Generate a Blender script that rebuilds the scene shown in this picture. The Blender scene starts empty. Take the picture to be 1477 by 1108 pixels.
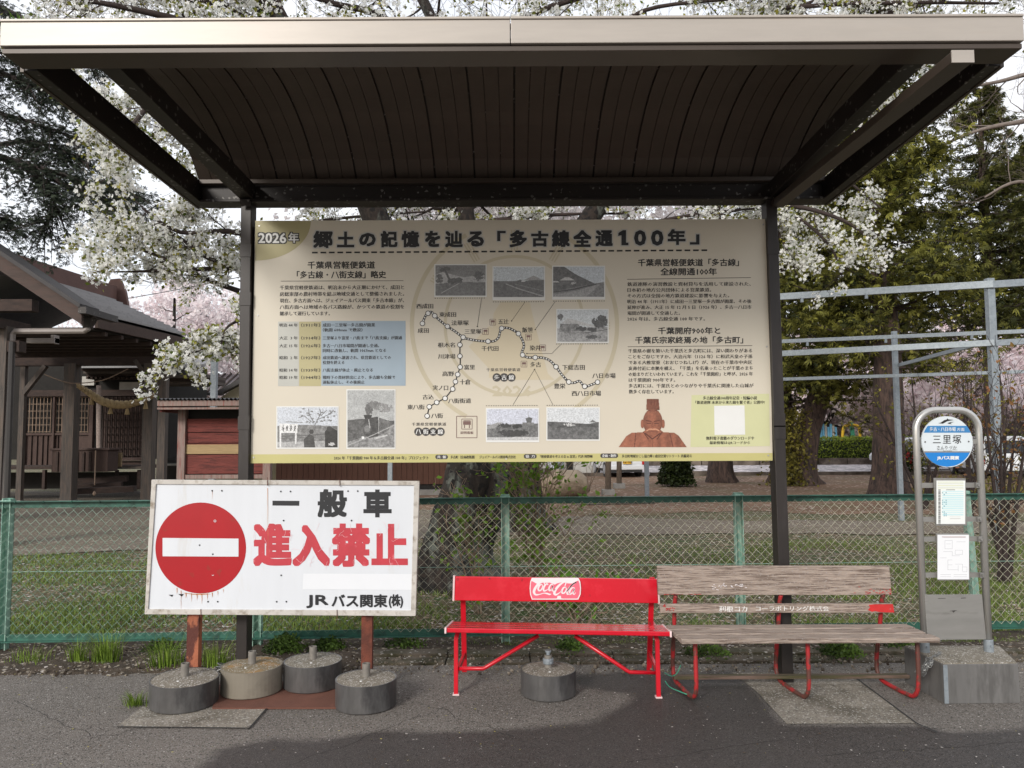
import bpy, math, random
import numpy as np
from mathutils import Vector, Matrix, noise as mnoise
rng = np.random.default_rng(7); random.seed(7)
S = bpy.context.scene; COL = S.collection
rad = math.radians
# ---------------------------------------------------------------- camera, sky, sun, exposure
F, CX, CY, CAMZ = 1110.0, 738.5, 554.0, 1.6
RM = Matrix.Rotation(rad(90+3.92), 3, 'X') @ Matrix.Rotation(rad(-0.3), 3, 'Z')
cam = bpy.data.cameras.new('camera'); camo = bpy.data.objects.new('camera', cam); COL.objects.link(camo)
cam.sensor_width = 36; cam.lens = 36*F/1477; cam.clip_end = 3000; cam.clip_start = 0.05
camo.matrix_world = Matrix.Translation((0, 0, CAMZ)) @ RM.to_4x4(); S.camera = camo
SUN_EL, SUN_AZ = rad(25), rad(208)      # azimuth clockwise from +Y (the view direction)
w = bpy.data.worlds.new('World'); S.world = w; w.use_nodes = True
nt = w.node_tree; nt.nodes.clear(); N = nt.nodes.new; Lk = nt.links.new
out = N('ShaderNodeOutputWorld'); bg = N('ShaderNodeBackground'); bg.inputs[1].default_value = 0.10
sky = N('ShaderNodeTexSky'); sky.sky_type = 'NISHITA'; sky.sun_disc = False
sky.sun_elevation = SUN_EL; sky.sun_rotation = SUN_AZ; sky.dust_density = 2.0
tc = N('ShaderNodeTexCoord'); mp = N('ShaderNodeMapping'); mp.inputs['Scale'].default_value = (1, 1, 2.6)
nz = N('ShaderNodeTexNoise'); nz.inputs['Scale'].default_value = 1.6; nz.inputs['Detail'].default_value = 6; nz.inputs['Roughness'].default_value = .55
cr = N('ShaderNodeValToRGB'); cr.color_ramp.elements[0].position = .30; cr.color_ramp.elements[1].position = .62
cr.color_ramp.elements[0].color = (.62, .62, .62, 1); cr.color_ramp.elements[1].color = (1, 1, 1, 1)
mx = N('ShaderNodeMixRGB'); mx.inputs[2].default_value = (5.5, 5.6, 5.85, 1)
Lk(tc.outputs['Generated'], mp.inputs[0]); Lk(mp.outputs[0], nz.inputs[0]); Lk(nz.outputs[0], cr.inputs[0])
Lk(cr.outputs[0], mx.inputs[0]); Lk(sky.outputs[0], mx.inputs[1]); Lk(mx.outputs[0], bg.inputs[0]); Lk(bg.outputs[0], out.inputs[0])
sl = bpy.data.lights.new('sun', 'SUN'); sl.energy = 1.25; sl.angle = rad(14); sl.color = (1, .965, .91)
so = bpy.data.objects.new('sun', sl); COL.objects.link(so)
sd = Vector((math.sin(SUN_AZ)*math.cos(SUN_EL), math.cos(SUN_AZ)*math.cos(SUN_EL), math.sin(SUN_EL)))
so.rotation_euler = sd.to_track_quat('Z', 'Y').to_euler()
S.view_settings.view_transform = 'Standard'; S.view_settings.look = 'None'; S.view_settings.exposure = 1.05; S.view_settings.gamma = 1
S.view_settings.use_curve_mapping = False
# ---------------------------------------------------------------- helpers
def ray(px, py): return RM @ Vector(((px-CX)/F, -(py-CY)/F, -1.0))
def at(px, py, Y):
    d = ray(px, py); t = Y/d.y; return Vector((d.x*t, Y, CAMZ+d.z*t))
def gr(px, py, z=0.0):
    d = ray(px, py); t = (z-CAMZ)/d.z; return Vector((d.x*t, d.y*t, z))
RMn = np.array(RM)
def atn(px, py, Y):
    px = np.asarray(px, float); py = np.asarray(py, float)
    c = np.stack([(px-CX)/F, -(py-CY)/F, -np.ones_like(px)], -1) @ RMn.T
    t = Y/c[..., 1]; p = c*t[..., None]; p[..., 2] += CAMZ; return p
def s(r, g, b, k=1.0):
    f = lambda c: ((c/255+.055)/1.055)**2.4 if c > 10 else c/255/12.92
    return (f(r)*k, f(g)*k, f(b)*k)
MATS = {}
def mat(name, col, rough=.7, metal=0., var=.15, vs=6., bump=0., bs=60., col2=None, amt=.5, c2s=3., soft=.08, stretch=None, attr=None, spec=.5, detail=6, coat=0, trans=0, emis=None, alpha=None, speck=None):
    if name in MATS: return MATS[name]
    m = bpy.data.materials.new(name); m.use_nodes = True; t = m.node_tree; b = t.nodes['Principled BSDF']; n = t.nodes.new; l = t.links.new
    b.inputs['Roughness'].default_value = rough; b.inputs['Metallic'].default_value = metal
    b.inputs['Specular IOR Level'].default_value = spec; b.inputs['Coat Weight'].default_value = coat
    b.inputs['Transmission Weight'].default_value = trans
    tcn = n('ShaderNodeTexCoord'); mpn = n('ShaderNodeMapping'); l(tcn.outputs['Object'], mpn.inputs[0])
    if stretch: mpn.inputs['Scale'].default_value = stretch
    nn = n('ShaderNodeTexNoise'); nn.inputs['Scale'].default_value = vs; nn.inputs['Detail'].default_value = detail; nn.inputs['Roughness'].default_value = .6; l(mpn.outputs[0], nn.inputs[0])
    mr = n('ShaderNodeMapRange'); mr.inputs[1].default_value = .3; mr.inputs[2].default_value = .7; mr.inputs[3].default_value = 1-var; mr.inputs[4].default_value = 1+var; l(nn.outputs[0], mr.inputs[0])
    mul = n('ShaderNodeVectorMath'); mul.operation = 'SCALE'
    if attr:
        an = n('ShaderNodeAttribute'); an.attribute_name = attr; l(an.outputs['Color'], mul.inputs[0])
    else: mul.inputs[0].default_value = col[:3]
    l(mr.outputs[0], mul.inputs['Scale']); cur = mul.outputs[0]
    def layer(cur, c2, am, sc, sf, st=None, vor=False):
        if vor:
            n2 = n('ShaderNodeTexVoronoi'); n2.inputs['Scale'].default_value = sc; o2 = n2.outputs['Color']
            sp = n('ShaderNodeSeparateColor'); l(o2, sp.inputs[0]); o2 = sp.outputs[0]; l(tcn.outputs['Object'], n2.inputs[0])
        else:
            n2 = n('ShaderNodeTexNoise'); n2.inputs['Scale'].default_value = sc; n2.inputs['Detail'].default_value = 8; n2.inputs['Roughness'].default_value = .65; o2 = n2.outputs[0]
            if st:
                m2 = n('ShaderNodeMapping'); m2.inputs['Scale'].default_value = st; l(tcn.outputs['Object'], m2.inputs[0]); l(m2.outputs[0], n2.inputs[0])
            else: l(mpn.outputs[0], n2.inputs[0])
        r2 = n('ShaderNodeMapRange'); th = 1-am if vor else .5+(.5-am)*.6
        r2.inputs[1].default_value = th-sf; r2.inputs[2].default_value = th+sf; l(o2, r2.inputs[0])
        mi = n('ShaderNodeMixRGB'); l(r2.outputs[0], mi.inputs[0]); l(cur, mi.inputs[1]); mi.inputs[2].default_value = (*c2, 1); return mi.outputs[0]
    if col2: cur = layer(cur, col2, amt, c2s, soft)
    for L in (speck or []): cur = layer(cur, L[0], L[1], L[2], L[3] if len(L) > 3 else .03, None, True)
    l(cur, b.inputs['Base Color'])
    if bump:
        bn = n('ShaderNodeTexNoise'); bn.inputs['Scale'].default_value = bs; bn.inputs['Detail'].default_value = 5; l(mpn.outputs[0], bn.inputs[0])
        bu = n('ShaderNodeBump'); bu.inputs['Strength'].default_value = min(1, bump); bu.inputs['Distance'].default_value = .01; l(bn.outputs[0], bu.inputs['Height']); l(bu.outputs[0], b.inputs['Normal'])
    if emis: b.inputs['Emission Color'].default_value = (*emis, 1); b.inputs['Emission Strength'].default_value = 1
    MATS[name] = m; return m
class MB:
    def __init__(self): self.v = []; self.n = 0; self.f = []; self.c = []
    def add(self, v, f, c=None):
        v = np.asarray(v, float).reshape(-1, 3); self.v.append(v)
        nv = len(v)
        if isinstance(f, np.ndarray): self.f.append(f+self.n)
        else: self.f.append([tuple(i+self.n for i in q) for q in f])
        if c is not None: self.c.append(np.broadcast_to(np.asarray(c, float), (nv, 3)))
        else: self.c.append(np.ones((nv, 3))*.5)
        self.n += nv; return self
    def box(self, x0, x1, y0, y1, z0, z1, c=None):
        v = [(x, y, z) for x in (x0, x1) for y in (y0, y1) for z in (z0, z1)]
        return self.add(v, [(0, 1, 3, 2), (4, 6, 7, 5), (0, 4, 5, 1), (2, 3, 7, 6), (0, 2, 6, 4), (1, 5, 7, 3)], c)
    def hexa(self, a, b, c=None):   # a, b: matching quads (4 points each)
        return self.add(list(a)+list(b), [(3, 2, 1, 0), (4, 5, 6, 7), (0, 1, 5, 4), (1, 2, 6, 5), (2, 3, 7, 6), (3, 0, 4, 7)], c)
    def bar(self, a, b, wd, ht, up=(0, 0, 1), c=None):
        a = Vector(a); b = Vector(b); d = (b-a).normalized(); u = Vector(up)
        sx = d.cross(u)
        if sx.length < 1e-4: sx = d.cross(Vector((0, 1, 0)))
        sx.normalize(); uu = sx.cross(d); sx *= wd/2; uu *= ht/2
        return self.hexa([a-sx-uu, a+sx-uu, a+sx+uu, a-sx+uu], [b-sx-uu, b+sx-uu, b+sx+uu, b-sx+uu], c)
    def tube(self, pts, r, n=8, cap=True, c=None, flat=1.0):
        P = [Vector(p) for p in pts]; k = len(P); R = r if hasattr(r, '__len__') else [r]*k
        t0 = (P[1]-P[0]).normalized(); u = t0.orthogonal().normalized(); V = []
        for i in range(k):
            t = (P[min(i+1, k-1)]-P[max(i-1, 0)])
            if t.length < 1e-9: t = t0.copy()
            t.normalize(); u = (u-t*u.dot(t)).normalized(); w_ = t.cross(u)
            for j in range(n):
                a = 2*math.pi*j/n; V.append(P[i]+(u*math.cos(a)+w_*math.sin(a)*flat)*R[i])
        fs = [(i*n+j, i*n+(j+1) % n, (i+1)*n+(j+1) % n, (i+1)*n+j) for i in range(k-1) for j in range(n)]
        if cap: fs += [tuple(range(n))[::-1], tuple((k-1)*n+j for j in range(n))]
        return self.add(V, fs, c)
    def lathe(self, cx, cy, prof, n=32, c=None):
        V = [(cx+r*math.cos(2*math.pi*j/n), cy+r*math.sin(2*math.pi*j/n), z) for r, z in prof for j in range(n)]; k = len(prof)
        fs = [(i*n+j, i*n+(j+1) % n, (i+1)*n+(j+1) % n, (i+1)*n+j) for i in range(k-1) for j in range(n)]
        fs += [tuple(range(n))[::-1], tuple((k-1)*n+j for j in range(n))]
        return self.add(V, fs, c)
    def slab(self, pts, off, c=None):  # polygon pts extruded by vector off
        P = [Vector(p) for p in pts]; n = len(P); o = Vector(off); V = P+[p+o for p in P]
        return self.add(V, [tuple(range(n)), tuple(range(2*n-1, n-1, -1))]+[(i, i+n, (i+1) % n+n, (i+1) % n) for i in range(n)], c)
    def sheet(self, pts, c=None): return self.add(pts, [tuple(range(len(pts)))], c)
def mesh_from(mb, name, org, m, colors=False, smooth=False):
    me = bpy.data.meshes.new(name); v = np.concatenate(mb.v)-np.array(org)
    loops = []; tot = []
    for f in mb.f:
        if isinstance(f, np.ndarray):
            if len(f): loops.append(f.ravel()); tot.append(np.full(len(f), f.shape[1]))
        elif f:
            loops.append(np.fromiter((i for q in f for i in q), int)); tot.append(np.fromiter((len(q) for q in f), int))
    loops = np.concatenate(loops); tot = np.concatenate(tot)
    me.vertices.add(len(v)); me.vertices.foreach_set('co', v.astype(np.float32).ravel())
    me.loops.add(len(loops)); me.loops.foreach_set('vertex_index', loops.astype(np.int32))
    me.polygons.add(len(tot)); st = np.concatenate([[0], np.cumsum(tot)[:-1]])
    me.polygons.foreach_set('loop_start', st.astype(np.int32))
    me.polygons.foreach_set('use_smooth', np.full(len(tot), bool(smooth)))
    if colors:
        ca = me.color_attributes.new('col', 'FLOAT_COLOR', 'POINT'); cc = np.concatenate(mb.c); ca.data.foreach_set('color', np.concatenate([cc, np.ones((len(cc), 1))], 1).astype(np.float32).ravel())
    me.update(calc_edges=True); me.validate()
    if m: me.materials.append(m)
    return me
def tag(o, label=None, cat=None, group=None, kind=None):
    if label: o['label'] = label
    if cat: o['category'] = cat
    if group: o['group'] = group
    if kind: o['kind'] = kind
    return o
def thing(name, loc, label, cat, group=None):
    o = bpy.data.objects.new(name, None); COL.objects.link(o); o.location = loc; o.empty_display_size = .1; return tag(o, label, cat, group)
def rootloc(o):
    l = Vector(o.location)
    while o.parent: o = o.parent; l += o.location
    return l
def build(name, mb, m, parent=None, label=None, cat=None, group=None, kind=None, colors=False, smooth=False, bevel=0, org=None):
    if parent is not None: g = rootloc(parent)
    elif org is not None: g = Vector(org)
    else:
        vv = np.concatenate(mb.v); g = Vector(((vv[:, 0].min()+vv[:, 0].max())/2, (vv[:, 1].min()+vv[:, 1].max())/2, vv[:, 2].min()))
        if kind == 'structure': g = Vector((0, 0, 0))
    me = mesh_from(mb, name, g, m, colors, smooth); o = bpy.data.objects.new(name, me); COL.objects.link(o)
    if parent is not None: o.parent = parent
    else: o.location = g
    if bevel:
        b = o.modifiers.new('bevel', 'BEVEL'); b.width = bevel; b.segments = 2; b.limit_method = 'ANGLE'
    if smooth and not bevel:
        pass
    return tag(o, label, cat, group, kind)
def copy_tree(o, parent=None):
    c = o.copy(); COL.objects.link(c); c.parent = parent
    for ch in o.children: copy_tree(ch, c)
    return c
# --- flat print helpers: everything in photograph pixels on the plane Y = const (real size follows)
def catmull(P, k=6, closed=False):
    P = [np.array(p, float) for p in P]; n = len(P); o = []
    for i in range(n if closed else n-1):
        p0 = P[(i-1) % n] if closed or i > 0 else P[0]; p1 = P[i]; p2 = P[(i+1) % n]; p3 = P[(i+2) % n] if closed or i+2 < n else P[-1]
        for j in range(k):
            t = j/k; o.append(.5*((2*p1)+(-p0+p2)*t+(2*p0-5*p1+4*p2-p3)*t*t+(-p0+3*p1-3*p2+p3)*t**3))
    if not closed: o.append(P[-1])
    return o
class Print(MB):
    def __init__(self, Y): super().__init__(); self.Y = Y
    def poly(self, pts, c=None): p = np.array(pts, float); return self.add(atn(p[:, 0], p[:, 1], self.Y), [tuple(range(len(p)))], c)
    def rect(self, x0, y0, x1, y1, c=None): return self.poly([(x0, y1), (x1, y1), (x1, y0), (x0, y0)], c)
    def disc(self, x, y, r, c=None, ry=None, n=28): return self.poly([(x+r*math.cos(a*2*math.pi/n), y-(ry or r)*math.sin(a*2*math.pi/n)) for a in range(n)], c)
    def ring(self, x, y, r, wd, c=None, a0=0, a1=360, n=60, ry=None):
        A = [rad(a0+(a1-a0)*i/n) for i in range(n+1)]; k = (ry or r)/r
        return self.stroke([(x+r*math.cos(a), y-r*k*math.sin(a)) for a in A], wd, c)
    def stroke(self, pts, wd, c=None):
        P = np.array(pts, float); n = len(P); W = np.array(wd, float)*np.ones(n)
        T = np.gradient(P, axis=0); T /= (np.linalg.norm(T, axis=1)[:, None]+1e-9); Nn = np.stack([-T[:, 1], T[:, 0]], 1)
        A = P+Nn*W[:, None]/2; B = P-Nn*W[:, None]/2; q = np.concatenate([A, B])
        f = np.array([(i, i+1, n+i+1, n+i) for i in range(n-1)]); return self.add(atn(q[:, 0], q[:, 1], self.Y), f, c)
    def dash(self, x0, y0, x1, y1, n, wd, fill=.6, c=None):
        for i in range(n):
            a = (i+.0)/n; b = (i+fill)/n; self.stroke([(x0+(x1-x0)*a, y0+(y1-y0)*a), (x0+(x1-x0)*b, y0+(y1-y0)*b)], wd, c)
    def text(self, st, x0, y0, x1, y1, bold=0., c=None, res=1, sp=1.0, slope=0., rpx=None):
        cu = bpy.data.curves.new('t', 'FONT'); cu.body = st; cu.resolution_u = res; cu.space_character = sp
        o = bpy.data.objects.new('t', cu); COL.objects.link(o); dg = bpy.context.evaluated_depsgraph_get()
        me = bpy.data.meshes.new_from_object(o.evaluated_get(dg)); n = len(me.vertices); v = np.zeros(n*3); me.vertices.foreach_get('co', v); v = v.reshape(-1, 3)
        f = [tuple(p.vertices) for p in me.polygons]; bpy.data.objects.remove(o); bpy.data.curves.remove(cu); bpy.data.meshes.remove(me)
        if n == 0: return self
        R_ = bold*(y1-y0) if rpx is None else rpx
        a = v.min(0); b = v.max(0); x = x0+R_+(v[:, 0]-a[0])/(b[0]-a[0])*(x1-x0-2*R_); y = y1-R_-(v[:, 1]-a[1])/max(1e-6, b[1]-a[1])*(y1-y0-2*R_)
        y = y+slope*(x-x0); self.add(atn(x, y, self.Y), f, c)
        k = 0 if R_ < .05 else 2 if R_ < .3 else 6 if R_ < .9 else 16   # heavier weight: the same strokes repeated round a small circle
        for i in range(k):
            an = 2*math.pi*i/k; q_ = 1/max(abs(math.cos(an)), abs(math.sin(an))) if R_ >= .9 else 1; self.add(atn(x+R_*.93*q_*math.cos(an), y+R_*.93*q_*math.sin(an), self.Y+.00002*(i+1)), f, c)
        return self
def fbm(h, w_, sc, seed=0, o=3):
    r = np.random.default_rng(seed); a = np.zeros((h, w_)); amp = 1; tot = 0
    for i in range(o):
        gh, gw = max(2, int(h/sc)+2), max(2, int(w_/sc)+2); g = r.random((gh, gw))
        yi = np.linspace(0, gh-1.001, h); xi = np.linspace(0, gw-1.001, w_); y0 = yi.astype(int); x0 = xi.astype(int); fy = (yi-y0)[:, None]; fx = (xi-x0)[None]
        a += amp*((g[y0][:, x0]*(1-fx)+g[y0][:, x0+1]*fx)*(1-fy)+(g[y0+1][:, x0]*(1-fx)+g[y0+1][:, x0+1]*fx)*fy); tot += amp; amp *= .6; sc = max(1, sc/2)
    return a/tot
class Paint:
    def __init__(self, wpx, hpx, k=2, base=.5): self.k = k; self.h = int(hpx*k); self.w = int(wpx*k); self.a = np.ones((self.h, self.w, 3))*np.array(base); self.yy, self.xx = np.mgrid[0:self.h, 0:self.w]/k
    def poly(self, pts, c, tex=0, seed=1):
        m = np.zeros((self.h, self.w), bool); n = len(pts)
        for i in range(n):
            x1, y1 = pts[i]; x2, y2 = pts[(i+1) % n]
            if y1 == y2: continue
            cond = ((y1 > self.yy) != (y2 > self.yy)) & (self.xx < (x2-x1)*(self.yy-y1)/(y2-y1)+x1); m ^= cond
        return self.put(m, c, tex, seed)
    def put(self, m, c, tex=0, seed=1):
        v = np.array(c, float)*np.ones(3)
        if tex: self.a[m] = (v*(1+tex*(fbm(self.h, self.w, 3*self.k, seed)-.5)[..., None]*3))[m]
        else: self.a[m] = v
        return self
    def ell(self, x, y, rx, ry, c, tex=0, seed=1): return self.put(((self.xx-x)/rx)**2+((self.yy-y)/ry)**2 < 1, c, tex, seed)
    def blob(self, x, y, rx, ry, c, seed=1, th=.5, sc=2.5):
        d = 1-(((self.xx-x)/rx)**2+((self.yy-y)/ry)**2); return self.put((d+(fbm(self.h, self.w, sc*self.k, seed)-.5)*2.2 > th), c, .3, seed+5)
    def line(self, pts, wd, c):
        for (x1, y1), (x2, y2) in zip(pts[:-1], pts[1:]):
            dx, dy = x2-x1, y2-y1; L = dx*dx+dy*dy+1e-9; t = np.clip(((self.xx-x1)*dx+(self.yy-y1)*dy)/L, 0, 1)
            self.put(np.hypot(self.xx-x1-t*dx, self.yy-y1-t*dy) < wd/2, c)
        return self
    def grain(self, k, seed=3): self.a *= (1+k*(np.random.default_rng(seed).random((self.h, self.w, 1))-.5)); return self
def grid_print(name, x0, y0, x1, y1, Y, img, parent, m, mask=None, border=None):
    h, w_ = img.shape[:2]; xs = np.linspace(x0, x1, w_+1); ys = np.linspace(y0, y1, h+1)
    # every cell has its own four corners so the print stays crisp
    X0, Y0 = np.meshgrid(xs[:-1], ys[:-1]); X1, Y1 = np.meshgrid(xs[1:], ys[1:])
    q = np.stack([np.stack([X0, Y1], -1), np.stack([X1, Y1], -1), np.stack([X1, Y0], -1), np.stack([X0, Y0], -1)], 2).reshape(-1, 4, 2)
    c = np.repeat(img.reshape(-1, 3), 4, 0)
    if mask is not None: k = mask.reshape(-1); q = q[k]; c = np.repeat(img.reshape(-1, 3)[k], 4, 0)
    q = q.reshape(-1, 2); b = MB(); b.add(atn(q[:, 0], q[:, 1], Y), np.arange(len(q)).reshape(-1, 4), None); b.c[-1] = np.clip(c, 0, 1)
    return build(name, b, m, parent, colors=True)
# instanced template scatter -> one real mesh
def scatter(tv, tf, pos, rotm, sc, cols=None, tcol=None):
    n = len(pos); k = len(tv); sc = np.asarray(sc, float)
    v = np.einsum('nij,kj->nki', rotm, tv)*(sc[:, None, None] if sc.ndim == 1 else sc[:, None, :])+pos[:, None, :]
    f = (tf[None]+(np.arange(n)*k)[:, None, None]).reshape(-1, tf.shape[1])
    c = None
    if cols is not None: c = np.repeat(cols[:, None, :], k, 1)
    if tcol is not None: c = (c if c is not None else 1)*tcol[None]
    return v.reshape(-1, 3), f, (c.reshape(-1, 3) if c is not None else None)
def rand_rot(n, r=rng, tilt=None):
    q = r.normal(size=(n, 4)); q /= np.linalg.norm(q, axis=1)[:, None]; w_, x, y, z = q.T
    return np.stack([np.stack([1-2*(y*y+z*z), 2*(x*y-z*w_), 2*(x*z+y*w_)], -1), np.stack([2*(x*y+z*w_), 1-2*(x*x+z*z), 2*(y*z-x*w_)], -1), np.stack([2*(x*z-y*w_), 2*(y*z+x*w_), 1-2*(x*x+y*y)], -1)], 1)
def basis(d, r=rng, roll=None):   # rotation matrices whose +Y axis is d, near-flat with random roll
    d = d/np.linalg.norm(d, axis=1)[:, None]; up = np.tile([0, 0, 1.], (len(d), 1))+r.normal(size=(len(d), 3))*(.5 if roll is None else roll)
    x = np.cross(d, up); x /= np.linalg.norm(x, axis=1)[:, None]+1e-9; z = np.cross(x, d); return np.stack([x, d, z], -1)
# ---------------------------------------------------------------- materials
m_asph = None
def asphalt_material():
    m = mat('asphalt', s(118, 111, 104, .88), rough=.88, var=.18, vs=.9, bump=.9, bs=140,
            speck=[((.30, .28, .26), .11, 170, .05), ((.04, .035, .03), .14, 150, .08)])
    t = m.node_tree; b = t.nodes['Principled BSDF']; n = t.nodes.new; l = t.links.new
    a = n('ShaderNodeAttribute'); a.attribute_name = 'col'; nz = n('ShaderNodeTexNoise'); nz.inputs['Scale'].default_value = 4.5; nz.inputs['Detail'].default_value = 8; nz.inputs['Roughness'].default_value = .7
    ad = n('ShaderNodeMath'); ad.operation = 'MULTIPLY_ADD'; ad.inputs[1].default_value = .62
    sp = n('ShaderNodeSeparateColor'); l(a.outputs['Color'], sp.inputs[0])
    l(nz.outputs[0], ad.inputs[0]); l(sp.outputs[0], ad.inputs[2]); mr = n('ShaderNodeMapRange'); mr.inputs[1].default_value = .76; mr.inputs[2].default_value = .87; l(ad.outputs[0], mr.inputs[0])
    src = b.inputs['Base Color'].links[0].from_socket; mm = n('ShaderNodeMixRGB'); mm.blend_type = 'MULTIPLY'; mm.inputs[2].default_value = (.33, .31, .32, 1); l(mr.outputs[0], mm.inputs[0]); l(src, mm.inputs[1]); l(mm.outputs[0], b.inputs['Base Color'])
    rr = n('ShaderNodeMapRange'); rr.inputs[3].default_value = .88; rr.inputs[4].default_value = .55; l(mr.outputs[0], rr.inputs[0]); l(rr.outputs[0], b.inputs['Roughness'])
    return m
m_asph = asphalt_material()
m_vcol = mat('printed_photo', (1, 1, 1), rough=.35, var=0, attr='col')
m_conc = mat('concrete', s(142, 134, 122, .85), rough=.9, var=.2, vs=5, bump=.5, bs=120, col2=s(95, 88, 76), amt=.42, c2s=3, speck=[((.42, .40, .36), .12, 130, .05), ((.10, .09, .08), .08, 120, .05)])
m_soil = mat('soil', s(84, 70, 56, .8), rough=.95, var=.35, vs=3, bump=1, bs=60, col2=s(60, 50, 38, .8), amt=.5, c2s=12, speck=[((.30, .26, .20), .05, 45, .02), ((.40, .36, .33), .025, 60, .01)])
m_lawn = mat('lawn_ground', s(96, 92, 62, .75), rough=.95, var=.3, vs=.6, bump=1, bs=40, col2=s(104, 86, 66, .8), amt=.47, c2s=.55, soft=.12, speck=[(s(168, 150, 122, .8), .09, 28, .03), (s(64, 84, 34, .8), .25, 16, .05), ((.45, .40, .38), .02, 34, .01)])
m_dirt = mat('bare_brown_soil', s(124, 96, 74, .85), rough=.95, var=.25, vs=.5, bump=.8, bs=30, col2=s(100, 96, 60, .8), amt=.33, c2s=.35, soft=.1, speck=[(s(200, 180, 165, .8), .06, 14, .02)])
m_path = mat('grey_path', s(118, 106, 92, .85), rough=.9, var=.2, vs=.8, bump=.6, bs=60, col2=s(96, 88, 72), amt=.4, c2s=.8, speck=[(s(176, 166, 150), .06, 40, .02)])
m_road = mat('petal_strewn_road', s(150, 145, 146, .9), rough=.9, var=.15, vs=.6, speck=[(s(215, 205, 205), .3, 5, .1)])
m_cream = mat('cream_aluminium', s(208, 198, 187, .60), rough=.42, metal=.15, var=.05, vs=3, stretch=(1, 8, 8), col2=s(170, 158, 145), amt=.2, c2s=2)
m_bronze = mat('bronze_aluminium', s(88, 76, 66, .6), rough=.45, metal=.2, var=.12, vs=3)
m_dbronze = mat('dark_bronze_aluminium', s(52, 44, 40, .5), rough=.5, metal=.2, var=.15, vs=4, speck=[((.16, .15, .14), .03, 70, .01)])
m_deck = mat('dark_brown_roof_sheet', s(80, 69, 60, .95), rough=.6, metal=.1, var=.2, vs=3, stretch=(1, .5, 1))
m_post = mat('charcoal_post', s(62, 55, 52, .5), rough=.45, metal=.15, var=.18, vs=5, col2=s(76, 70, 68, .55), amt=.3, c2s=3, stretch=(3, 3, .6))
# ---------------------------------------------------------------- ground, sheets 4 mm apart
def sheet(name, pts, m, z, kind='structure', parent=None, label=None):
    b = MB(); P = [Vector((p[0], p[1], z)) for p in pts]
    if sum(P[i].x*P[(i+1) % len(P)].y-P[(i+1) % len(P)].x*P[i].y for i in range(len(P))) < 0: P = P[::-1]
    b.sheet(P); return build(name, b, m, parent, kind=kind if parent is None else None, label=label)
def ragged(pts, step=.35, amp=.16, sd=0.):
    o = []; n = len(pts)
    for i in range(n):
        (x0, y0), (x1, y1) = pts[i], pts[(i+1) % n]; L = math.hypot(x1-x0, y1-y0); k = min(120, max(1, int(L/step)))
        for j in range(k): x, y = x0+(x1-x0)*j/k, y0+(y1-y0)*j/k; o.append((x+amp*mnoise.noise(Vector((x*1.1, y*1.1, sd)))+amp*.6*mnoise.noise(Vector((x*4, y*4, sd+5))), y+amp*2*mnoise.noise(Vector((x*.9, y*.9, sd+9)))+amp*.8*mnoise.noise(Vector((x*4, y*4, sd+2)))))
    return o
def px_sheet(name, pts, m, z): return sheet(name, [gr(x, y, z) for x, y in pts], m, z)
sheet('ground', [(-600, -200), (600, -200), (600, 1200), (-600, 1200)], m_lawn, -.030)
b = MB(); nx, ny = 340, 130; X = np.linspace(-8.5, 8.5, nx); Y = np.linspace(-.6, 5.53, ny); XX, YY = np.meshgrid(X, Y)
edge = np.where(X > -1.1, 5.53, 5.37)+.04*(X < -1.1)*np.array([mnoise.noise(Vector((x*2.2, 3, 0)))+.5*mnoise.noise(Vector((x*9, 7, 0))) for x in X]); YY = np.minimum(YY, edge)
# dark patch outline in photograph pixels, laid down on the ground
dark_patch = [(280, 1112), (318, 1080), (395, 1064), (470, 1066), (540, 1056), (620, 1055), (700, 1052), (780, 1048), (860, 1042), (902, 1020), (918, 1000), (870, 998), (835, 990), (800, 975), (955, 958), (960, 970), (1060, 965), (1088, 996), (1132, 1043), (1330, 1046), (1370, 1056), (1430, 1056), (1500, 1048), (1500, 1300), (100, 1300), (200, 1160)]  # the part under the red bench is shade painted into the asphalt colour
D = np.array([gr(x, y)[:2] for x, y in dark_patch]); ins = np.zeros(XX.shape, bool); dist = np.full(XX.shape, 9.)
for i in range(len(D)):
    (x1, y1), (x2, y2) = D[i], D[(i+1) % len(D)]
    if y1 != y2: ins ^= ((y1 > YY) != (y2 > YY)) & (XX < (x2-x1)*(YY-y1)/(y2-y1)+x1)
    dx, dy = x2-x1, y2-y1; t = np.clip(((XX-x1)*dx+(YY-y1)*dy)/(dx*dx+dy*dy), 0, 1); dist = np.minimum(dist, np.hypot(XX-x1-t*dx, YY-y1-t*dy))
dark_mask = np.clip(.5+np.where(ins, dist, -dist)/.7, 0, 1)
zz = np.where(np.abs(XX) > 0, .004*np.sin(XX*1.3)*np.sin(YY*1.7), 0)*0
i0 = (np.arange(ny-1)[:, None]*nx+np.arange(nx-1)[None]).ravel(); f = np.stack([i0, i0+1, i0+nx+1, i0+nx], 1)
b.add(np.stack([XX, YY, zz], -1), f, None); b.c[-1] = np.repeat(dark_mask.reshape(-1, 1), 3, 1)
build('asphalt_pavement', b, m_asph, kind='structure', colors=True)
b = MB(); b.sheet([(-60, -60, -.004), (60, -60, -.004), (60, 5.3, -.004), (-60, 5.3, -.004)], (0, 0, 0)); build('asphalt_road', b, m_asph, kind='structure', colors=True)
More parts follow.
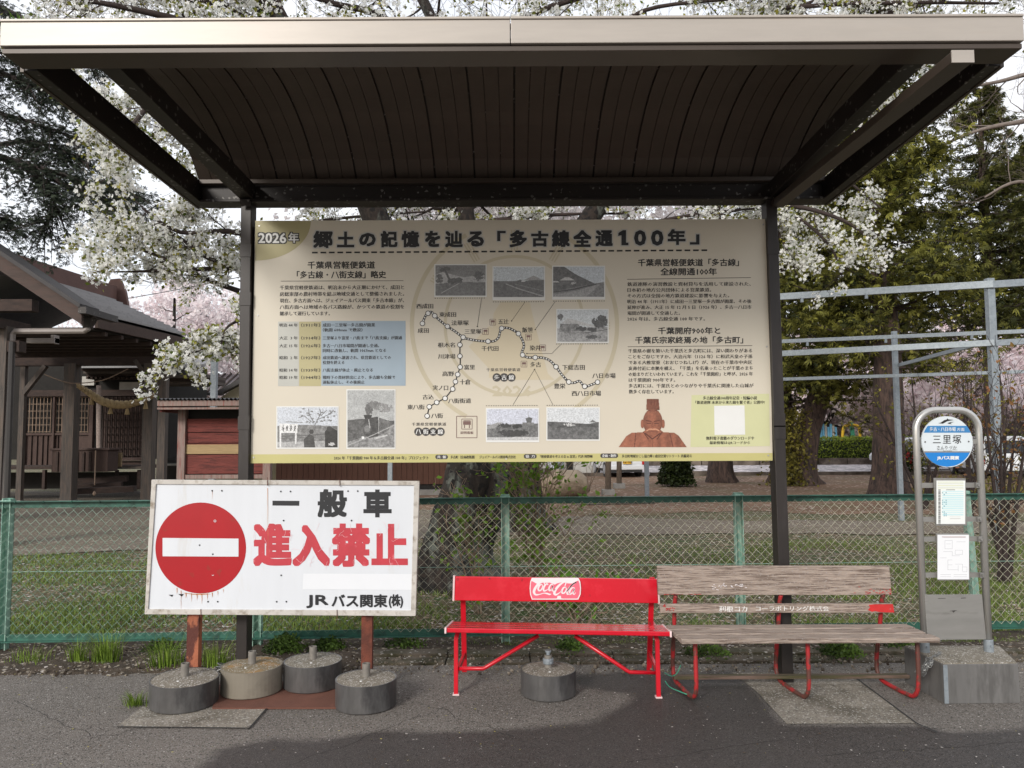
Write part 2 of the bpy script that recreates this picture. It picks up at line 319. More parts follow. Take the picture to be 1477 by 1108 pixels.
# soil verge under the fence, slightly lumpy
b = MB(); nx, ny = 300, 17; X = np.linspace(-8.5, 8.5, nx); Y = np.linspace(5.3, 6.3, ny); XX, YY = np.meshgrid(X, Y)
zz = np.array([[(-.05 if x > -1.1 and y < 5.78 else 0)-.012+.03*min(1, (y-5.3)*6)+.018*mnoise.noise(Vector((x*5, y*5, 1)))+.01*mnoise.noise(Vector((x*22, y*22, 1))) for x in X] for y in Y])
i0 = (np.arange(ny-1)[:, None]*nx+np.arange(nx-1)[None]).ravel(); b.add(np.stack([XX, YY, zz], -1), np.stack([i0, i0+1, i0+nx+1, i0+nx], 1)); build('soil_verge', b, m_soil, kind='structure', smooth=True)
sheet('brown_ground', ragged([(-2.5, 17), (0.5, 15.6), (5, 16.5), (12, 15.5), (30, 16), (40, 31.5), (-2, 31.5), (-4, 24)], amp=.35), m_dirt, -.022)
sheet('grey_path', ragged([(-30, 11.2), (-7, 10.9), (-4.2, 11.6), (0, 12.8), (5, 12.9), (14, 12.6), (40, 12), (40, 13.6), (12, 14.2), (4, 14.9), (0, 16.3), (-4, 18.5), (-7, 24), (-30, 24)]), m_path, -.016)
sheet('parking_road', [(-6, 31.9), (80, 31.9), (80, 42.5), (-6, 42.5)], m_road, -.026)
px_sheet('concrete_slab', [(168, 1048), (360, 1050), (400, 1004), (236, 996)], m_conc, .004)
px_sheet('concrete_slab', [(1056, 970), (1090, 996), (1135, 1044), (1322, 1043), (1228, 973)], m_conc, .004)
m_joint = mat('dark_joint', (.02, .02, .02), var=.3)
for pts in ([(1228, 973), (1322, 1043), (1352, 1056)], [(360, 1050), (400, 1004)], [(168, 1048), (360, 1050)]):
    b = MB(); P = [gr(x, y, .0075) for x, y in pts]
    for p, q in zip(P[:-1], P[1:]):
        d = (q-p).normalized(); n_ = Vector((-d.y, d.x, 0))*.005; b.sheet([p-n_, q-n_, q+n_, p+n_])
    build('pavement_joint', b, m_joint, kind='structure')
kerb = bpy.data.objects.new('kerb', None); COL.objects.link(kerb); kerb['kind'] = 'structure'; kerb.location = (0, 5.55, 0)
m_kerb = mat('mossy_concrete', s(104, 94, 82, .75), rough=.95, var=.25, vs=6, bump=.6, bs=80, col2=s(66, 62, 40, .7), amt=.5, c2s=4, speck=[((.35, .33, .3), .04, 60, .02)])
x = -1.08; i = 0
while x < 3.4:
    L = .6; yo = .006*math.sin(i*2.3); b = MB(); b.box(x+.004, x+L-.004, 5.54+yo, 5.685+yo, -.03, .016+.004*math.sin(i*5)); b.box(x+.004, x+L-.004, 5.70+yo, 5.83+yo, -.03, .030+.004*math.cos(i*3))
    build('kerb_stone', b, m_kerb, kerb, bevel=.006); x += L; i += 1
kerb2 = bpy.data.objects.new('kerb_far', None); COL.objects.link(kerb2); kerb2['kind'] = 'structure'; kerb2.location = (14, 31.7, 0)
m_k2 = mat('weathered_kerb', s(120, 108, 98, .8), rough=.9, var=.3, vs=2, col2=s(70, 58, 48, .8), amt=.45, c2s=1.2)
for i in range(34):
    b = MB(); x = -4+i*1.6; b.box(x+.02, x+1.56, 31.55, 31.75, -.05, .11+.05*(i % 5 == 2)); build('kerb_stone', b, m_k2, kerb2)
    b = MB(); b.box(x+.02, x+1.56, 42.45, 42.75, -.05, .33); build('kerb_stone', b, m_k2, kerb2)
# ---------------------------------------------------------------- bus shelter
sh = thing('bus_shelter', (0, 4.2, 0), 'dark bronze open bus shelter with arched ribbed roof over the benches and board', 'bus shelter')
YF, YB = 3.14, 5.10
zt = lambda y, Y: at(738, y, Y).z
for a, bb in (((344.5, 359.6, 620), (347.5, 340.2)), ((1120, 1135.7, 620), (1107.5, 1131.5))):
    # front faces measured at three heights; the posts lean a hair as in the photograph
    if a[0] < 700: top, bot = at(347.3, 300, YB), at(340.2, 935, YB); wd = .070
    else: top, bot = at(1105.6, 300, YB), at(1127.5, 940, YB); wd = .073
    d = (top-bot).normalized(); p0 = bot+d*((-.02-bot.z)/d.z); p1 = bot+d*((3.19-bot.z)/d.z)
    b = MB(); dp = Vector((0, .11, 0)); wv = Vector((wd, 0, 0))
    b.hexa([p0, p0+wv, p0+wv+dp, p0+dp], [p1, p1+wv, p1+wv+dp, p1+dp]); po = build('post', b, m_post, sh, bevel=.004)
    for zc in (2.86, 2.53 if a[0] < 700 else 1.62, 1.70, .55):
        c_ = bot+d*((zc-bot.z)/d.z); b = MB(); b.box(c_.x-.003, c_.x+wd+.003, YB-.004, YB+.02, zc-.045, zc+.045); build('joint_sleeve', b, m_post, po, bevel=.001)
xl, xr = at(1, 24, YF).x, at(1476, 24, YF).x
z0, z1, z2, z3 = 3.372, 3.256, 3.250, 3.228
b = MB(); b.box(xl, -.0+.0, YF, YF+.15, z1, z0-.012); b.box(xl, 0, YF-.006, YF+.03, z0-.012, z0); build('fascia', b, m_cream, sh, bevel=.003)
b = MB(); b.box(.003, xr, YF, YF+.15, z1, z0-.012); b.box(.003, xr, YF-.006, YF+.03, z0-.012, z0); build('fascia', b, m_cream, sh, bevel=.003)
b = MB(); b.box(xl+.003, xr-.003, YF+.012, YF+.15, z3, z2); b.box(xl+.01, xr-.01, YF+.03, YF+.14, z2, z1); build('front_beam', b, m_bronze, sh, bevel=.002)
b = MB(); b.box(xl+.06, xr-.06, YF+.15, YF+.165, 3.245, 3.345); build('gutter_lip', b, m_dbronze, sh)
for sx in (-1, 1):
    x0 = xl if sx < 0 else xr-.06
    b = MB(); q4 = lambda xa, xb, Y_, za, zb: [(xa, Y_, za), (xb, Y_, za), (xb, Y_, zb), (xa, Y_, zb)]; b.hexa(q4(x0, x0+.06, YF+.166, z3, z0-.004), q4(x0, x0+.06, YB+.13, 3.188, 3.33)); build('side_beam', b, m_dbronze, sh, bevel=.003)
    b = MB(); xo = x0-.018 if sx < 0 else x0+.062; b.hexa(q4(xo, xo+.016, YF+.166, z3-.004, z3+.05), q4(xo, xo+.016, YB+.13, 3.184, 3.234)); build('side_trim', b, m_bronze, sh)
    xc = -1.775 if sx < 0 else 1.79
    b = MB(); b.hexa(q4(xc-.045, xc+.045, YF+.166, 3.236, 3.345), q4(xc-.045, xc+.045, YB, 3.20, 3.31)); build('rafter', b, m_dbronze, sh, bevel=.003)
    b = MB(); b.slab([(xc-.035, YB-.07, 3.19), (xc-.035, YB-.032, 3.15), (xc-.035, YB-.032, 3.19)], (.07, 0, 0)); build('corner_bracket', b, m_dbronze, sh)
b = MB(); b.box(xl+.062, xr-.062, YB, YB+.12, 3.204, 3.298); b.box(xl+.062, xr-.062, YB-.03, YB+.12, 3.184, 3.202); build('back_beam', b, m_dbronze, sh, bevel=.003)
b = MB(); b.box(xl+.062, xr-.062, YB-.045, YB+.05, 3.304, 3.334); build('deck_trim', b, m_bronze, sh, bevel=.003)
# arched deck: separate strips with recessed joints
arc = []; ya, yb, zr, rise = YF+.17, YB+.03, 3.338, .31
for i in range(15):
    t = i/14; arc.append((ya+(yb-ya)*t, zr+rise*(1-(2*t-1)**2)**.8))
x = xl+.04; i = 0; stripw = .0866; proto = None
while x+stripw <= xr-.03:
    if proto is None:
        b = MB(); a0 = stripw-.004; V = []; fs = []; k = len(arc)
        for j, (y, z) in enumerate(arc): V += [(x, y, z), (x+a0, y, z), (x+a0, y, z+.012), (x, y, z+.012)]
        for j in range(k-1):
            for e in range(4): fs.append((j*4+e, (j+1)*4+e, (j+1)*4+(e+1) % 4, j*4+(e+1) % 4))
        fs += [(0, 1, 2, 3), ((k-1)*4+3, (k-1)*4+2, (k-1)*4+1, (k-1)*4)]; b.add(V, fs); proto = build('roof_panel', b, m_deck, sh); px0 = x
    else:
        o = proto.copy(); COL.objects.link(o); o.location = (x-px0, 0, 0)
    x += stripw+(.008 if i % 3 == 2 else 0); i += 1
b = MB(); V = []; fs = []
for (y, z) in arc: V += [(xl+.03, y, z+.016), (xr-.03, y, z+.016), (xr-.03, y, z+.03), (xl+.03, y, z+.03)]
for j in range(len(arc)-1):
    for e in range(4): fs.append((j*4+e, (j+1)*4+e, (j+1)*4+(e+1) % 4, j*4+(e+1) % 4))
b.add(V, fs); build('roof_skin', b, m_dbronze, sh)
b = MB(); a1 = at(1388, 82, 2.93); a2 = Vector((1.80, YB+.02, 3.16)); b.bar((a1.x, 2.93, a1.z), a2, .083, .045); build('square_tube', b, m_bronze, sh, bevel=.003)
b = MB(); b.bar((a1.x, 2.925, a1.z), (a1.x, 2.93, a1.z), .088, .05); build('end_cap', b, m_cream, sh)
# ---------------------------------------------------------------- information board
BY = 5.135
m_board = mat('printed_cream_board', s(222, 213, 195, .84), rough=.42, var=.03, vs=1.2, bump=.03, bs=2)
m_ink = mat('dark_ink', s(34, 29, 28, .6), rough=.5, var=.03)
m_black = mat('black_ink', (.012, .013, .016), rough=.5, var=0)
m_white = mat('white_print', (.72, .72, .70), rough=.5, var=.02)
m_halo = mat('pale_outline_print', (.50, .49, .46), rough=.5, var=0)
m_olive = mat('olive_print', s(206, 198, 132, .80), rough=.45, var=.03)
m_olive2 = mat('pale_olive_print', s(200, 190, 142, .74), rough=.45, var=.06, vs=2)
m_blue = mat('pale_blue_print', s(168, 186, 200, .80), rough=.45, var=.03)
m_greyp = mat('pale_grey_print', s(200, 200, 192, .80), rough=.45, var=.03)
m_lime = mat('pale_lime_print', s(220, 220, 172, .80), rough=.45, var=.02)
m_wm2 = mat('watermark_tint', s(217, 204, 176, .86), rough=.45, var=.02)
m_wm = mat('watermark_print', s(206, 195, 168, .84), rough=.45, var=.02)
m_dgrey = mat('dark_grey_print', s(72, 68, 66, .8), rough=.45, var=.02)
m_pur = mat('dull_purple_print', s(128, 98, 92, .8), rough=.45, var=.02)
bo = thing('information_board', at(738, 668, BY+.02), 'wide cream information board in Japanese about a railway, with map and old photographs', 'information board')
c4 = [at(361.5, 668.5, BY), at(1114.5, 664.5, BY), at(1106.8, 316, BY), at(368.2, 318.5, BY)]
b = MB(); b.slab(c4, (0, .028, 0)); build('panel', b, m_board, bo)
b = MB()
for (p, q) in ((c4[0], c4[3]), (c4[1], c4[2])):
    b.bar(p+Vector((0, .05, .03)), q+Vector((0, .05, -.03)), .03, .03, up=(0, 1, 0))
build('back_frame', b, m_dbronze, bo)
L1, L2, L3, L4 = BY-.0012, BY-.0024, BY-.0036, BY-.0048
TINY = {'title_rule', 'left_text', 'left_heading', 'right_heading', 'right_text', 'table_text', 'footer_text', 'footer_tag', 'footer_tag_text', 'station_rings', 'station_dots', 'station_names', 'route_captions', 'route_badge', 'route_badge_text', 'board_symbols', 'leader_lines', 'route_dashes', 'lime_panel_text', 'watermark_clock', 'watermark_shape', 'year_tag'}
def pp(name, pr, m, par=None): return build(name, pr, m, par or bo, kind='stuff' if name in TINY else None)
p = Print(L1); p.poly([(361.6, 668.4), (1114.4, 664.4), (1114.1, 653.5), (361.9, 655.5)]); pp('footer_band', p, m_olive)
p = Print(L1); pts = [(368.1, 318.7)]+[(368.3+80*math.cos(a), 319+57*math.sin(a)) for a in np.linspace(0, math.pi/2, 18)]; p.poly([(x, min(y, 376)) for x, y in pts][::-1]); pp('corner_tint', p, m_olive2)
# watermark clock, star of shapes, year
p = Print(L1); p.ring(742, 470, 100, 4.5); p.ring(742, 470, 148, 6, a0=-62, a1=62, n=40); p.ring(742, 470, 148, 6, a0=118, a1=242, n=40)
for k in range(12):
    a = k*math.pi/6; 
    for o in (-4, 0, 4):
        ca, sa = math.cos(a), math.sin(a); 
        if 0 < k < 6 or k in (6,): continue
        p.stroke([(742+ca*108-sa*o, 470+sa*108+ca*o), (742+ca*138-sa*o, 470+sa*138+ca*o)], 2)
pp('watermark_clock', p, m_wm)
p = Print(BY-.0005); p.poly([(705, 545), (712, 452), (722, 436), (764, 436), (772, 470), (792, 545)]); p.Y -= .0002; p.poly([(676, 500), (706, 470), (760, 510), (800, 548), (720, 548)]); pp('watermark_shape', p, m_wm2); p = Print(BY-.0009); p.text('2026', 710, 556, 768, 572, bold=.04); pp('watermark_year', p, m_wm)
# title
T = '郷土の記憶を辿る「多古線全通100年」'
tit = [('郷', 452, 480, 333, 358), ('土', 486, 511, 334, 357), ('の', 518, 542, 336, 355.5), ('記', 549, 573.5, 333, 357), ('憶', 579, 605, 333, 357), ('を', 613, 635, 333, 356.5), ('辿', 642, 667.5, 333, 357), ('る', 674, 698, 333.5, 356), ('「', 717, 729.5, 333, 348), ('多', 735, 760, 332, 357), ('古', 766, 791, 333, 356), ('線', 796, 822, 332, 356.5), ('全', 827, 853, 332, 356.5), ('通', 859, 884, 332, 355.5), ('0', 914.5, 932, 332, 354.5), ('0', 939, 957, 332, 354.5), ('年', 963, 989, 330.5, 353.5), ('」', 995, 1009, 338, 353)]
for st, x0, x1, y0, y1 in tit:
    p = Print(L1); p.text(st, x0-1.6, y0-1.6, x1+1.6, y1+1.6, rpx=2.8, res=2); o = pp('title_outline', p, m_halo); p = Print(L2); p.text(st, x0, y0, x1, y1, rpx=1.15, res=2); pp('title_letter', p, m_black, o)
for e, Y_, m_ in ((1.7, L1, m_halo), (0, L2, m_black)):
    p = Print(Y_); p.poly([(896.3-e, 354+e), (896.3-e, 339.5+e), (891.5-e, 340.5+e), (892-e, 336-e), (898.5-e*.5, 332-e), (903+e, 332-e), (903+e, 350-e*.5), (906.5+e, 350-e), (906.5+e, 354+e)]); pp('title_outline' if e else 'title_letter', p, m_)
p = Print(L1); p.dash(450, 364.5, 1024, 361, 47, 2.4, .68); pp('title_rule', p, m_ink)
for m_, bd, Y_, e in ((m_ink, .13, L2, 1.3), (m_white, .04, L3, 0)):
    p = Print(Y_); p.text('2026', 372.5-e, 336-e, 413+e, 351+e, bold=bd, res=2); p.text('年', 416-e, 335.5-e, 431+e, 350.5+e, bold=bd*.8, res=2); pp('year_tag', p, m_)
# left column
p = Print(L1); W = lambda st, x0, y0, x1, y1, bd=.015, sp=1.: p.text(st, x0, y0, x1, y1, bold=max(bd*1.8, .03), sp=sp, slope=-.003)
W('千葉県営軽便鉄道', 443.5, 377, 541, 388, .008); W('「多古線・八街支線」略史', 428, 391, 557, 402, .008)
p.stroke([(405, 405.6), (582, 405)], .7); pp('left_heading', p, m_ink)
p = Print(L1)
for i, (st, x1) in enumerate([('千葉県営軽便鉄道は、明治末から大正期にかけて、成田と', 583), ('房総東部の農村地帯を結ぶ地域交通として整備されました。', 583), ('現在、多古方面へは、ジェイアールバス関東「多古本線」が、', 583), ('八街方面へは地域の各バス路線が、かつての鉄道の役割を', 583), ('継承して運行しています。', 476)]):
    y = 411.7+i*9.35; W(st, 403.5, y, x1, y+6.6)
pp('left_text', p, m_ink)
p = Print(L1); p.rect(463.5, 463, 585, 556.5); pp('table_column', p, m_blue); p = Print(L1); p.rect(431.5, 464, 463, 557); pp('table_column', p, m_olive2); p = Print(L1); p.rect(401, 464, 431, 557); pp('table_column', p, m_greyp)
p = Print(L2)
rows = [(469, '明治 44 年', '（1911年）', ['成田一三里塚一多古間が開業', '（軌間 600mm で敷設）'], (541, 523)), (487.6, '大正  3 年', '（1914年）', ['三里塚より富里・八街まで「八街支線」が開通'], (580,)), (498.8, '大正 15 年', '（1926年）', ['多古一八日市場間が開通し全通。', '同時に改軌し、軌間 1067mm となる'], (547, 557)), (516, '昭和  2 年', '（1927年）', ['成田鉄道へ譲渡され、県営鉄道としての', '役割を終える'], (564, 497)), (534, '昭和 14 年', '（1939年）', ['八街支線が休止・廃止となる'], (538,)), (544.5, '昭和 19 年', '（1944年）', ['戦時下の資材供出により、多古線も全線で', '運転休止し、その後廃止'], (570, 526))]
for yc, a, b_, c_, xs in rows:
    W(a, 403, yc-2.6, 429.5, yc+2.8); W(b_, 434, yc-2.8, 462, yc+3)
    for k, (st, x1) in enumerate(zip(c_, xs)): W(st, 465.5, yc-2.8+k*7, x1, yc+2.8+k*7)
pp('table_text', p, m_ink)
# right column
p = Print(L1)
W('千葉県営軽便鉄道「多古線」', 920, 373.5, 1066, 384.5, .008); W('全線開通100年', 952.5, 386.5, 1034, 397.5, .008); p.stroke([(904.5, 403), (1083, 400.5)], .7)
W('千葉開府900年と', 949, 472, 1039, 482.5, .008); W('千葉氏宗家終焉の地「多古町」', 916, 485.5, 1072, 496, .008); p.stroke([(905.5, 500.3), (1085, 498.6)], .7); pp('right_heading', p, m_ink)
p = Print(L1)
for i, (st, x1) in enumerate([('鉄道連隊の演習敷設と資材貸与を活用して建設された、', 1083), ('日本初の地方公共団体による営業鉄道。', 1026), ('その方式は全国の地方鉄道建設に影響を与えた。', 1052), ('明治 44 年（1911年）に成田一三里塚一多古間が開業、その後', 1084), ('延伸が進み、大正 15 年 12 月 5 日（1926 年）、多古一八日市', 1084), ('場間が開通して全通した。', 981), ('2026 年は、多古線全通 100 年です。', 1017)]):
    y = 407+i*8.35; W(st, 904.8, y, x1, y+6.2)
for i, (st, x1) in enumerate([('千葉県の礎を築いた千葉氏と多古町には、深い関わりがある', 1085), ('ことをご存じですか。大治元年（1126 年）に桓武天皇の子孫', 1085.5), ('である大椎常重（おおじつねしげ）が、現在の千葉市中央区', 1085), ('亥鼻付近に本拠を構え、「千葉」を名乗ったことが千葉のまち', 1086), ('の始まりだといわれています。これを「千葉開府」と呼び、2026 年', 1086), ('は千葉開府 900年です。', 974), ('多古町には、千葉氏とのつながりや千葉氏に関連した山城が', 1087), ('数多く存在しています。', 972)]):
    y = 503.2+i*8.4; W(st, 906+i*.15, y, x1, y+6.2)
pp('right_text', p, m_ink)
p = Print(L1); p.poly([(996, 645), (1110.5, 643.6), (1109.5, 568), (997.5, 570)]); pp('lime_panel', p, m_lime)
p = Print(L2); p.poly([(1030.6, 627.5), (1074.8, 627), (1073.8, 584.8), (1030, 585.5)]); pp('blank_white_square', p, m_white)
p = Print(L2); W('多古線全通100周年記念・短編小説', 1014, 571.5, 1092, 577); W('「鉄道連隊 未来から来た線を繋ぐ者」公開中!', 1003, 578, 1103, 583.2); W('無料電子書籍のダウンロードや', 1018.5, 629.5, 1088, 635); W('最新情報はQRコードから', 1023.5, 636.3, 1082, 641.5); pp('lime_panel_text', p, m_ink)
# footer
p = Print(L2); W('2026 年「千葉開府 900 年＆多古線全通 100 年」プロジェクト', 481.5, 658, 618.5, 663.6); W('多古町（企画政策課）　ジェイアールバス関東株式会社', 650, 657, 744, 662); W('「軽便鉄道を考える会 in 富里」代表 岡野陳', 779, 656.3, 855, 661); W('多古町地域おこし協力隊 / 成田空港リトリート 斉藤晃斗', 897, 655.6, 998, 660.6); pp('footer_text', p, m_ink)
p = Print(L2)
for x0, x1, y in ((628, 646, 659.2), (755.5, 774, 658.3), (866, 891.5, 657.4)): p.poly([(x0+3*(1-math.cos(a)) if 90 < math.degrees(a) else x0, y) for a in []] or [(x0, y+1.5), (x0+2, y+3.2), (x1-2, y+3.2), (x1, y+1.5), (x1, y-1.5), (x1-2, y-3.2), (x0+2, y-3.2), (x0, y-1.5)])
pp('footer_tag', p, m_dgrey); p = Print(L3); W('共  催', 630.5, 657, 643.5, 661.5); W('協  力', 758, 656, 771.5, 660.5); W('企画・制作', 868.5, 655.2, 889, 659.7); pp('footer_tag_text', p, m_white)
# route map
z3m = lambda ox, oy, k, P: [(ox+x/k, oy+y/k) for x, y in P]
main = z3m(590, 425, 9.847, [(190, 410), (225, 320), (270, 262), (320, 250), (365, 298), (440, 370), (545, 452), (650, 520), (768, 606), (860, 635), (980, 655), (1122, 664), (1210, 660), (1270, 610), (1290, 540), (1315, 478)])+z3m(690, 430, 6.924, [(300, 300), (350, 322), (400, 355), (440, 420), (455, 480), (435, 540), (442, 568), (490, 592), (568, 594), (640, 596), (710, 622), (775, 686), (830, 760), (903, 838), (960, 845), (1010, 830), (1062, 882), (1130, 865), (1190, 840)])
mc = catmull(main, 5); p = Print(L1-.0006); p.stroke(mc, 3.5); pp('route_line', p, m_ink)
p = Print(L2); acc = 0; seg = []; 
for a_, b_ in zip(mc[:-1], mc[1:]):
    n_ = 6
    for j in range(n_):
        q0 = a_+(b_-a_)*j/n_; q1 = a_+(b_-a_)*(j+1)/n_; acc += np.linalg.norm(q1-q0)
        if acc % 4.0 < 2.1: p.stroke([q0, q1], 1.7)
pp('route_dashes', p, m_white)
br = z3m(590, 425, 9.847, [(768, 606), (735, 660), (722, 714), (722, 874)])+z3m(570, 520, 8.688, [(816, 0), (814, 82), (783, 176), (755, 266), (720, 358), (625, 475), (520, 526), (427, 580), (400, 696)])
p = Print(L1-.0006); p.stroke(br, 1.7); pp('branch_line', p, m_ink)
sta = z3m(590, 425, 9.847, [(190, 410), (270, 266), (365, 300), (545, 452), (768, 606), (1122, 664), (1315, 480), (722, 714), (722, 874)])+z3m(570, 520, 8.688, [(814, 82), (783, 176), (755, 266), (720, 358), (625, 475), (520, 526), (427, 580), (400, 696)])+z3m(690, 430, 6.924, [(400, 355), (442, 568), (568, 594), (775, 686), (903, 838), (1062, 882), (1190, 840)])
p = Print(L2-.0004); [p.disc(x, y, 3.9, n=20) for x, y in sta]; pp('station_rings', p, m_ink)
p = Print(L3-.0004); [p.disc(x, y, 2.9, n=20) for x, y in sta]; pp('station_dots', p, m_white)
p = Print(L1-.0003)
for st, x0, y0, x1, y1 in [('西成田', 600.5, 438, 625, 445.5), ('成田', 602.5, 473, 618.5, 480.5), ('東成田', 633.5, 450, 658, 457.5), ('法華塚', 651, 462, 676, 469.8), ('三里塚', 670, 474.6, 694.5, 482), ('根木名', 631.5, 494, 656.5, 501.5), ('川津場', 632, 510.5, 657, 518), ('千代田', 694.5, 499, 719, 506.7), ('五辻', 718.5, 460, 734, 467.8), ('飯笹', 753, 472, 769, 480), ('染井', 764, 498, 780, 506), ('多古', 765, 522, 780.5, 530), ('下総吉田', 811, 526, 843.5, 534), ('八日市場', 854.5, 538, 888, 546), ('豊栄', 799, 553, 815.5, 561), ('西八日市場', 824.5, 563.5, 867, 571.5), ('富里', 669.5, 526, 685, 533.5), ('高野', 638, 535.5, 655, 543), ('十倉', 663, 547, 679, 555), ('実ノ口', 624, 555.5, 646.5, 563.5), ('古込', 609.5, 569, 625.5, 576.5), ('八街街道', 646.5, 574.5, 679.5, 582), ('東八街', 587.5, 583.5, 612.5, 591), ('八街', 622, 596, 639, 603.5)]: W(st, x0, y0, x1, y1, .016)
pp('station_names', p, m_ink)
p = Print(L1-.0003); W('千葉県営軽便鉄道', 594, 609.5, 643.5, 614.5, .0, 1.2); W('千葉県営軽便鉄道', 701.5, 531, 750.5, 536, 0, 1.2); pp('route_captions', p, m_dgrey)
p = Print(L1-.0003); [p.disc(603.5+i*10.6, 622.8, 6.1) for i in range(4)]; [p.disc(716.5+i*10.6, 544.5, 6.1) for i in range(3)]; pp('route_badge', p, m_dgrey)
p = Print(L2-.0003)
for i, ch in enumerate('八街支線'): W(ch, 599.6+i*10.6, 619, 607.4+i*10.6, 626.6, .02)
for i, ch in enumerate('多古線'): W(ch, 712.6+i*10.6, 540.7, 720.4+i*10.6, 548.3, .02)
pp('route_badge_text', p, m_white)
p = Print(L1-.0003)
def outl(x0, y0, x1, y1, wd=.8): p.stroke([(x0, y0), (x1, y0)], wd); p.stroke([(x1, y0), (x1, y1)], wd); p.stroke([(x1, y1), (x0, y1)], wd); p.stroke([(x0, y1), (x0, y0)], wd)
outl(658.5, 600.5, 688, 631.5, .9); outl(666, 604.5, 681, 619, .8); p.rect(668, 607.5, 679, 612.8); p.stroke([(670, 613), (670, 617.5)], 1.3); p.stroke([(677, 613), (677, 617.5)], 1.3); p.stroke([(668.5, 606.6), (678.5, 606.6)], .8); W('説明看板', 664, 622, 683, 626.4, .01)
for x, y in ((698.5, 474), (709, 460.5), (760.5, 482), (781, 497.5), (754, 521)): outl(x-2.5, y, x+6, y+8.6, .6); p.rect(x-1, y+1.6, x+4.6, y+4.6); p.stroke([(x+.2, y+4.6), (x+.2, y+7.6)], .8); p.stroke([(x+3.4, y+4.6), (x+3.4, y+7.6)], .8)
pp('board_symbols', p, m_pur)
p = Print(L1-.0003)
for x0, x1, y in ((627, 701, 430.3), (711, 786, 435.6), (798, 874, 434.5), (802, 878, 496.3), (701, 777, 585.4), (788.5, 864, 584.8)): p.dash(x0, y, x1, y-.3, 22, .9, .5)
for pts in ([(694.5, 431), (688.5, 471)], [(757, 436), (738, 463)], [(801, 435), (772, 475.5)], [(809, 497), (796, 510), (760, 510)], [(771, 533), (740, 584)], [(771, 533), (797.5, 584)]): p.stroke(pts, .55)
for x, y in ((688.5, 471), (738, 463), (772, 475.5), (760, 510), (771, 533)): p.disc(x, y, 1, n=10)
pp('leader_lines', p, m_ink)
# old photographs as flat printed pictures
def photo(x0, y0, x1, y1, P, bottom=2.0):
    p = Print(L2); p.rect(x0, y0, x1, y1); o = pp('photo_print', p, m_white)
    grid_print('photo_image', x0+1.6, y0+1.6, x1-1.6, y1-bottom, L3, (P.grain(.28, int(x0)).a*(1+.7*(fbm(P.h, P.w, 2.2, int(x0)+1, 2)-.5))[..., None]), o, m_vcol)
P = Paint(72, 46, 2, .20); P.a *= (1.1-.3*fbm(P.h, P.w, 14, 2)[..., None]); P.poly([(10, 10), (40, 18), (70, 14), (72, 26), (0, 28), (0, 14)], .36, .2); P.poly([(0, 28), (36, 25), (72, 26), (72, 46), (0, 46)], .15, .3); P.poly([(34, 26), (44, 26), (60, 46), (10, 46)], .17, .2); P.line([(34, 27), (8, 42)], 1.2, .34); P.blob(14, 6, 9, 5, .10, 3); P.line([(14, 8), (19, 20), (24, 28)], 3, .10); P.blob(62, 16, 10, 8, .11, 6, .4); P.blob(5, 20, 7, 8, .12, 9, .5); P.blob(28, 23, 12, 5, .10, 12, .3); photo(626.5, 381, 702, 428.5, P)
P = Paint(72, 43, 2, (.50, .54, .57)); P.poly([(0, 20), (30, 20), (34, 19), (38, 17.5), (43, 20), (56, 18), (72, 18), (72, 43), (0, 43)], .13, .3); P.poly([(42, 19), (56, 12), (58, 12), (69, 18)], .30); P.line([(18, 24), (36, 31), (72, 42)], 1.6, .30); P.line([(30, 24), (72, 34)], .8, .24); P.line([(3, 9), (3, 20)], .6, .2); P.line([(40, 20), (44, 20)], 1.2, .6); photo(710.3, 384, 786.3, 433.2, P, 4.6)
P = Paint(72, 44, 2, (.50, .54, .58)); P.poly([(0, 0), (16, 0), (30, 10), (48, 19), (60, 25), (60, 34), (0, 38)], .12, .35); P.poly([(0, 36), (60, 24), (72, 22), (72, 44), (0, 44)], .20, .3); P.poly([(8, 20), (16, 15.5), (23, 15.5), (31, 20)], .48); P.poly([(0, 21), (7, 21), (9, 23), (0, 23)], .5); P.poly([(9, 22), (30, 22), (30, 27), (9, 27)], .14, .3); P.line([(0, 37), (28, 33), (60, 25)], 2, .07); P.poly([(4, 40), (40, 33), (62, 26), (66, 26), (46, 44), (0, 44)], .30, .2); P.blob(28, 24, 5, 3, .5, 4, .6, 1); photo(796.3, 383.2, 873, 432.2, P, 4)
P = Paint(72, 46, 2, (.52, .55, .57)); P.poly([(0, 26), (72, 24), (72, 46), (0, 46)], .32, .4); P.poly([(6, 19), (14, 12), (24, 14), (56, 23), (56, 25), (30, 21)], .46); P.poly([(4, 20), (30, 20), (36, 30), (2, 32)], .2, .5); P.blob(4, 10, 4, 5, .12, 3, .3); P.blob(62, 17, 13, 9, .09, 8, .2); P.blob(34, 27, 8, 4, .07, 5, .3); P.blob(50, 28, 8, 4, .07, 15, .3); P.line([(10, 33), (40, 33), (72, 28)], 1, .08); P.blob(50, 39, 14, 3, .10, 25, .3); photo(802.3, 445.6, 878, 495, P)
P = Paint(72, 44, 2, (.56, .58, .66)); P.poly([(0, 22), (72, 20), (72, 40), (0, 40)], .16, .5); P.poly([(0, 24), (14, 19), (22, 19), (10, 27), (0, 28)], .3); P.line([(58, 4), (58, 14)], .7, .3); P.poly([(54, 13), (60, 11), (64, 13), (62, 19), (56, 19)], .12); P.poly([(50, 19), (66, 19), (66, 27), (48, 27)], .18, .5); P.blob(26, 23, 12, 3.5, .05, 3, .3); P.blob(42, 24, 8, 3.5, .04, 7, .3); P.blob(38, 34, 24, 5, .05, 9, .1); P.poly([(0, 40), (72, 39), (72, 44), (0, 44)], .5); photo(700.8, 588.5, 777.8, 638, P, 3)
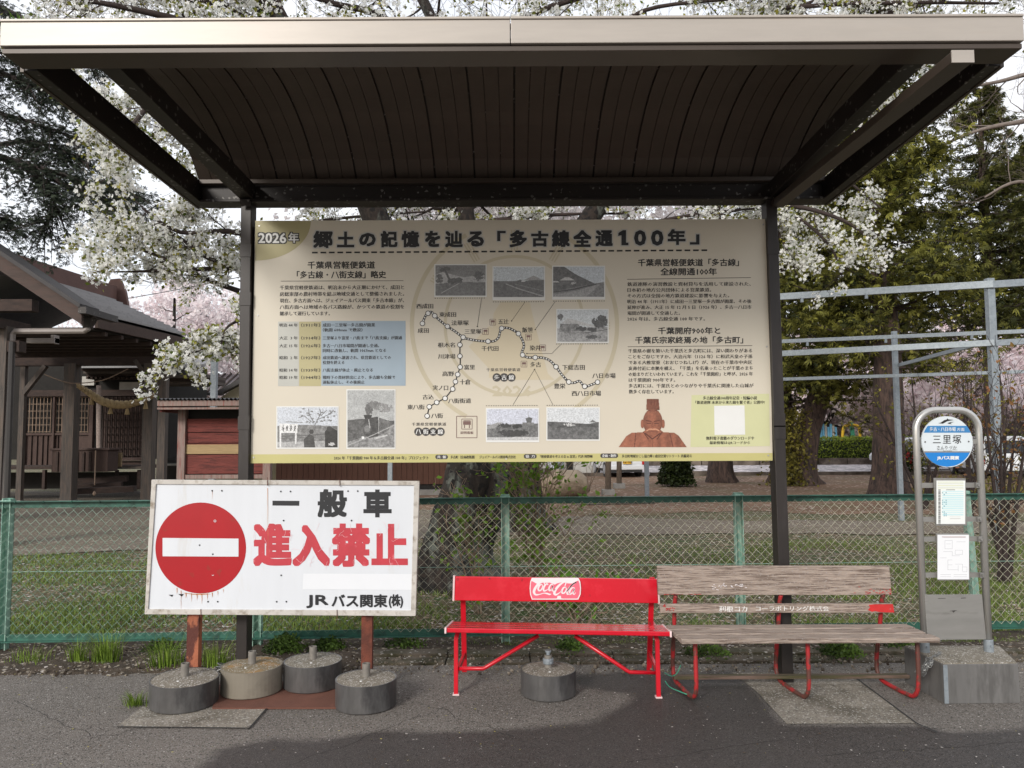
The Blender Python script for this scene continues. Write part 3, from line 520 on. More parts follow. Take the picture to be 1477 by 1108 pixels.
P = Paint(72, 44, 2, (.60, .62, .64)); P.poly([(0, 19), (14, 19), (34, 20), (56, 22), (72, 19), (72, 44), (0, 44)], .10, .5); P.poly([(0, 28), (72, 26), (72, 44), (0, 44)], .14, .5); P.blob(30, 23, 10, 3, .5, 3, .6, 1.5); P.poly([(58, 20), (63, 16), (70, 20)], .16); P.line([(30, 20), (44, 21)], .8, .4); photo(788, 587.5, 865.3, 635.8, P)
P = Paint(86, 58, 2, (.54, .57, .62)); P.poly([(0, 27), (40, 25), (86, 27), (86, 58), (0, 58)], .20, .5); P.poly([(0, 50), (86, 48), (86, 58), (0, 58)], .38, .3); P.line([(2, 42), (86, 38)], 1, .1); P.line([(2, 45), (86, 42)], .8, .12)
for a in [((52, 32), (52, 22), (44, 8)), ((53, 26), (62, 8), (60, 2)), ((50, 22), (38, 12), (30, 15)), ((56, 18), (74, 10), (80, 4)), ((46, 12), (44, 2)), ((62, 12), (70, 4))]: P.line(a, 1, .12)
for i in range(26): r_ = np.random.default_rng(i); P.blob(28+r_.random()*56, 2+r_.random()*20, 2.4, 1.3, .16, i, .4, 1)
P.poly([(3, 23), (29, 24), (28, 37), (3, 37)], .7); P.line([(4, 37), (4, 57)], 2.6, .7); P.line([(26, 37), (26, 52)], 2.2, .7); [P.blob(8+i*5.5, 30, 2, 6, .1, 40+i, .6, .8) for i in range(4)]; P.line([(12, 20.5), (36, 22)], 1, .2)
P.poly([(38, 46), (46, 38), (52, 42), (54, 58), (38, 58)], .06, .4); P.ell(48.5, 35, 3.2, 3.4, .05); P.poly([(68, 34), (76, 28), (86, 34), (86, 58), (68, 58)], .03, .4); P.ell(74, 31, 4, 4, .05); P.blob(77, 53, 5, 3, .5, 3, .3, 1); photo(398.5, 586, 488.5, 647.5, P)
P = Paint(65, 79, 2, (.42, .43, .43)); P.a *= (1.15-.35*fbm(P.h, P.w, 18, 4)[..., None]); P.poly([(0, 41), (20, 39), (65, 42), (65, 79), (0, 79)], .11, .5); P.poly([(0, 71), (30, 62), (65, 46), (65, 79), (0, 79)], .24, .5); P.blob(30, 26, 6, 9, .13, 4, .2); P.blob(38, 20, 10, 8, .18, 5, .4); P.blob(50, 24, 14, 7, .24, 6, .5); P.poly([(22, 34), (34, 34), (32, 39), (24, 39)], .04); P.poly([(24, 39), (42, 36), (44, 62), (30, 66), (22, 60)], .06, .5); P.ell(27, 53, 6, 7, .10); P.ell(27, 53, 4, 5, .2); P.poly([(43, 37), (58, 42), (58, 54), (44, 62)], .13, .5); P.line([(29, 40), (31, 52)], 1, .45); P.line([(43, 38), (43, 60)], .9, .5); P.line([(0, 76), (34, 62), (64, 48)], 1, .4); P.ell(21, 65, 2, 2, .75); P.line([(38, 66), (54, 62)], 2.4, .5); photo(499.6, 561.5, 570.5, 647.6, P)
# generic carved bust print
P = Paint(101, 71, 2, s(164, 104, 80, .8)); m1 = np.zeros((P.h, P.w), bool)
def pm(pts):
    q = Paint(101, 71, 2, 0.); q.poly(pts, 1.); return q.a[..., 0] > .5
SH = [(1, 70), (12, 54), (20, 49), (36, 48), (40, 45), (62, 45), (66, 48), (82, 49), (88, 53), (100, 70)]
xx, yy = P.xx, P.yy; head = ((xx-50.5)/14)**2+((yy-33)/19)**2 < 1; ears = (((np.abs(xx-50.5)-15)/2.4)**2+((yy-36)/6.5)**2 < 1)
hat = pm([(42, 0), (59, 0), (60.5, 16), (41, 16)]); msk = pm(SH) | head | ears | hat
P.a *= (.6+.8*fbm(P.h, P.w, 5, 8)[..., None]); P.a *= (1.12-.35*(xx/101)-.12*np.sin(xx*.45)*(yy > 50))[..., None]; P.a[head] *= (1.1-np.abs(xx-50.5)/32)[head][..., None]; P.a[hat] *= .62
for a in range(4): P.line([(44+a*4.5, 0), (44+a*4.3, 9)], .8, s(96, 48, 38)); 
P.line([(41, 16), (50, 17.5), (60.5, 16)], 1, s(90, 50, 40)); P.line([(41, 31), (48, 32.5)], 1.6, s(92, 52, 42)); P.line([(53, 32.5), (60, 31)], 1.6, s(92, 52, 42)); P.line([(42, 35), (48, 35.5)], 1, s(70, 40, 34)); P.line([(53, 35.5), (59, 35)], 1, s(70, 40, 34)); P.line([(50.5, 34), (49, 40), (52.5, 41)], 1, s(120, 70, 54)); P.line([(42, 46), (46, 43.5), (50.5, 44), (55, 43.5), (59.5, 46)], 1.8, s(205, 150, 120, .9)); P.line([(46, 47.5), (55, 47.5)], 1, s(84, 46, 38)); P.line([(40, 50), (50, 58), (61, 50)], 1.6, s(84, 46, 38)); P.line([(37, 48), (44, 58)], 1.4, s(90, 50, 40)); P.line([(64, 48), (57, 58)], 1.4, s(90, 50, 40)); P.line([(26, 49), (24, 70)], 1.2, s(96, 54, 42)); P.line([(75, 49), (80, 70)], 1.2, s(96, 54, 42)); P.line([(51, 60), (50, 70)], 1, s(120, 74, 56))
grid_print('statue_image', 891, 575.5, 991.5, 646, L2, P.a, bo, m_vcol, mask=msk)
m_screw = mat('screw_head', (.45, .44, .42), rough=.4, metal=.6, var=.1)
for x, y in ((374, 326), (372, 455), (366, 660), (1101, 324), (1106, 500), (1108, 657), (620, 322), (860, 321), (730, 662)):
    q = at(x, y, BY-.001); b = MB(); b.tube([(q.x, BY, q.z), (q.x, BY-.004, q.z)], .006, 10); build('screw', b, m_board if x > 380 and x < 1000 else m_screw, bo)

m_crack = mat('crack_shadow', (.035, .033, .03), rough=1, var=.2)
for i, (x0, y0, x1, y1) in enumerate(((130, 1066, 250, 1040), (20, 1010, 130, 1062), (600, 1012, 742, 1062), (1190, 1090, 1477, 1070), (905, 1100, 1130, 1066), (430, 1100, 640, 1020))):
    p0, p1 = gr(x0, y0, .0015), gr(x1, y1, .0015); n = 26; q = []
    for k in range(n+1):
        t = k/n; v = p0.lerp(p1, t); d = (p1-p0).normalized(); o = Vector((-d.y, d.x, 0))*(.05*mnoise.noise(Vector((t*5, i*7, 0)))+.02*mnoise.noise(Vector((t*21, i*3, 0)))); q.append((v+o, .0016*(1+mnoise.noise(Vector((t*30, i, 5))))))
    b = MB()
    for (a, wa), (c_, wc) in zip(q[:-1], q[1:]):
        d = (c_-a).normalized(); nn_ = Vector((-d.y, d.x, 0)); b.sheet([a-nn_*wa, c_-nn_*wc, c_+nn_*wc, a+nn_*wa])
    build('pavement_crack', b, m_crack, kind='structure')
# ---------------------------------------------------------------- no-entry sign
SY = 4.93
m_enam = mat('white_enamel', s(226, 229, 234, .84), rough=.45, var=.03, vs=2.5, col2=s(212, 206, 196, .84), amt=.15, c2s=3, stretch=(3, 1, .5), soft=.12)
m_frame = mat('weathered_white_frame', s(206, 200, 192, .82), rough=.6, var=.12, vs=8, col2=s(138, 126, 112), amt=.35, c2s=14)
m_signred = mat('sign_red', s(182, 22, 34, .8), rough=.35, var=.05, vs=5, speck=[(s(150, 40, 36), .02, 40, .01)])
m_fadedred = mat('faded_red_lettering', s(204, 62, 74, .8), rough=.45, var=.10, vs=10, col2=s(226, 150, 155), amt=.2, c2s=8)
m_rust = mat('rusty_steel', s(120, 62, 44, .85), rough=.8, var=.3, vs=9, col2=s(84, 42, 30), amt=.5, c2s=12, bump=.4, bs=80)
m_rust2 = mat('flaking_rusty_steel', s(168, 98, 68, .75), rough=.75, var=.25, vs=10, col2=s(84, 40, 30), amt=.5, c2s=9, soft=.03, bump=.5, bs=60, stretch=(1, 1, .5))
sg = thing('no_entry_sign', at(405, 985, SY+.07), 'white no entry signboard with red disc and Japanese lettering on two rusty posts', 'sign')
c4 = [at(209, 886, SY), at(599.5, 888.5, SY), at(605, 694, SY), at(219, 692, SY)]
ins_ = [at(214.5, 878.5, SY+.004), at(593, 880.5, SY+.004), at(597.5, 700, SY+.004), at(226, 698.5, SY+.004)]
b = MB(); b.slab(ins_, (0, .012, 0)); build('panel', b, m_enam, sg)
FR = [(c4[0], c4[1], ins_[1], ins_[0]), (c4[1], c4[2], ins_[2], ins_[1]), (c4[2], c4[3], ins_[3], ins_[2]), (c4[3], c4[0], ins_[0], ins_[3])]
for q in FR:
    q = [Vector((v.x, SY-.006, v.z)) for v in q]; b = MB(); b.slab(q, (0, .034, 0)); build('frame_bar', b, m_frame, sg, bevel=.002)
for x0, x1, yt, m_ in ((275, 291.5, 880, m_rust2), (523.5, 538.5, 880, m_rust)):
    a = at((x0+x1)/2, 820, SY+.065); wdt = (x1-x0)/F*5.0; b = MB(); b.box(a.x-wdt/2, a.x+wdt/2, SY+.03, SY+.03+wdt*.75, -.02, at(x0, 700, SY+.04).z); build('post', b, m_, sg, label='rusty post with flaking orange paint' if m_ is m_rust2 else None)
K1, K2 = SY+.004-.0012, SY+.004-.0026
p = Print(K1); p.disc(289.5, 790.5, 65.4, n=72, ry=65.6); build('red_disc', p, m_signred, sg)
p = Print(K2); p.poly([(234.5, 802.5), (344, 803), (344, 777), (234.5, 776)]); build('white_bar', p, m_enam, sg)
p = Print(K1); B = lambda st, x0, y0, x1, y1, bd, sp=1.: p.text(st, x0, y0, x1, y1, bold=bd, res=3, sp=sp)
p.poly([(393, 729.3), (431.5, 729.6), (431.8, 722.6), (393, 722.3)]); build('black_letter', p, m_black, sg)
for ch, x0, x1, y0, y1 in (('般', 458, 500.5, 705.5, 746.5), ('車', 524, 565, 706, 746.5)): p = Print(K1); p.text(ch, x0, y0, x1, y1, rpx=1.7, res=3); build('black_letter', p, m_black, sg)
for ch, x0, x1, y0, y1 in (('進', 365, 421, 755, 817), ('入', 421.5, 476, 757, 817), ('禁', 478.5, 534, 755, 818), ('止', 535.5, 588.5, 755.5, 815.5)): p = Print(K1); p.text(ch, x0, y0, x1, y1, rpx=2.7, res=3); build('red_letter', p, m_fadedred, sg)
# cracks in the old red film: thin pale lines over the letters
p = Print(K2); r_ = np.random.default_rng(5)
for i in range(34):
    x, y = r_.uniform(368, 585), r_.uniform(762, 812); a = r_.uniform(0, 6.28); pts = [(x, y)]
    for j in range(4): a += r_.normal()*.5; x += math.cos(a)*3; y += math.sin(a)*3; pts.append((x, y))
    p.stroke(pts, .32)
build('film_cracks', p, mat('cracked_film', s(226, 190, 194), rough=.5, var=0), sg, kind='stuff')
p = Print(K1); p.poly([(436.5, 850), (594, 851), (594, 828), (437.5, 827.5)]); build('cover_strip', p, mat('clean_white_strip', s(236, 238, 242, .86), rough=.35, var=.02), sg)
p = Print(K2); p.text('JR', 441.5, 858, 474, 877.5, rpx=.85, res=3); p.text('バス関東', 478, 857, 559, 876.5, rpx=.8, res=3); p.text('(株)', 560.5, 857, 581.5, 877.5, rpx=.7, res=2); build('company_lettering', p, m_black, sg, kind='stuff')
m_stain = mat('rust_stain', s(190, 130, 84), rough=.6, var=.3, vs=20)
p = Print(K2)
for x, y0, L, wd in [(255, 848, 9, 1.2), (261, 852, 16, 1.), (268, 855, 8, 1.6), (276, 856, 12, 1), (284, 857, 9, 1.5), (291, 857, 14, 1.2), (299, 856, 10, 1), (306, 855, 7, 1.5), (314, 853, 6, 1), (322, 850, 5, .8), (386, 704, 60, .7), (386.5, 764, 40, .4), (306, 708, 12, .5), (261, 866, 14, .5)]: p.stroke([(x, y0), (x+.3, y0+L*.5), (x, y0+L)], [wd, wd*.6, .1])
p.poly([(262, 855), (277, 857.6), (290, 858.2), (304, 857), (300, 856.4), (280, 856.6)]); build('rust_streaks', p, m_stain, sg, kind='stuff')
p = Print(K2); [p.disc(x, y, 1.25, n=10) for x, y in ((306, 708), (320, 708), (405, 709), (419, 709), (502, 708.5), (516, 708.5), (300, 868), (314, 868), (399, 868), (413, 868), (405.5, 830), (307, 799.5), (288, 786.5), (409, 751), (507, 751))]; p.poly([(243, 858), (250, 858), (248, 861)]); p.poly([(257, 857), (265, 857), (262, 860.5)]); build('bolt_holes', p, m_black, sg, kind='stuff')
p = Print(K2-.001); p.ring(310, 751.5, 1.5, .7, n=14); p.ring(307, 829, 1.3, .6, n=14, a0=180, a1=360); build('chipped_spots', p, m_enam, sg, kind='stuff')
for x, y0, y1 in ((385.5, 689, 700), (289.5, 879, 890), (490, 691, 701), (486, 880, 892)):
    b = MB(); q = [at(x, y0, SY+.03), at(x, y0, SY-.012), at(x+.3, y1, SY-.012), at(x+.3, y1, SY+.03)]; b.tube(q, .0022, 5); build('wire_tie', b, m_rust, sg)
# ---------------------------------------------------------------- rust plate and concrete weights
b = MB(); P = [gr(306, 1021, .012), gr(487.5, 1020.5, .012), gr(487.5, 983, .012), gr(318, 983, .012)]; b.slab([v-Vector((0, 0, .009)) for v in P], (0, 0, .009)); build('rusty_plate', b, mat('brown_rust_plate', s(112, 72, 58, .85), rough=.9, var=.2, vs=6, bump=.4, bs=120), label='flat rusty steel plate lying under the row of round concrete weights', cat='steel plate')
m_band = mat('dull_galvanised_band', s(120, 118, 117, .75), rough=.36, metal=.5, var=.22, vs=5, stretch=(2, 2, .8), col2=s(96, 94, 94, .65), amt=.42, c2s=4, bump=.05, bs=20)
m_bandt = mat('taupe_painted_band', s(140, 132, 118, .8), rough=.55, metal=.1, var=.1, vs=4, col2=s(112, 104, 92), amt=.3, c2s=5)
m_top = mat('weight_concrete', s(138, 130, 116, .85), rough=.9, var=.22, vs=9, bump=.6, bs=120, col2=s(96, 90, 78), amt=.4, c2s=9, speck=[((.45, .43, .4), .15, 150, .05)])
m_topo = mat('lichen_concrete', s(138, 124, 98, .85), rough=.9, var=.22, vs=9, bump=.6, bs=120, col2=s(160, 118, 56), amt=.42, c2s=4, speck=[((.45, .43, .4), .12, 150, .05)])
m_galv = mat('galvanised_steel', s(158, 166, 172, .8), rough=.5, metal=.35, var=.12, vs=14, col2=s(128, 136, 142), amt=.4, c2s=30)
m_stub = mat('dull_pipe_stub', s(146, 140, 132, .7), rough=.55, metal=.2, var=.2, vs=20)
def weight(px, Y, z, label, mb_, mt_, r=.186, h=.158, tilt=0, fit=False, px_stub=0):
    Y += .045; c = at(px, 985, Y); t = thing('concrete_weight', (0, 0, 0), label, 'concrete weight', 'round concrete weights with a pipe stub')
    b = MB(); b.lathe(0, 0, [(r-.004, .002), (r, .006), (r, h), (r-.006, h), (r-.006, h-.012)], 48); build('steel_band', b, mb_, t, smooth=False)
    b = MB(); b.lathe(0, 0, [(r-.006, h-.03), (r-.006, h-.002), (r*.6, h+.004), (.03, h+.008), (.001, h+.008)], 40); build('concrete_top', b, mt_, t)
    b = MB(); sx = px_stub; b.lathe(sx, 0, [(.024, h), (.024, h+.085), (.018, h+.085), (.018, h+.05)], 20)
    build('pipe_stub', b, m_stub, t, smooth=False)
    if fit: b = MB(); b.lathe(sx, 0, [(.03, h+.03), (.034, h+.035), (.034, h+.06), (.03, h+.065)], 14); b.lathe(sx, 0, [(.012, h+.085), (.012, h+.10), (.02, h+.102), (.02, h+.112), (.001, h+.114)], 12); b.tube([(sx, -.03, h+.048), (sx, -.05, h+.048)], .008, 8); build('clamp_fitting', b, m_galv, t)
    b = MB(); b.lathe(.012-.03, -.085, [(.008, h+.004), (.006, h+.0075), (.001, h+.008)], 8); build('bird_dropping', b, m_white, t)
    t.location = (c.x, Y, z); t.rotation_euler = (rad(tilt), rad(tilt*.6), random.random()*.5); return t
weight(266, 4.72, .009, 'leftmost dull steel banded concrete weight, front left of the no entry sign', m_band, m_top, r=.196, h=.150, tilt=1.2)
weight(363, 4.93, .0125, 'taupe painted concrete weight with orange lichen on top, on the rusty plate', m_bandt, m_topo)
weight(451, 5.03, .0125, 'steel banded concrete weight at the back of the rusty plate, lowest in shade', m_band, m_top, r=.182)
weight(528, 4.69, .002, 'steel banded concrete weight in front of the right sign post', m_band, m_top, r=.181)
weight(791, 4.88, .002, 'steel banded concrete weight with clamp fitting, under the red bench', m_band, m_top, r=.172, h=.15, fit=True)
# ---------------------------------------------------------------- red bench
m_red = mat('glossy_red_paint', s(212, 22, 44, .85), rough=.22, var=.04, vs=3, coat=.3, col2=s(226, 70, 84), amt=.16, c2s=3, soft=.2, speck=[(s(120, 30, 36), .006, 60, .003)])
m_redleg = mat('red_leg_paint', s(208, 24, 42, .85), rough=.3, var=.06, vs=8)
m_cap = mat('white_plastic_edge', s(232, 205, 205, .9), rough=.4, var=.08, vs=20)
rb = thing('red_bench', (.28, 4.95, 0), 'glossy red metal bench with a soft drink logo on its backrest', 'bench')
def uni(px, Y, z):   # x on the pixel column, own height
    q = at(px, 850, Y); return Vector((q.x, Y, z))
def panel4(name, tl, tr, brt, bl, Y, th, m_, par, bev=.003, Yb=None):
    q = [at(*bl, Yb or Y), at(*brt, Yb or Y), at(*tr, Y), at(*tl, Y)]; b = MB(); b.slab(q, (0, th, 0)); return build(name, b, m_, par, bevel=bev)
BYB = 5.20
bk = panel4('backrest', (656.5, 831.5), (947.5, 835.5), (949.5, 870.5), (655.5, 866.5), BYB, .022, m_red, rb, .005, BYB-.01)
panel4('end_cap', (653.5, 830.5), (656.3, 830.6), (655.2, 867.5), (652.5, 867.5), BYB-.003, .028, m_cap, rb, .002); panel4('end_cap', (947.7, 834.5), (950, 834.6), (952.2, 871.8), (949.7, 871.7), BYB-.003, .028, m_cap, rb, .002)
# seat: four slats
yf, yr = 4.79, 5.12
fl, fr_, rl, rr = at(642.5, 906, yf), at(967.5, 911.5, yf-.03), at(653, 896, yr), at(955.5, 901, yr-.02)

for i in range(4):
    t0, t1 = i/4+.012, (i+1)/4-.012
    A = fl.lerp(rl, t0); Bq = fr_.lerp(rr, t0); Cq = fr_.lerp(rr, t1); Dq = fl.lerp(rl, t1)
    b = MB(); b.slab([A, Bq, Cq, Dq], (0, 0, -.028)); build('seat_slat', b, m_red, rb, bevel=.005)
for a, c_ in ((fl, rl), (fr_, rr)):
    a = Vector((a.x, a.y-.006, a.z-.014)); c_ = Vector((c_.x, c_.y+.004, c_.z-.014)); b = MB(); b.bar(a, c_, .012, .036); build('end_cap', b, m_cap, rb, bevel=.003)
for px, pxt, ft, yy in ((657.8, 659, 1003, 4.80), (949.8, 947.5, 1007, 4.69)):
    g = gr(px, ft-1, 0); zt_ = .398; b = MB(); pts = [(g.x, g.y, .004), (g.x-.0, g.y+.01, .25), (g.x, g.y+.01, zt_-.06), (g.x+(.01 if px < 700 else -.01), g.y+.03, zt_-.02), (g.x+(.02 if px < 700 else -.02), g.y+.09, zt_)]
    b.tube(pts, .0185, 4, c=None); build('front_leg', b, m_redleg, rb, bevel=.002)
    b = MB(); b.box(g.x-.02, g.x+.02, g.y-.02, g.y+.02, 0, .008); build('foot', b, m_cap, rb)
    xr_ = at(669.5 if px < 700 else 936.5, 900, 5.34).x; b = MB(); b.bar((xr_, 5.38, 0), (xr_+(-.003 if px < 700 else .006), 5.235, .655), .034, .016, up=(0, 1, 0)); build('upright', b, m_redleg, rb, bevel=.002)
    b = MB(); b.bar((g.x+.005, g.y, .135), (xr_, 5.33, .125), .018, .034); build('side_rail', b, m_redleg, rb, bevel=.002)
    b = MB(); b.bar((g.x+.01, g.y+.06, .386), (xr_, 5.28, .352), .03, .018); build('seat_bearer', b, m_redleg, rb)
yb_ = 4.93; b = MB()
q = [at(x, y, yb_) for x, y in ((660, 964.5), (697, 964.5), (702, 962), (777, 916.5))]; b.tube(q, .0125, 8); build('brace', b, m_redleg, rb, smooth=True)
q = [at(x, y, yb_-.04) for x, y in ((829, 917), (903, 966.5), (908, 969.5), (948, 970.5))]; b = MB(); b.tube(q, .0125, 8); build('brace', b, m_redleg, rb, smooth=True)
# logo print on the backrest
LB = BYB-.0135; m_pink = mat('faded_pink_print', s(236, 112, 132, .9), rough=.4, var=.08, vs=30); m_lw = mat('worn_white_print', s(240, 232, 234, .9), rough=.4, var=.03)
lg = lambda P: [(760+x/18.4625, 820+y/18.46) for x, y in P]
p = Print(LB); p.poly(lg([(130, 250), (1370, 250), (1420, 350), (1440, 530), (1430, 690), (1370, 830), (130, 830), (85, 690), (72, 530), (90, 350)])); build('logo_panel', p, m_lw, bk)
p = Print(LB-.0008); p.poly(lg([(120, 330), (250, 400), (330, 420), (420, 380), (520, 385), (600, 375), (740, 430), (800, 400), (950, 360), (1100, 400), (1200, 400), (1370, 320), (1400, 400), (1415, 540), (1400, 690), (1345, 800), (900, 805), (850, 780), (790, 800), (150, 805), (110, 690), (95, 540), (105, 400)])); build('logo_ground', p, m_pink, bk)
p = Print(LB-.0016); sw = lambda P, wd: p.stroke(catmull(lg(P), 5), (np.interp(np.linspace(0, 1, (len(P)-1)*5+1), np.linspace(0, 1, len(wd)), wd))/18.46)
sw([(470, 430), (450, 350), (400, 350), (290, 430), (210, 550), (190, 640), (240, 700), (340, 690), (450, 660), (540, 670), (600, 690), (650, 680)], [26, 30, 40, 62, 70, 66, 44, 22, 20, 40, 44, 6])
for ox, oy in ((330, 0), (1000-70+30, 70)): sw([(ox+90, 430+oy), (ox+20, 440+oy), (ox-30, 530+oy), (ox-10, 590+oy), (ox+50, 570+oy), (ox+90, 490+oy), (ox+80, 430+oy)], [16, 40, 48, 40, 34, 30, 14])
sw([(560, 440), (540, 410), (480, 450), (440, 540), (460, 600), (520, 580), (570, 550)], [24, 34, 44, 48, 40, 24, 14])
sw([(700, 430), (640, 430), (590, 520), (600, 590), (650, 560), (700, 460), (670, 570), (700, 600), (760, 540)], [20, 34, 44, 40, 24, 30, 36, 24, 10])
sw([(1010, 470), (1040, 370), (970, 370), (850, 460), (760, 570), (730, 660), (770, 700), (850, 660), (930, 590)], [24, 30, 40, 60, 68, 66, 50, 24, 12])
sw([(1060, 620), (1150, 500), (1230, 410), (1330, 360), (1240, 410), (1130, 520), (1070, 640), (1090, 690), (1140, 660)], [20, 26, 36, 20, 36, 44, 44, 34, 12])
sw([(1270, 520), (1200, 520), (1140, 610), (1150, 690), (1210, 640), (1270, 540), (1230, 660), (1260, 690), (1300, 640)], [20, 34, 44, 40, 24, 30, 36, 24, 10])
p.poly(lg([(820, 730), (900, 730), (915, 800), (1060, 810), (1060, 826), (780, 826), (800, 790)])); build('logo_script', p, m_lw, bk, kind='stuff')
# ---------------------------------------------------------------- weathered wooden bench
m_wood = mat('weathered_grey_wood', s(166, 150, 138, 1.05), rough=.9, var=.25, vs=6, stretch=(1.6, 34, 34), bump=.8, bs=14, col2=s(108, 92, 82), amt=.44, c2s=3.5, soft=.06, speck=[((.36, .32, .30), .05, 160, .1)], detail=10)
m_wred = mat('chalky_red_paint', s(196, 40, 40, .9), rough=.7, var=.18, vs=12, col2=s(142, 122, 112), amt=.24, c2s=14, soft=.03)
m_pipe = mat('worn_red_pipe', s(180, 42, 46, .8), rough=.55, var=.2, vs=10, col2=s(92, 56, 48), amt=.5, c2s=9, soft=.04)
wb = thing('wooden_bench', (1.72, 4.9, 0), 'weathered grey wooden bench with flaking red paint and worn white Japanese lettering', 'bench')
YW = 5.0
panel4('back_board', (948, 816.5), (1283, 816.5), (1286.5, 858.5), (949.5, 858.5), YW, .026, m_wood, wb, .004, YW-.012)
pl = panel4('back_rail', (951.5, 871.5), (1288.5, 871), (1290.5, 884), (952.5, 884.3), YW-.015, .024, m_wood, wb, .004, YW-.018)
Z = .412
def seatp(px0, px1, ya, yb, z=Z, m_=m_wood, th=.026, n='seat_plank', pxb0=None, pxb1=None):
    A, B_ = at(px0, 920, ya), at(px1, 920, ya); C_, D_ = at(pxb1 if pxb1 else px1, 920, yb), at(pxb0 if pxb0 else px0, 920, yb)
    for v in (A, B_, C_, D_): v.z = z
    b = MB(); b.slab([A, B_, C_, D_], (0, 0, -th)); return build(n, b, m_, wb, bevel=.005)
x0f, x1f = .985, 2.50; x0r, x1r = .965, 2.455
for i, (ya, yb) in enumerate(((4.60, 4.700), (4.714, 4.812), (4.826, 4.925))):
    e = .03*(2-i)/2; b = MB(); zz_ = Z+.002*i; b.slab([(x0f-.01*i, ya, zz_), (x1f-.012*i-.01*(i == 1), ya, zz_), (x1f-.012*i-.01, yb, zz_), (x0f-.01*i-.006, yb, zz_)], (0, 0, -.03)); build('seat_plank', b, m_wood, wb, bevel=.005)
for xp, yo in ((at(998, 960, 4.8).x, 0), (at(1157, 960, 4.8).x, 0), (at(1314.5, 960, 4.78).x, 0)):
    xb = xp-.13 if xp < 1.3 else xp-.13
    xb = {0: at(973, 940, 5.05).x, 1: at(1119, 940, 5.05).x, 2: at(1262, 940, 5.05).x}[0 if xp < 1.3 else 1 if xp < 2 else 2]
    xb = xp-.02
    pts = catmull([(xp, 4.70, .372), (xp, 4.70, .26), (xp+.004, 4.715, .10), (xp, 4.76, .03), (xp-.01, 4.84, .016), (xp-.03, 5.0, .016), (xp-.045, 5.09, .03), (xp-.05, 5.13, .10), (xp-.05, 5.10, .25), (xp-.05, 5.06, .38), (xp-.05, 5.03, .52), (xp-.045, 5.01, .58)], 4)
    b = MB(); b.tube(pts, .0135, 8); build('pipe_frame', b, m_pipe, wb, smooth=True)
    b = MB(); b.bar((xp-.002, 4.68, .376), (xp-.05, 5.06, .376), .028, .010); build('seat_bearer', b, m_pipe, wb)
b = MB(); q0, q1 = at(971, 974.5, 5.06), at(1303, 973.5, 5.06); b.bar((q0.x, 5.06, .055), (q1.x+.03, 5.06, .055), .05, .022); build('foot_rail', b, mat('damp_grey_wood', s(112, 92, 82, .8), rough=.9, var=.25, vs=5, stretch=(1.2, 16, 16), col2=s(74, 70, 44, .8), amt=.5, c2s=2), wb, bevel=.004)
p = Print(YW-.0205); pts = [(1253, 872.5), (1262, 871.8), (1288, 871.6), (1290, 883.6), (1270, 883.2), (1262, 881.5), (1258, 882.6), (1252, 880), (1255, 876)]; p.poly(pts); build('red_paint_patch', p, m_wred, pl)
p = Print(YW-.0205); r_ = np.random.default_rng(2)
for i in range(16): x, y = 955+r_.random()*18, 874+r_.random()*7; p.stroke([(x, y), (x+r_.normal()*2.5, y+r_.normal()*2)], .9)
for i in range(26): x = 957+r_.random()**1.6*52; p.stroke([(x, 857.5+r_.normal()*.3), (x+4, 857.5)], .5)
for i in range(44): x = 1230+r_.random()**.6*54; y = 857.5-abs(r_.normal())*4; p.stroke([(x, y), (x+2.5, y+r_.normal()*.5)], .55)
build('red_paint_flecks', p, m_wred, pl, kind='stuff')
p = Print(YW-.0210)
p.text('利根コカ', 1037, 874, 1078, 883, bold=.03, sp=1.05); p.text('コーラボトリング株式会', 1090, 874, 1196, 881.8, bold=.03, sp=1.05)
build('worn_lettering', p, mat('worn_white_letters', s(235, 232, 228, .85), rough=.6, var=.1, vs=20, col2=s(150, 138, 128), amt=.32, c2s=40, soft=.02), pl)
p = Print(YW-.0150)
for i in range(22): x = 1024+r_.random()*55; y = 846+r_.normal()*1.6; p.stroke([(x, y), (x+2+r_.random()*2, y+r_.normal()*1)], .7)
build('ghost_lettering', p, m_lw, pl, kind='stuff')
# ---------------------------------------------------------------- bus stop sign
m_stain_s = mat('stainless_pipe', s(200, 198, 194, .95), rough=.3, metal=.7, var=.08, vs=3)
m_plate = mat('brushed_steel_plate', s(150, 148, 144, .85), rough=.5, metal=.35, var=.12, vs=2, stretch=(1, 1, 6), col2=s(112, 110, 106), amt=.3, c2s=2)
m_base = mat('grey_block_cladding', s(120, 118, 116, .8), rough=.55, metal=.2, var=.14, vs=2, stretch=(5, 5, 1), col2=s(92, 90, 88), amt=.4, c2s=3)
bs = thing('bus_stop_sign', (2.76, 4.75, 0), 'bus stop sign with round blue and white disc, timetable and steel hoop on concrete block', 'bus stop sign')
PB = [(2.565, 4.70), (3.02, 4.705), (3.15, 5.09), (2.535, 5.105)]; hb = .230
b = MB(); b.hexa([(x, y, 0) for x, y in PB], [(x+(.003 if x < 2.6 else -.003), y, hb) for x, y in PB]); base = build('base_block', b, m_base, bs, bevel=.003)
b = MB(); b.hexa([(x+(.006 if x < 2.6 else -.006), y+(.006 if y < 4.9 else -.006), hb-.002) for x, y in PB], [(x+(.008 if x < 2.6 else -.008), y+(.008 if y < 4.9 else -.008), hb+.006) for x, y in PB]); build('concrete_cap', b, m_top, bs)
b = MB(); b.box(2.563, 2.588, 4.694, 4.699, .004, hb-.004); build('corner_strip', b, m_galv, bs)
yl = 4.95; xa, xb = at(1332.5, 900, yl).x, at(1424.5, 900, yl).x; xm = (xa+xb)/2; hw = (xb-xa)/2; zt0 = at(1366, 591.5, yl).z; rr_ = .13
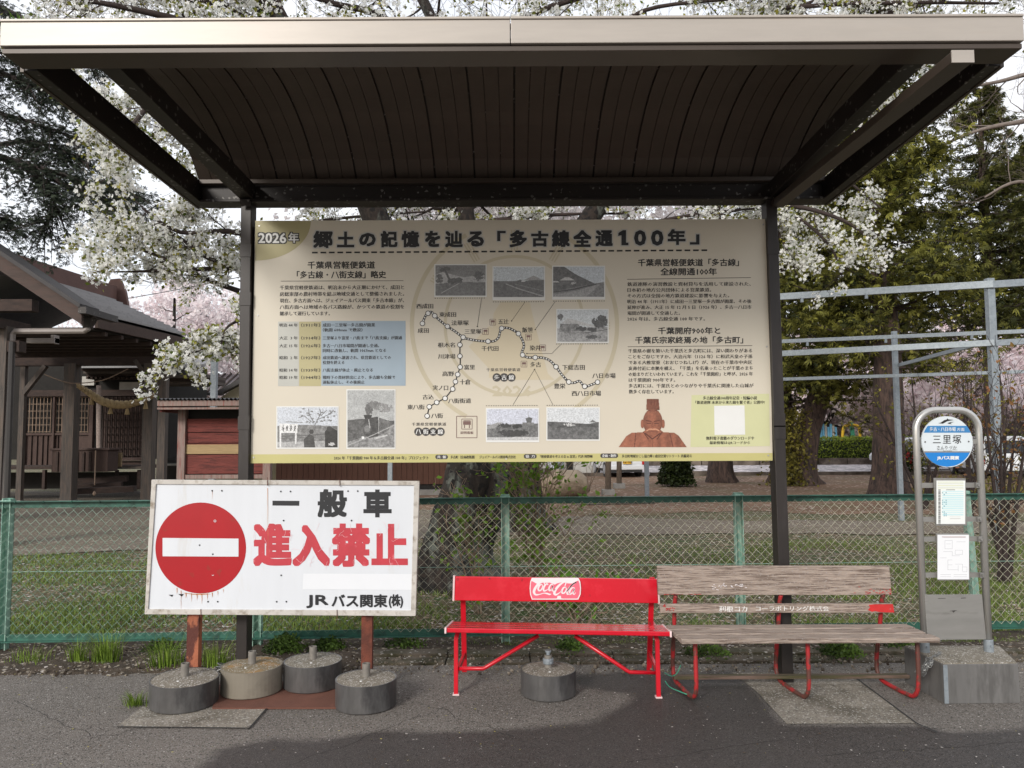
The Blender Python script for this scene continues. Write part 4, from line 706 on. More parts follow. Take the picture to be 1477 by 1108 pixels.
pts = [(xa, yl, hb), (xa, yl, zt0-rr_*1.2)]+[(xa+rr_*(1-math.cos(a)), yl, zt0-rr_*1.0+rr_*math.sin(a)) for a in np.linspace(.15, math.pi/2, 8)]+[(xb-rr_*(1-math.cos(a)), yl, zt0-rr_*1.0+rr_*math.sin(a)) for a in np.linspace(math.pi/2, .15, 8)]+[(xb, yl, zt0-rr_*1.2), (xb, yl, hb)]
b = MB(); b.tube(pts, .0215, 16); build('hoop_pole', b, m_stain_s, bs, smooth=True)
for x in (xa, xb):
    b = MB(); b.lathe(x, yl, [(.028, hb+.005), (.028, hb+.075), (.024, hb+.08), (.022, hb+.08)], 18); b.tube([(x, yl-.026, hb+.045), (x, yl-.036, hb+.045)], .007, 8); build('socket', b, m_galv, bs)
PLN = yl-.030
dc = at(1366.3, 637.2, PLN); rdisc = 36.6/F*PLN
m_cyan = mat('bright_blue_print', s(24, 128, 208, .9), rough=.4, var=.02); m_band2 = mat('band_blue_print', s(58, 130, 188, .9), rough=.4, var=.02); m_dw = mat('disc_white', s(222, 230, 234, .85), rough=.4, var=.03)
b = MB(); V0 = [(dc.x+rdisc*math.cos(2*math.pi*i/56), PLN, dc.z+rdisc*math.sin(2*math.pi*i/56)) for i in range(56)]; b.slab(V0, (0, .012, 0)); ds = build('round_plate', b, m_dw, bs)
def chord(y0, y1, Y_, m_, nm, r=36.2):
    cx_, cy_ = 1366.3, 637.2; yy_ = np.linspace(y0, y1, 14); L_ = [(cx_-math.sqrt(max(0, r*r-(y-cy_)**2)), y) for y in yy_]; R_ = [(cx_+math.sqrt(max(0, r*r-(y-cy_)**2)), y) for y in yy_[::-1]]
    p = Print(Y_); p.poly(L_+R_); return build(nm, p, m_, ds)
chord(614.3, 624.2, PLN-.001, m_band2, 'blue_band'); chord(652.8, 673.4, PLN-.001, m_cyan, 'blue_field'); chord(651, 652.9, PLN-.0012, m_plate, 'grey_line')
p = Print(PLN-.002); p.text('三里塚', 1345.5, 627.3, 1386.5, 640.2, bold=.008, res=3, sp=1.2); p.text('さんりづか', 1351.5, 643, 1380, 648.6, bold=.0, sp=1.1); p.text('Sanrizuka', 1360, 649.2, 1373, 650.9)
p.stroke([(1351.5, 649.1), (1360, 649.1)], .3); p.stroke([(1373, 649.1), (1381, 649.1)], .3)
p.poly([(1353.5, 610.5), (1357, 609.6), (1362, 606.2), (1365.5, 605.2), (1366.5, 603.6), (1368, 605), (1376, 605.8), (1370, 606.9), (1366, 607.8), (1360, 611.2)]); p.poly([(1366.5, 610.4), (1371, 609), (1376.5, 608.6), (1370.5, 610.3), (1373.5, 611.8), (1369, 611.4)])
build('stop_name', p, m_ink, ds, kind='stuff')
p = Print(PLN-.002); p.text('多古・八日市場', 1341, 616, 1378.5, 622.3, bold=.025); p.text('方面', 1380.5, 617, 1391, 622, bold=.01); p.text('JRバス関東', 1351.5, 657.6, 1383.5, 664.2, bold=.05); build('white_lettering', p, m_white, ds, kind='stuff')
p = Print(PLN-.002); p.disc(1334.5, 637.6, 1.2, n=10); p.disc(1397.3, 637, 1.2, n=10); build('bolt_head', p, m_dgrey, ds)
b = MB(); b.bar((xa, yl-.004, dc.z), (xb, yl-.004, dc.z), .03, .006, up=(0, 1, 0)); build('disc_crossbar', b, m_plate, bs)
for y in (700, 749, 777.5, 829.5):
    q = at(1370, y, yl-.01); b = MB(); b.box(xa, xb, yl-.010, yl-.006, q.z-.016, q.z+.016); b.box(xb-.05, xb-.026, yl-.032, yl-.010, q.z-.016, q.z+.016); b.tube([(xb-.038, yl-.034, q.z), (xb-.038, yl-.044, q.z)], .008, 8); build('cross_bar', b, m_plate, bs)
fr_t = panel4('timetable_frame', (1347, 689.5), (1393, 690), (1395, 758), (1350, 758.5), PLN+.004, .01, m_plate, bs, .001)
TT = Paint(41, 60, 3, (.74, .76, .74)); r_ = np.random.default_rng(4)
for k in range(5): TT.line([(2, 2+k*2.3), (38, 2+k*2.3)], .9, (.55, .58, .5) if k % 2 else (.6, .62, .42))
TT.put((TT.xx < 6) & (TT.yy > 12) & ((TT.yy % 1.9) > .55) & (TT.xx > 2.4), .10)
for k in range(13): TT.put((TT.xx > 8) & (TT.xx < 38.5) & (TT.yy > 14+k*2.7) & (TT.yy < 15.3+k*2.7), (.42, .66, .70))
for k in range(26): x = 8.5+r_.integers(0, 3)*2.6; y = 14+r_.integers(0, 14)*2.65; TT.put((np.abs(TT.xx-x) < .8) & (np.abs(TT.yy-y) < .7), (.2, .35, .4))
TT.line([(14, 12.6), (26, 12.6)], .9, .25)
for y in (50, 52.5): TT.line([(19, y), (34, y)], .5, .4)
grid_print('timetable_print', 1350.7, 693.2, 1392.2, 756, PLN-.001, TT.a, fr_t, m_vcol)
fr_m = panel4('map_frame', (1350.5, 769.8), (1397, 769.3), (1399.5, 837), (1354.5, 837.5), PLN+.004, .01, m_plate, bs, .001)
TT = Paint(43, 64, 3, (.74, .75, .77))
for a in [((8, 4), (38, 4)), ((10, 8), (20, 8), (20, 20), (10, 20), (10, 8)), ((12, 13), (18, 13)), ((26, 10), (38, 10)), ((8, 24), (20, 24), (20, 30), (30, 30)), ((24, 22), (34, 22), (34, 28), (24, 28), (24, 22)), ((14, 36), (14, 50)), ((14, 36), (20, 36)), ((14, 43), (20, 43)), ((14, 50), (28, 50)), ((24, 42), (34, 42), (34, 52)), ((28, 44), (28, 52)), ((34, 46), (40, 46), (40, 53), (34, 53)), ((4, 60), (18, 60)), ((22, 60), (40, 60)), ((4, 57), (18, 57)), ((22, 57), (40, 57)), ((4, 33), (12, 33))]: TT.line(a, .5, (.33, .33, .36))
TT.line([(6, 3), (38, 3)], .7, (.4, .25, .25))
grid_print('map_print', 1352.2, 771.4, 1397.7, 835.8, PLN-.001, TT.a, fr_m, m_vcol)
lp = panel4('lower_plate', (1333.5, 858), (1416.5, 857.5), (1422.5, 922.5), (1338, 923), yl-.024, .006, m_plate, bs, .001)
p = Print(yl-.0255); p.stroke([(1353, 863.5), (1364, 863)], .7); p.stroke([(1386, 863), (1393, 862.6)], 1.); p.stroke([(1370, 881.5), (1380, 880.6)], .6); p.poly([(1373, 881), (1379, 880.5), (1375, 884)]); p.disc(1348, 926, 1.4, n=8); build('scuff_marks', p, m_dgrey, lp, kind='stuff')
# chain lying over the socket and the red pipe
ch = MB(); m_chain = mat('zinc_chain', s(150, 150, 148, .8), rough=.4, metal=.6, var=.1)
path = catmull([(2.66, 4.90, .245), (2.60, 4.84, .24), (2.535, 4.80, .225), (2.50, 4.78, .17), (2.47, 4.76, .15), (2.455, 4.72, .18), (2.48, 4.70, .22), (2.52, 4.74, .235), (2.53, 4.80, .235), (2.47, 4.74, .20), (2.43, 4.76, .17)], 5)
cn = thing('chain', path[0], 'loose zinc chain looped between wooden bench leg and bus stop block', 'chain')
for i, (a, b_) in enumerate(zip(path[:-1], path[1:])):
    a, b_ = Vector(a), Vector(b_); d = (b_-a).normalized(); u = d.orthogonal(); 
    if i % 2: u = u.cross(d)
    c_ = (a+b_)/2; L = (b_-a).length*.75+.004; pts = [c_+d*math.cos(t)*L+u*math.sin(t)*.008 for t in np.linspace(0, 2*math.pi, 11)]; q = MB(); q.tube(pts, .0024, 5, cap=False); build('chain_link', q, m_chain, cn)
# two more small wires and cords
b = MB(); P = catmull([(.93, 4.83, .10), (.96, 4.85, .06), (1.02, 4.86, .03), (1.08, 4.84, .014), (1.12, 4.84, .02), (1.13, 4.88, .05)], 5); b.tube(P, .0032, 6); P = catmull([(.94, 4.90, .13), (.99, 4.93, .10), (1.03, 4.96, .11), (1.06, 4.99, .15)], 5); b.tube(P, .0024, 5); build('green_cord', b, mat('green_rope', s(70, 160, 130, .8), rough=.8, var=.2, vs=80), label='thin green cord tied between the red bench and wooden bench legs', cat='cord')
# a small coil of wire behind the left weights
b = MB()
for k in range(5): c0 = gr(316, 968, .03); P = [(c0.x+.05*math.cos(t)+.01*k, c0.y+.05*math.sin(t), .02+.012*k+.02*math.sin(t+k)) for t in np.linspace(0, 6.0, 16)]; b.tube(P, .0035, 5)
build('wire_coil', b, m_chain, label='small tangle of zinc wire on the ground behind the leftmost weight', cat='wire')
# ---------------------------------------------------------------- green chain link fence
m_fg = mat('dark_green_rail', s(52, 104, 88, .8), rough=.5, var=.2, vs=12, col2=s(34, 66, 56), amt=.4, c2s=14)
m_fp = mat('faded_mint_post', s(158, 190, 174, .85), rough=.5, var=.25, vs=6, col2=s(104, 146, 130), amt=.45, c2s=5, stretch=(6, 6, 1))
m_wire = mat('zinc_wire', s(172, 170, 150, .95), rough=.55, metal=.2, var=.15, vs=10)
fe = thing('chain_link_fence', (0, 6, 0), 'low green framed chain link fence running behind the benches and signs', 'fence')
fy = lambda X: 5.90+.034*(X+3.9); FX0, FX1, FZ0, FZ1 = -6.6, 7.2, .115, 1.115
def fpt(x, z, dy=0): return (x, fy(x)+dy, z)
b = MB(); b.bar(fpt(FX0, FZ1+.012), fpt(FX1, FZ1+.012), .05, .005); b.bar(fpt(FX0, FZ1-.012, .022), fpt(FX1, FZ1-.012, .022), .005, .05); build('top_rail', b, m_fg, fe)
b = MB(); b.bar(fpt(FX0, FZ0-.01, .022), fpt(FX1, FZ0-.01, .022), .005, .05); b.bar(fpt(FX0, FZ0-.034), fpt(FX1, FZ0-.034), .05, .005); build('bottom_rail', b, m_fg, fe)
b = MB(); b.tube([fpt(FX0, .60, -.004), fpt(FX1, .60, -.004)], .0022, 5); build('line_wire', b, m_fp, fe)
pitch_ = .035; nw = int((FX1-FX0)/pitch_); rows = int((FZ1-FZ0)/pitch_); wv = []; tri = np.array([[math.cos(a), math.sin(a)] for a in (1.57, 3.67, 5.76)])
V = []; 
for i in range(nw):
    x = FX0+i*pitch_
    for k in range(rows+1):
        xx_ = x+(pitch_*1.03 if (k+i) % 2 else -.03*pitch_); z = FZ0+k*pitch_; yy_ = fy(xx_)+(.004 if (k % 2) else -.004)-.006
        V.append([(xx_+.0022*tri[j, 0], yy_+.0022*tri[j, 1], z) for j in range(3)])
V = np.array(V).reshape(-1, 3); idx = (np.arange(nw)[:, None]*(rows+1)+np.arange(rows)[None]).ravel()*3
sp_ = int((-.95-FX0)/pitch_)*(rows)
for sel, m_ in ((idx[:sp_], mat('green_coated_wire', s(96, 130, 112, .85), rough=.5, var=.2, vs=8)), (idx[sp_:], m_wire)):
    b = MB(); b.add(V, np.concatenate([np.stack([sel+j, sel+(j+1) % 3, sel+3+(j+1) % 3, sel+3+j], 1) for j in range(3)])); build('chain_link_mesh', b, m_, fe, kind='stuff')
for px, lean in ((16, 0), (373, 0), (729, 0), (1074, .0), (1424, -.07), (-330, 0), (1790, 0)):
    x = at(px, 820, 6.0).x; y = fy(x)+.03; b = MB()
    if lean: b.bar((x+.02, y, -.03), (x-.035, y, 1.15), .05, .05, up=(0, 1, 0))
    else: b.box(x-.032, x-.026, y-.02, y+.035, -.03, 1.15); b.box(x-.032, x+.032, y+.030, y+.036, -.03, 1.15); b.box(x+.026, x+.032, y-.02, y+.035, -.03, 1.15); b.box(x-.04, x+.04, y-.03, y+.04, 1.125, 1.137)
    build('fence_post', b, m_fp, fe)
x = FX0+.1; i = 0
while x < FX1:
    q = MB(); q.tube([(x, fy(x)-.012, FZ1-.0), (x, fy(x)-.03, FZ1+.006), (x, fy(x)-.03, FZ1+.018)], .004, 5); build('rail_bolt', q, m_fg, fe); x += .21
# ---------------------------------------------------------------- galvanised trellis frame behind the fence
tr = thing('steel_trellis', (3, 13, 0), 'galvanised steel trellis frame of tall posts and rails standing in the lawn', 'trellis')
def gpost(px, Y, ztop, wd=.10, nm='post'):
    x = at(px, 640, Y).x; b = MB(); b.box(x-wd/2, x+wd/2, Y-wd/2, Y+wd/2, -.05, ztop); build(nm, b, m_galv, tr, bevel=.004); return x
zt1 = at(1430, 402, 11.0).z; gpost(1438, 11.0, zt1, .10); gpost(698, 13.7, 3.85, .10); zt2 = at(1291, 478, 14.8).z
gpost(1296, 14.8, zt2, .085); gpost(932, 21.0, 3.7, .11); gpost(563, 17.5, 3.7, .10); gpost(307, 16.5, at(308, 520, 16.5).z, .12)
def rail(pa, pb, Ya, Yb, ext=0, wd=.06, ht=.075, br=0):
    a, c_ = at(*pa, Ya), at(*pb, Yb); d = (c_-a); a2 = a-d*ext; b = MB(); b.bar(a2, c_, wd, ht); o = build('rail', b, m_galv, tr)
    for t in ([.1, .42, .75] if br else []): q = a+d*t; b = MB(); b.box(q.x-.02, q.x+.02, q.y-.03, q.y-.0, q.z-.11, q.z-.03); build('bracket', b, m_galv, o)
rail((1128, 428), (1432, 410), 12.05, 10.93, 1.45, ht=.10, br=1); rail((1130, 510), (1434, 494.5), 12.05, 10.93, 1.45, ht=.085)
rail((1424, 411), (1500, 406), 10.96, 10.9, 0, ht=.10); rail((1434, 495), (1500, 491), 10.96, 10.9, 0, ht=.085)
rail((1130, 492.5), (1500, 477), 15.0, 13.6, 1., ht=.07, br=1); rail((1132, 547), (1500, 535.5), 15.0, 13.6, 1., ht=.06)
a = at(1295, 500, 14.8); b = MB(); b.bar((at(1432, 494, 10.93).x, 10.95, 2.94), (a.x, 14.75, 2.94), .05, .06); build('cross_rail', b, m_galv, tr)
# ---------------------------------------------------------------- shrine buildings
m_ow = mat('old_grey_timber', s(112, 104, 98, .48), rough=.9, var=.25, vs=4, stretch=(8, 8, .8), col2=s(96, 84, 76), amt=.45, c2s=3)
m_owd = mat('dark_brown_timber', s(74, 60, 54, .5), rough=.9, var=.3, vs=4, stretch=(2, 6, 6), col2=s(64, 50, 44), amt=.5, c2s=3)
m_barge = mat('brown_bargeboard', s(96, 80, 73, .55), rough=.85, var=.25, vs=3, stretch=(1, 6, 6), col2=s(78, 62, 56), amt=.45, c2s=4)
m_soff = mat('dark_soffit', s(44, 36, 32, .35), rough=.95, var=.3, vs=3)  # very dark even brown for soffits and roof lining
m_slate = mat('grey_slate_roof', s(164, 162, 162, .85), rough=.75, var=.12, vs=3, col2=s(134, 132, 132), amt=.35, c2s=6)
m_dslate = mat('dark_tile_roof', s(84, 80, 80, .5), rough=.75, var=.2, vs=3)
m_ridge = mat('red_brown_ridge', s(104, 74, 66, .8), rough=.7, var=.2, vs=3)
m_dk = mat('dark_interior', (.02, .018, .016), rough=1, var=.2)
m_latt = mat('brown_lattice', s(104, 82, 74, .5), rough=.85, var=.2, vs=5, stretch=(5, 5, 1))
m_pale = mat('pale_lattice_wood', s(150, 128, 110, .8), rough=.85, var=.2, vs=5)
m_blackpipe = mat('dark_downpipe', s(60, 56, 54, .8), rough=.5, var=.1)
m_gp = mat('grey_pipe', s(150, 140, 134, .8), rough=.5, var=.1)
m_plast = mat('old_plaster', s(200, 196, 188, .8), rough=.9, var=.1)
m_stone = mat('grey_stone', s(150, 146, 140, .8), rough=.9, var=.2, vs=4)
# (1) pavilion at the far left: gable roof fragment, post, gutter
pv = thing('wooden_pavilion', (-8.6, 12.5, 0), 'open wooden pavilion with gabled roof and gutter hopper at far left', 'pavilion')
zc = lambda x, y, Y: at(x, y, Y)
A = at(120, 446, 11.6); Bp = at(-6, 362, 11.6); sl_ = (Bp.z-A.z)/(A.x-Bp.x)
xr0 = A.x; ridge_x = -10.4; zr0 = A.z+sl_*(xr0-ridge_x)
for side in (1, -1):
    ex = xr0 if side > 0 else 2*ridge_x-xr0
    def P3(x, y, dz): return (x, y, A.z+sl_*(xr0-x)*1+dz) if side > 0 else (x, y, A.z+sl_*(x-(2*ridge_x-xr0))+dz)
    b = MB(); b.hexa([P3(ridge_x, 11.5, 0), P3(ex, 11.5, 0), P3(ex, 11.5, .07), P3(ridge_x, 11.5, .07)], [P3(ridge_x, 12.05, 0), P3(ex, 12.05, 0), P3(ex, 12.05, .07), P3(ridge_x, 12.05, .07)]); build('roof_slope', b, m_dslate, pv)
    b = MB(); b.hexa([P3(ridge_x, 11.56, -.26), P3(ex, 11.56, -.24), P3(ex, 11.56, -.005), P3(ridge_x, 11.56, -.005)], [P3(ridge_x, 11.62, -.26), P3(ex, 11.62, -.24), P3(ex, 11.62, -.005), P3(ridge_x, 11.62, -.005)]); build('bargeboard', b, m_barge, pv)
    for k in range(1): y = 11.85; b = MB(); b.hexa([P3(ridge_x, y, -.1), P3(ex, y, -.1), P3(ex, y, -.005), P3(ridge_x, y, -.005)], [P3(ridge_x, y+.07, -.1), P3(ex, y+.07, -.1), P3(ex, y+.07, -.005), P3(ridge_x, y+.07, -.005)]); build('rafter', b, m_owd, pv)
b = MB(); b.box(ridge_x-.1, ridge_x+.1, 11.4, 12.6, zr0+.05, zr0+.22); build('ridge_cap', b, m_ridge, pv)
xp = at(1.5, 600, 11.9).x
for (x, y) in ((xp, 11.9), (2*ridge_x-xp, 11.9)):
    b = MB(); b.box(x-.11, x+.11, y-.11, y+.11, -.02, 3.35); build('post', b, m_ow, pv)
eb = at(50, 440, 11.75); b = MB(); b.box(ridge_x-2.9, eb.x, 11.68, 11.86, eb.z-.10, eb.z+.08); build('tie_beam', b, m_owd, pv)
b = MB(); b.box(ridge_x-2.4, xp+.3, 11.8, 11.98, 2.95, 3.12); build('tie_beam', b, m_owd, pv)
for x in (xp, 2*ridge_x-xp): b = MB(); b.box(x-.09, x+.09, 11.5, 12.4, 3.3, 3.46); build('wall_plate', b, m_owd, pv)
h_ = at(127, 462, 11.9); b = MB(); b.add([(h_.x+dx*w2, 11.9+dy*w2, h_.z+dz) for dz, w2 in ((-.12, .05), (.02, .10), (.03, .14), (.08, .15)) for dx, dy in ((-1, -1), (1, -1), (1, 1), (-1, 1))], [(k*4+e, k*4+(e+1) % 4, k*4+4+(e+1) % 4, k*4+4+e) for k in range(3) for e in range(4)]+[(0, 3, 2, 1), (12, 13, 14, 15)]); build('gutter_hopper', b, m_dbronze, pv)
b = MB(); g0 = at(18, 478, 11.9); b.tube([(h_.x, 11.9, h_.z-.1), (h_.x, 11.9, g0.z+.03), (h_.x-.05, 11.9, g0.z), (g0.x+.04, 11.9, g0.z), (g0.x, 11.9, g0.z-.05), (g0.x-.02, 11.85, .1)], .045, 8); build('drain_pipe', b, m_gp, pv)
b = MB(); b.tube([(at(14.5, 600, 11.8).x, 11.78, 3.1), (at(12, 700, 11.8).x, 11.78, .05)], .045, 8); build('downpipe', b, m_blackpipe, pv)
b = MB(); b.box(xr0-.02, xr0+.1, 11.5, 12.45, A.z-.08, A.z+.02); build('gutter', b, m_dbronze, pv)
# (2) worship hall porch + hall body
sr = thing('shrine_hall', (-8.5, 20, 0), 'old grey timber shrine hall with porch, lattice doors and slate roof', 'shrine')
E0, E1 = at(96, 461, 15.0), at(276, 493, 17.6); R0, R1 = at(48, 396, 16.0), at(160, 430, 19.0)
xr_e, ze = -8.1, E1.z
def slope(Pa, Pb, Pc, Pd, th, nm, m_): b = MB(); b.slab([Pa, Pb, Pc, Pd], (0, 0, -th)); return build(nm, b, m_, sr)
E1 = Vector((E1.x, E1.y, E0.z*.5+E1.z*.5)); E1 = at(276, 492, 17.6); E0.z = E1.z = (E0.z+E1.z)/2
E0 = Vector((E1.x-.35, 14.2, E1.z)); R1 = at(158, 432, 17.8); R0 = Vector((R1.x-.35, 14.2, R1.z))
# tile courses as overlapping boards on the visible slope
n = 12
for i in range(n):
    t0, t1 = i/n, (i+1)/n+.02
    a0, a1, c0, c1 = E0.lerp(R0, t0), E1.lerp(R1, t0), E1.lerp(R1, min(1, t1)), E0.lerp(R0, min(1, t1))
    b = MB(); b.slab([a0+Vector((0, 0, .075)), a1+Vector((0, 0, .075)), c0+Vector((0, 0, .02)), c1+Vector((0, 0, .02))], (0, 0, -.04)); build('shingle_course', b, m_slate, sr)
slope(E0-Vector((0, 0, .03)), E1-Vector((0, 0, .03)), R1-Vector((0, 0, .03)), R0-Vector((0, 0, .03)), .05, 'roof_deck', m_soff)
W0, W1 = Vector((2*R0.x-E0.x, E0.y, E0.z)), Vector((2*R1.x-E1.x, E1.y, E1.z)); slope(W0, W1, R1, R0, .08, 'roof_slope', m_slate)
b = MB(); b.bar(R0+Vector((0, 0, .16)), R1+Vector((0, .1, .16)), .24, .34); build('ridge', b, m_ridge, sr)
b = MB(); c_ = R1+Vector((0, .2, .12)); b.slab([c_+Vector(v) for v in ((-.3, 0, -.1), (.34, 0, -.3), (.26, 0, .1), (.12, 0, .42), (-.1, 0, .4), (-.22, 0, .15))], (0, .1, 0)); build('ridge_end_tile', b, m_ridge, sr)
b = MB(); b.bar(E0+Vector((.0, 0, -.13)), E1+Vector((.0, 0, -.13)), .06, .2); build('eave_board', b, m_barge, sr)
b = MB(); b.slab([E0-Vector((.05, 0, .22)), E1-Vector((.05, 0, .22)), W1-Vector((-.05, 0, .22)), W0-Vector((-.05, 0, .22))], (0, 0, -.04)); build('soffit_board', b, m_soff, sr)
for k in range(7):
    y = 14.5+k*.5; t = (y-14.2)/(17.6-14.2); xa_ = E0.lerp(E1, t).x; b = MB(); b.box(xa_-4.4, xa_-.02, y, y+.09, E0.z-.34, E0.z-.265); build('soffit_rafter', b, m_owd, sr)
for y0, y1, zz_ in ((17.45, 17.62, E1.z-.42),): b = MB(); b.box(E1.x-4.8, E1.x+.02, y0, y1, zz_, zz_+.2); build('porch_beam', b, m_owd, sr)
b = MB(); bm_ = at(130, 524, 18.4); b.box(bm_.x-3.5, at(236, 520, 18.4).x+.1, 18.3, 18.5, bm_.z-.06, bm_.z+.22); build('porch_beam', b, m_owd, sr)
def spost(x0, x1, yb, Y, ztop, stone=True, wd=None):
    xc = at((x0+x1)/2, 650, Y).x; wd = wd or (x1-x0)/F*Y/1.5; b = MB(); b.box(xc-wd/2, xc+wd/2, Y-wd/2, Y+wd/2, -.02, ztop); build('post', b, m_ow, sr)
    if stone: b = MB(); b.hexa([(xc+sx*wd*.75, Y+sy*wd*.75, -.02) for sx, sy in ((-1, -1), (1, -1), (1, 1), (-1, 1))], [(xc+sx*wd*.62, Y+sy*wd*.62, .16) for sx, sy in ((-1, -1), (1, -1), (1, 1), (-1, 1))]); build('base_stone', b, m_stone, sr)
    return xc, wd
xpA, _ = spost(89, 113, 718, 18.4, 3.4); xpB, _ = spost(204, 225, 716, 18.4, 3.4); xpC, _ = spost(25, 36, 720, 18.4, 3.4); xpD, _ = spost(228, 240, 716, 17.5, 3.5, False, .17)
for (pa, pb) in (((34, 568), (66, 528)), ((226, 560), (196, 520))): b = MB(); b.bar(at(*pa, 18.35), at(*pb, 18.35), .10, .12, up=(0, 1, 0)); build('brace', b, m_ow, sr)
# hall body behind the porch
HY = 20.6
def hbox(nm, x0, y0, x1, y1, Y, dep, m_, bev=0):
    a, c_ = at(x0, y1, Y), at(x1, y0, Y); b = MB(); b.box(min(a.x, c_.x), max(a.x, c_.x), Y, Y+dep, min(a.z, c_.z), max(a.z, c_.z)); return build(nm, b, m_, sr, bevel=bev)
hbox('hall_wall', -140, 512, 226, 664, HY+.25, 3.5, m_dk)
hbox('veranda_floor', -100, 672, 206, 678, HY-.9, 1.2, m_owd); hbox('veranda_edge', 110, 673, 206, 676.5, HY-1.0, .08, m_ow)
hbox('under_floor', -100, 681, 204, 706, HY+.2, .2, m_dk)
for x0, x1 in ((165, 169), (197, 202), (60, 65)): hbox('floor_post', x0, 678, x1, 706, HY-.9, .1, m_owd)
hbox('door_panel', 36, 627, 92, 673, HY+.1, .08, m_latt)
for x in (44, 52, 60, 67, 82): hbox('door_stile', x, 627, x+1.4, 673, HY+.06, .05, m_owd)
hbox('door_frame', 73, 566, 79.5, 673, HY+.02, .1, m_latt); hbox('door_frame', 34, 566, 38, 673, HY+.02, .1, m_latt); hbox('door_frame', 126, 566, 135, 673, HY+.0, .12, m_latt); hbox('lintel', 34, 562, 206, 572, HY-.02, .14, m_owd)
hbox('door_rail', 36, 624.5, 128, 628, HY+.05, .06, m_latt)
for x0, x1, nx_ in ((37, 73, 7), (80, 94, 3), (113, 127, 3)):
    for i in range(nx_+1): x = x0+(x1-x0)*i/nx_; hbox('lattice_bar', x-.5, 572, x+.5, 624, HY+.08, .03, m_pale)
    for j in range(6): y = 573+j*10; hbox('lattice_bar', x0, y-.45, x1, y+.45, HY+.085, .03, m_pale)
hbox('board_wall', 94, 628, 128, 673, HY+.1, .08, m_latt)
hbox('lattice_backing', 148, 572, 204, 662, HY+.12, .05, m_latt)
for i in range(10): x = 148+56*i/9; hbox('lattice_upright', x-.9, 572, x+.9, 662, HY+.02, .05, m_owd)
for j in range(9): y = 574+j*10.4; hbox('lattice_crosspiece', 148, y-.7, 204, y+.7, HY+.05, .04, m_owd)
hbox('lattice_sill', 146, 660, 206, 665, HY, .14, m_latt); hbox('wall_plank', 146, 665, 206, 672, HY+.1, .06, m_latt)
hbox('gable_plaster', 172, 551, 204, 563, HY+.1, .1, m_plast); hbox('gable_plaster', 118, 543, 136, 556, HY+.12, .1, m_plast)
for i in range(4): hbox('hall_eave_layer', 112+i*4, 527+i*4.2, 212-i*1, 530.5+i*4.2, HY-1.0+i*.2, 1.4, m_ow if i % 2 == 0 else m_owd)
for i in range(13): hbox('rafter_end', 124+i*6.4, 543.5, 127+i*6.4, 546.5, HY-.5, .5, m_owd)
a, c_ = at(112, 527, HY-1), at(330, 527, HY-1); b = MB(); b.slab([(a.x, HY-1.1, a.z), (c_.x-.6, HY-1.1, a.z), (c_.x-.6, HY+2.2, a.z+1.15), (a.x-1.5, HY+2.2, a.z+1.15)], (0, 0, -.08)); build('hall_roof', b, m_slate, sr)
for i in range(3): x0 = 112+i*2; q0, q1 = at(250, 541+i*4, HY-1), at(330, 545+i*4, HY-1); b = MB(); b.box(q0.x-.7, q1.x-.6, HY-.9+i*.2, HY+.4, q0.z-.06, q0.z+.02); build('hall_eave_layer', b, m_owd if i % 2 else m_ow, sr)
for i, (x0, x1, y0) in enumerate(((112, 184, 691), (112, 176, 700), (100, 195, 706))):
    q0, q1 = at(x0, y0+3, 19.4-.3*i), at(x1, y0-1, 19.7-.3*i); b = MB(); b.bar(q0, q1, .3, .14); build('step_beam', b, m_owd, sr)
# small things at the shrine
rp = MB(); P = catmull([at(112, 556, 18.1), at(128, 566, 18.1), at(148, 579, 18.1), (at(172, 584, 18.1)), at(196, 581, 18.1), at(222, 570, 18.1)], 8)
m_straw = mat('straw_rope', s(170, 148, 110, .8), rough=.95, var=.25, vs=12)
r0 = thing('straw_rope', P[0], 'thick twisted straw rope sagging between the shrine porch posts', 'rope')
for ph in (0, 2.09, 4.19):
    b = MB(); Q = []; 
    for i, v in enumerate(P):
        v = Vector(v); t = i*.9+ph; Q.append(v+Vector((0, math.cos(t)*.045, math.sin(t)*.045)))
    b.tube(Q, [.02+.045*math.sin(math.pi*min(1, max(0, i/len(P)))) for i in range(len(P))], 6); build('rope_strand', b, m_straw, r0, smooth=True)
for t_ in (.25, .5, .72, .9): v = Vector(P[int(t_*(len(P)-1))]); b = MB(); b.lathe(v.x, v.y, [(.02, v.z-.08), (.06, v.z-.24), (.03, v.z-.1)], 7); build('straw_tassel', b, m_straw, r0)
b = MB(); P2 = catmull([at(64, 540, 18.0), at(90, 550, 18.0), at(112, 553, 18.0), at(150, 548, 18.0), at(185, 532, 18.0)], 4); b.tube(P2, .012, 5)
build('thin_cord', b, m_pale, label='thin cord with paper streamers strung above the straw rope', cat='cord')
b = MB(); q = at(134, 660, 18.6); b.box(at(78, 660, 19.1).x, q.x+.15, 19.0, 19.5, at(78, 681, 19).z, at(78, 650, 19).z); b.box(at(77, 660, 19.1).x-.02, q.x+.2, 18.96, 19.54, at(78, 650, 19).z, at(78, 647, 19).z); oB = build('offering_box', b, m_latt, label='brown wooden offering box on the shrine steps', cat='offering box', bevel=.01)
for i in range(6): b = MB(); x = at(80+i*9.5, 660, 18.95).x; b.box(x, x+.05, 18.965, 18.99, at(78, 680, 19).z, at(78, 652, 19).z); build('slat', b, m_owd, oB)
b = MB(); P3_ = [at(142.5, 556, 19.6), at(142.5, 660, 19.6)]; b.tube(P3_, .06, 8); build('bell_rope', b, mat('pinkish_rope', s(168, 150, 140, .8), var=.3, vs=20), label='hanging bell rope in front of the brown shrine lattice', cat='rope')
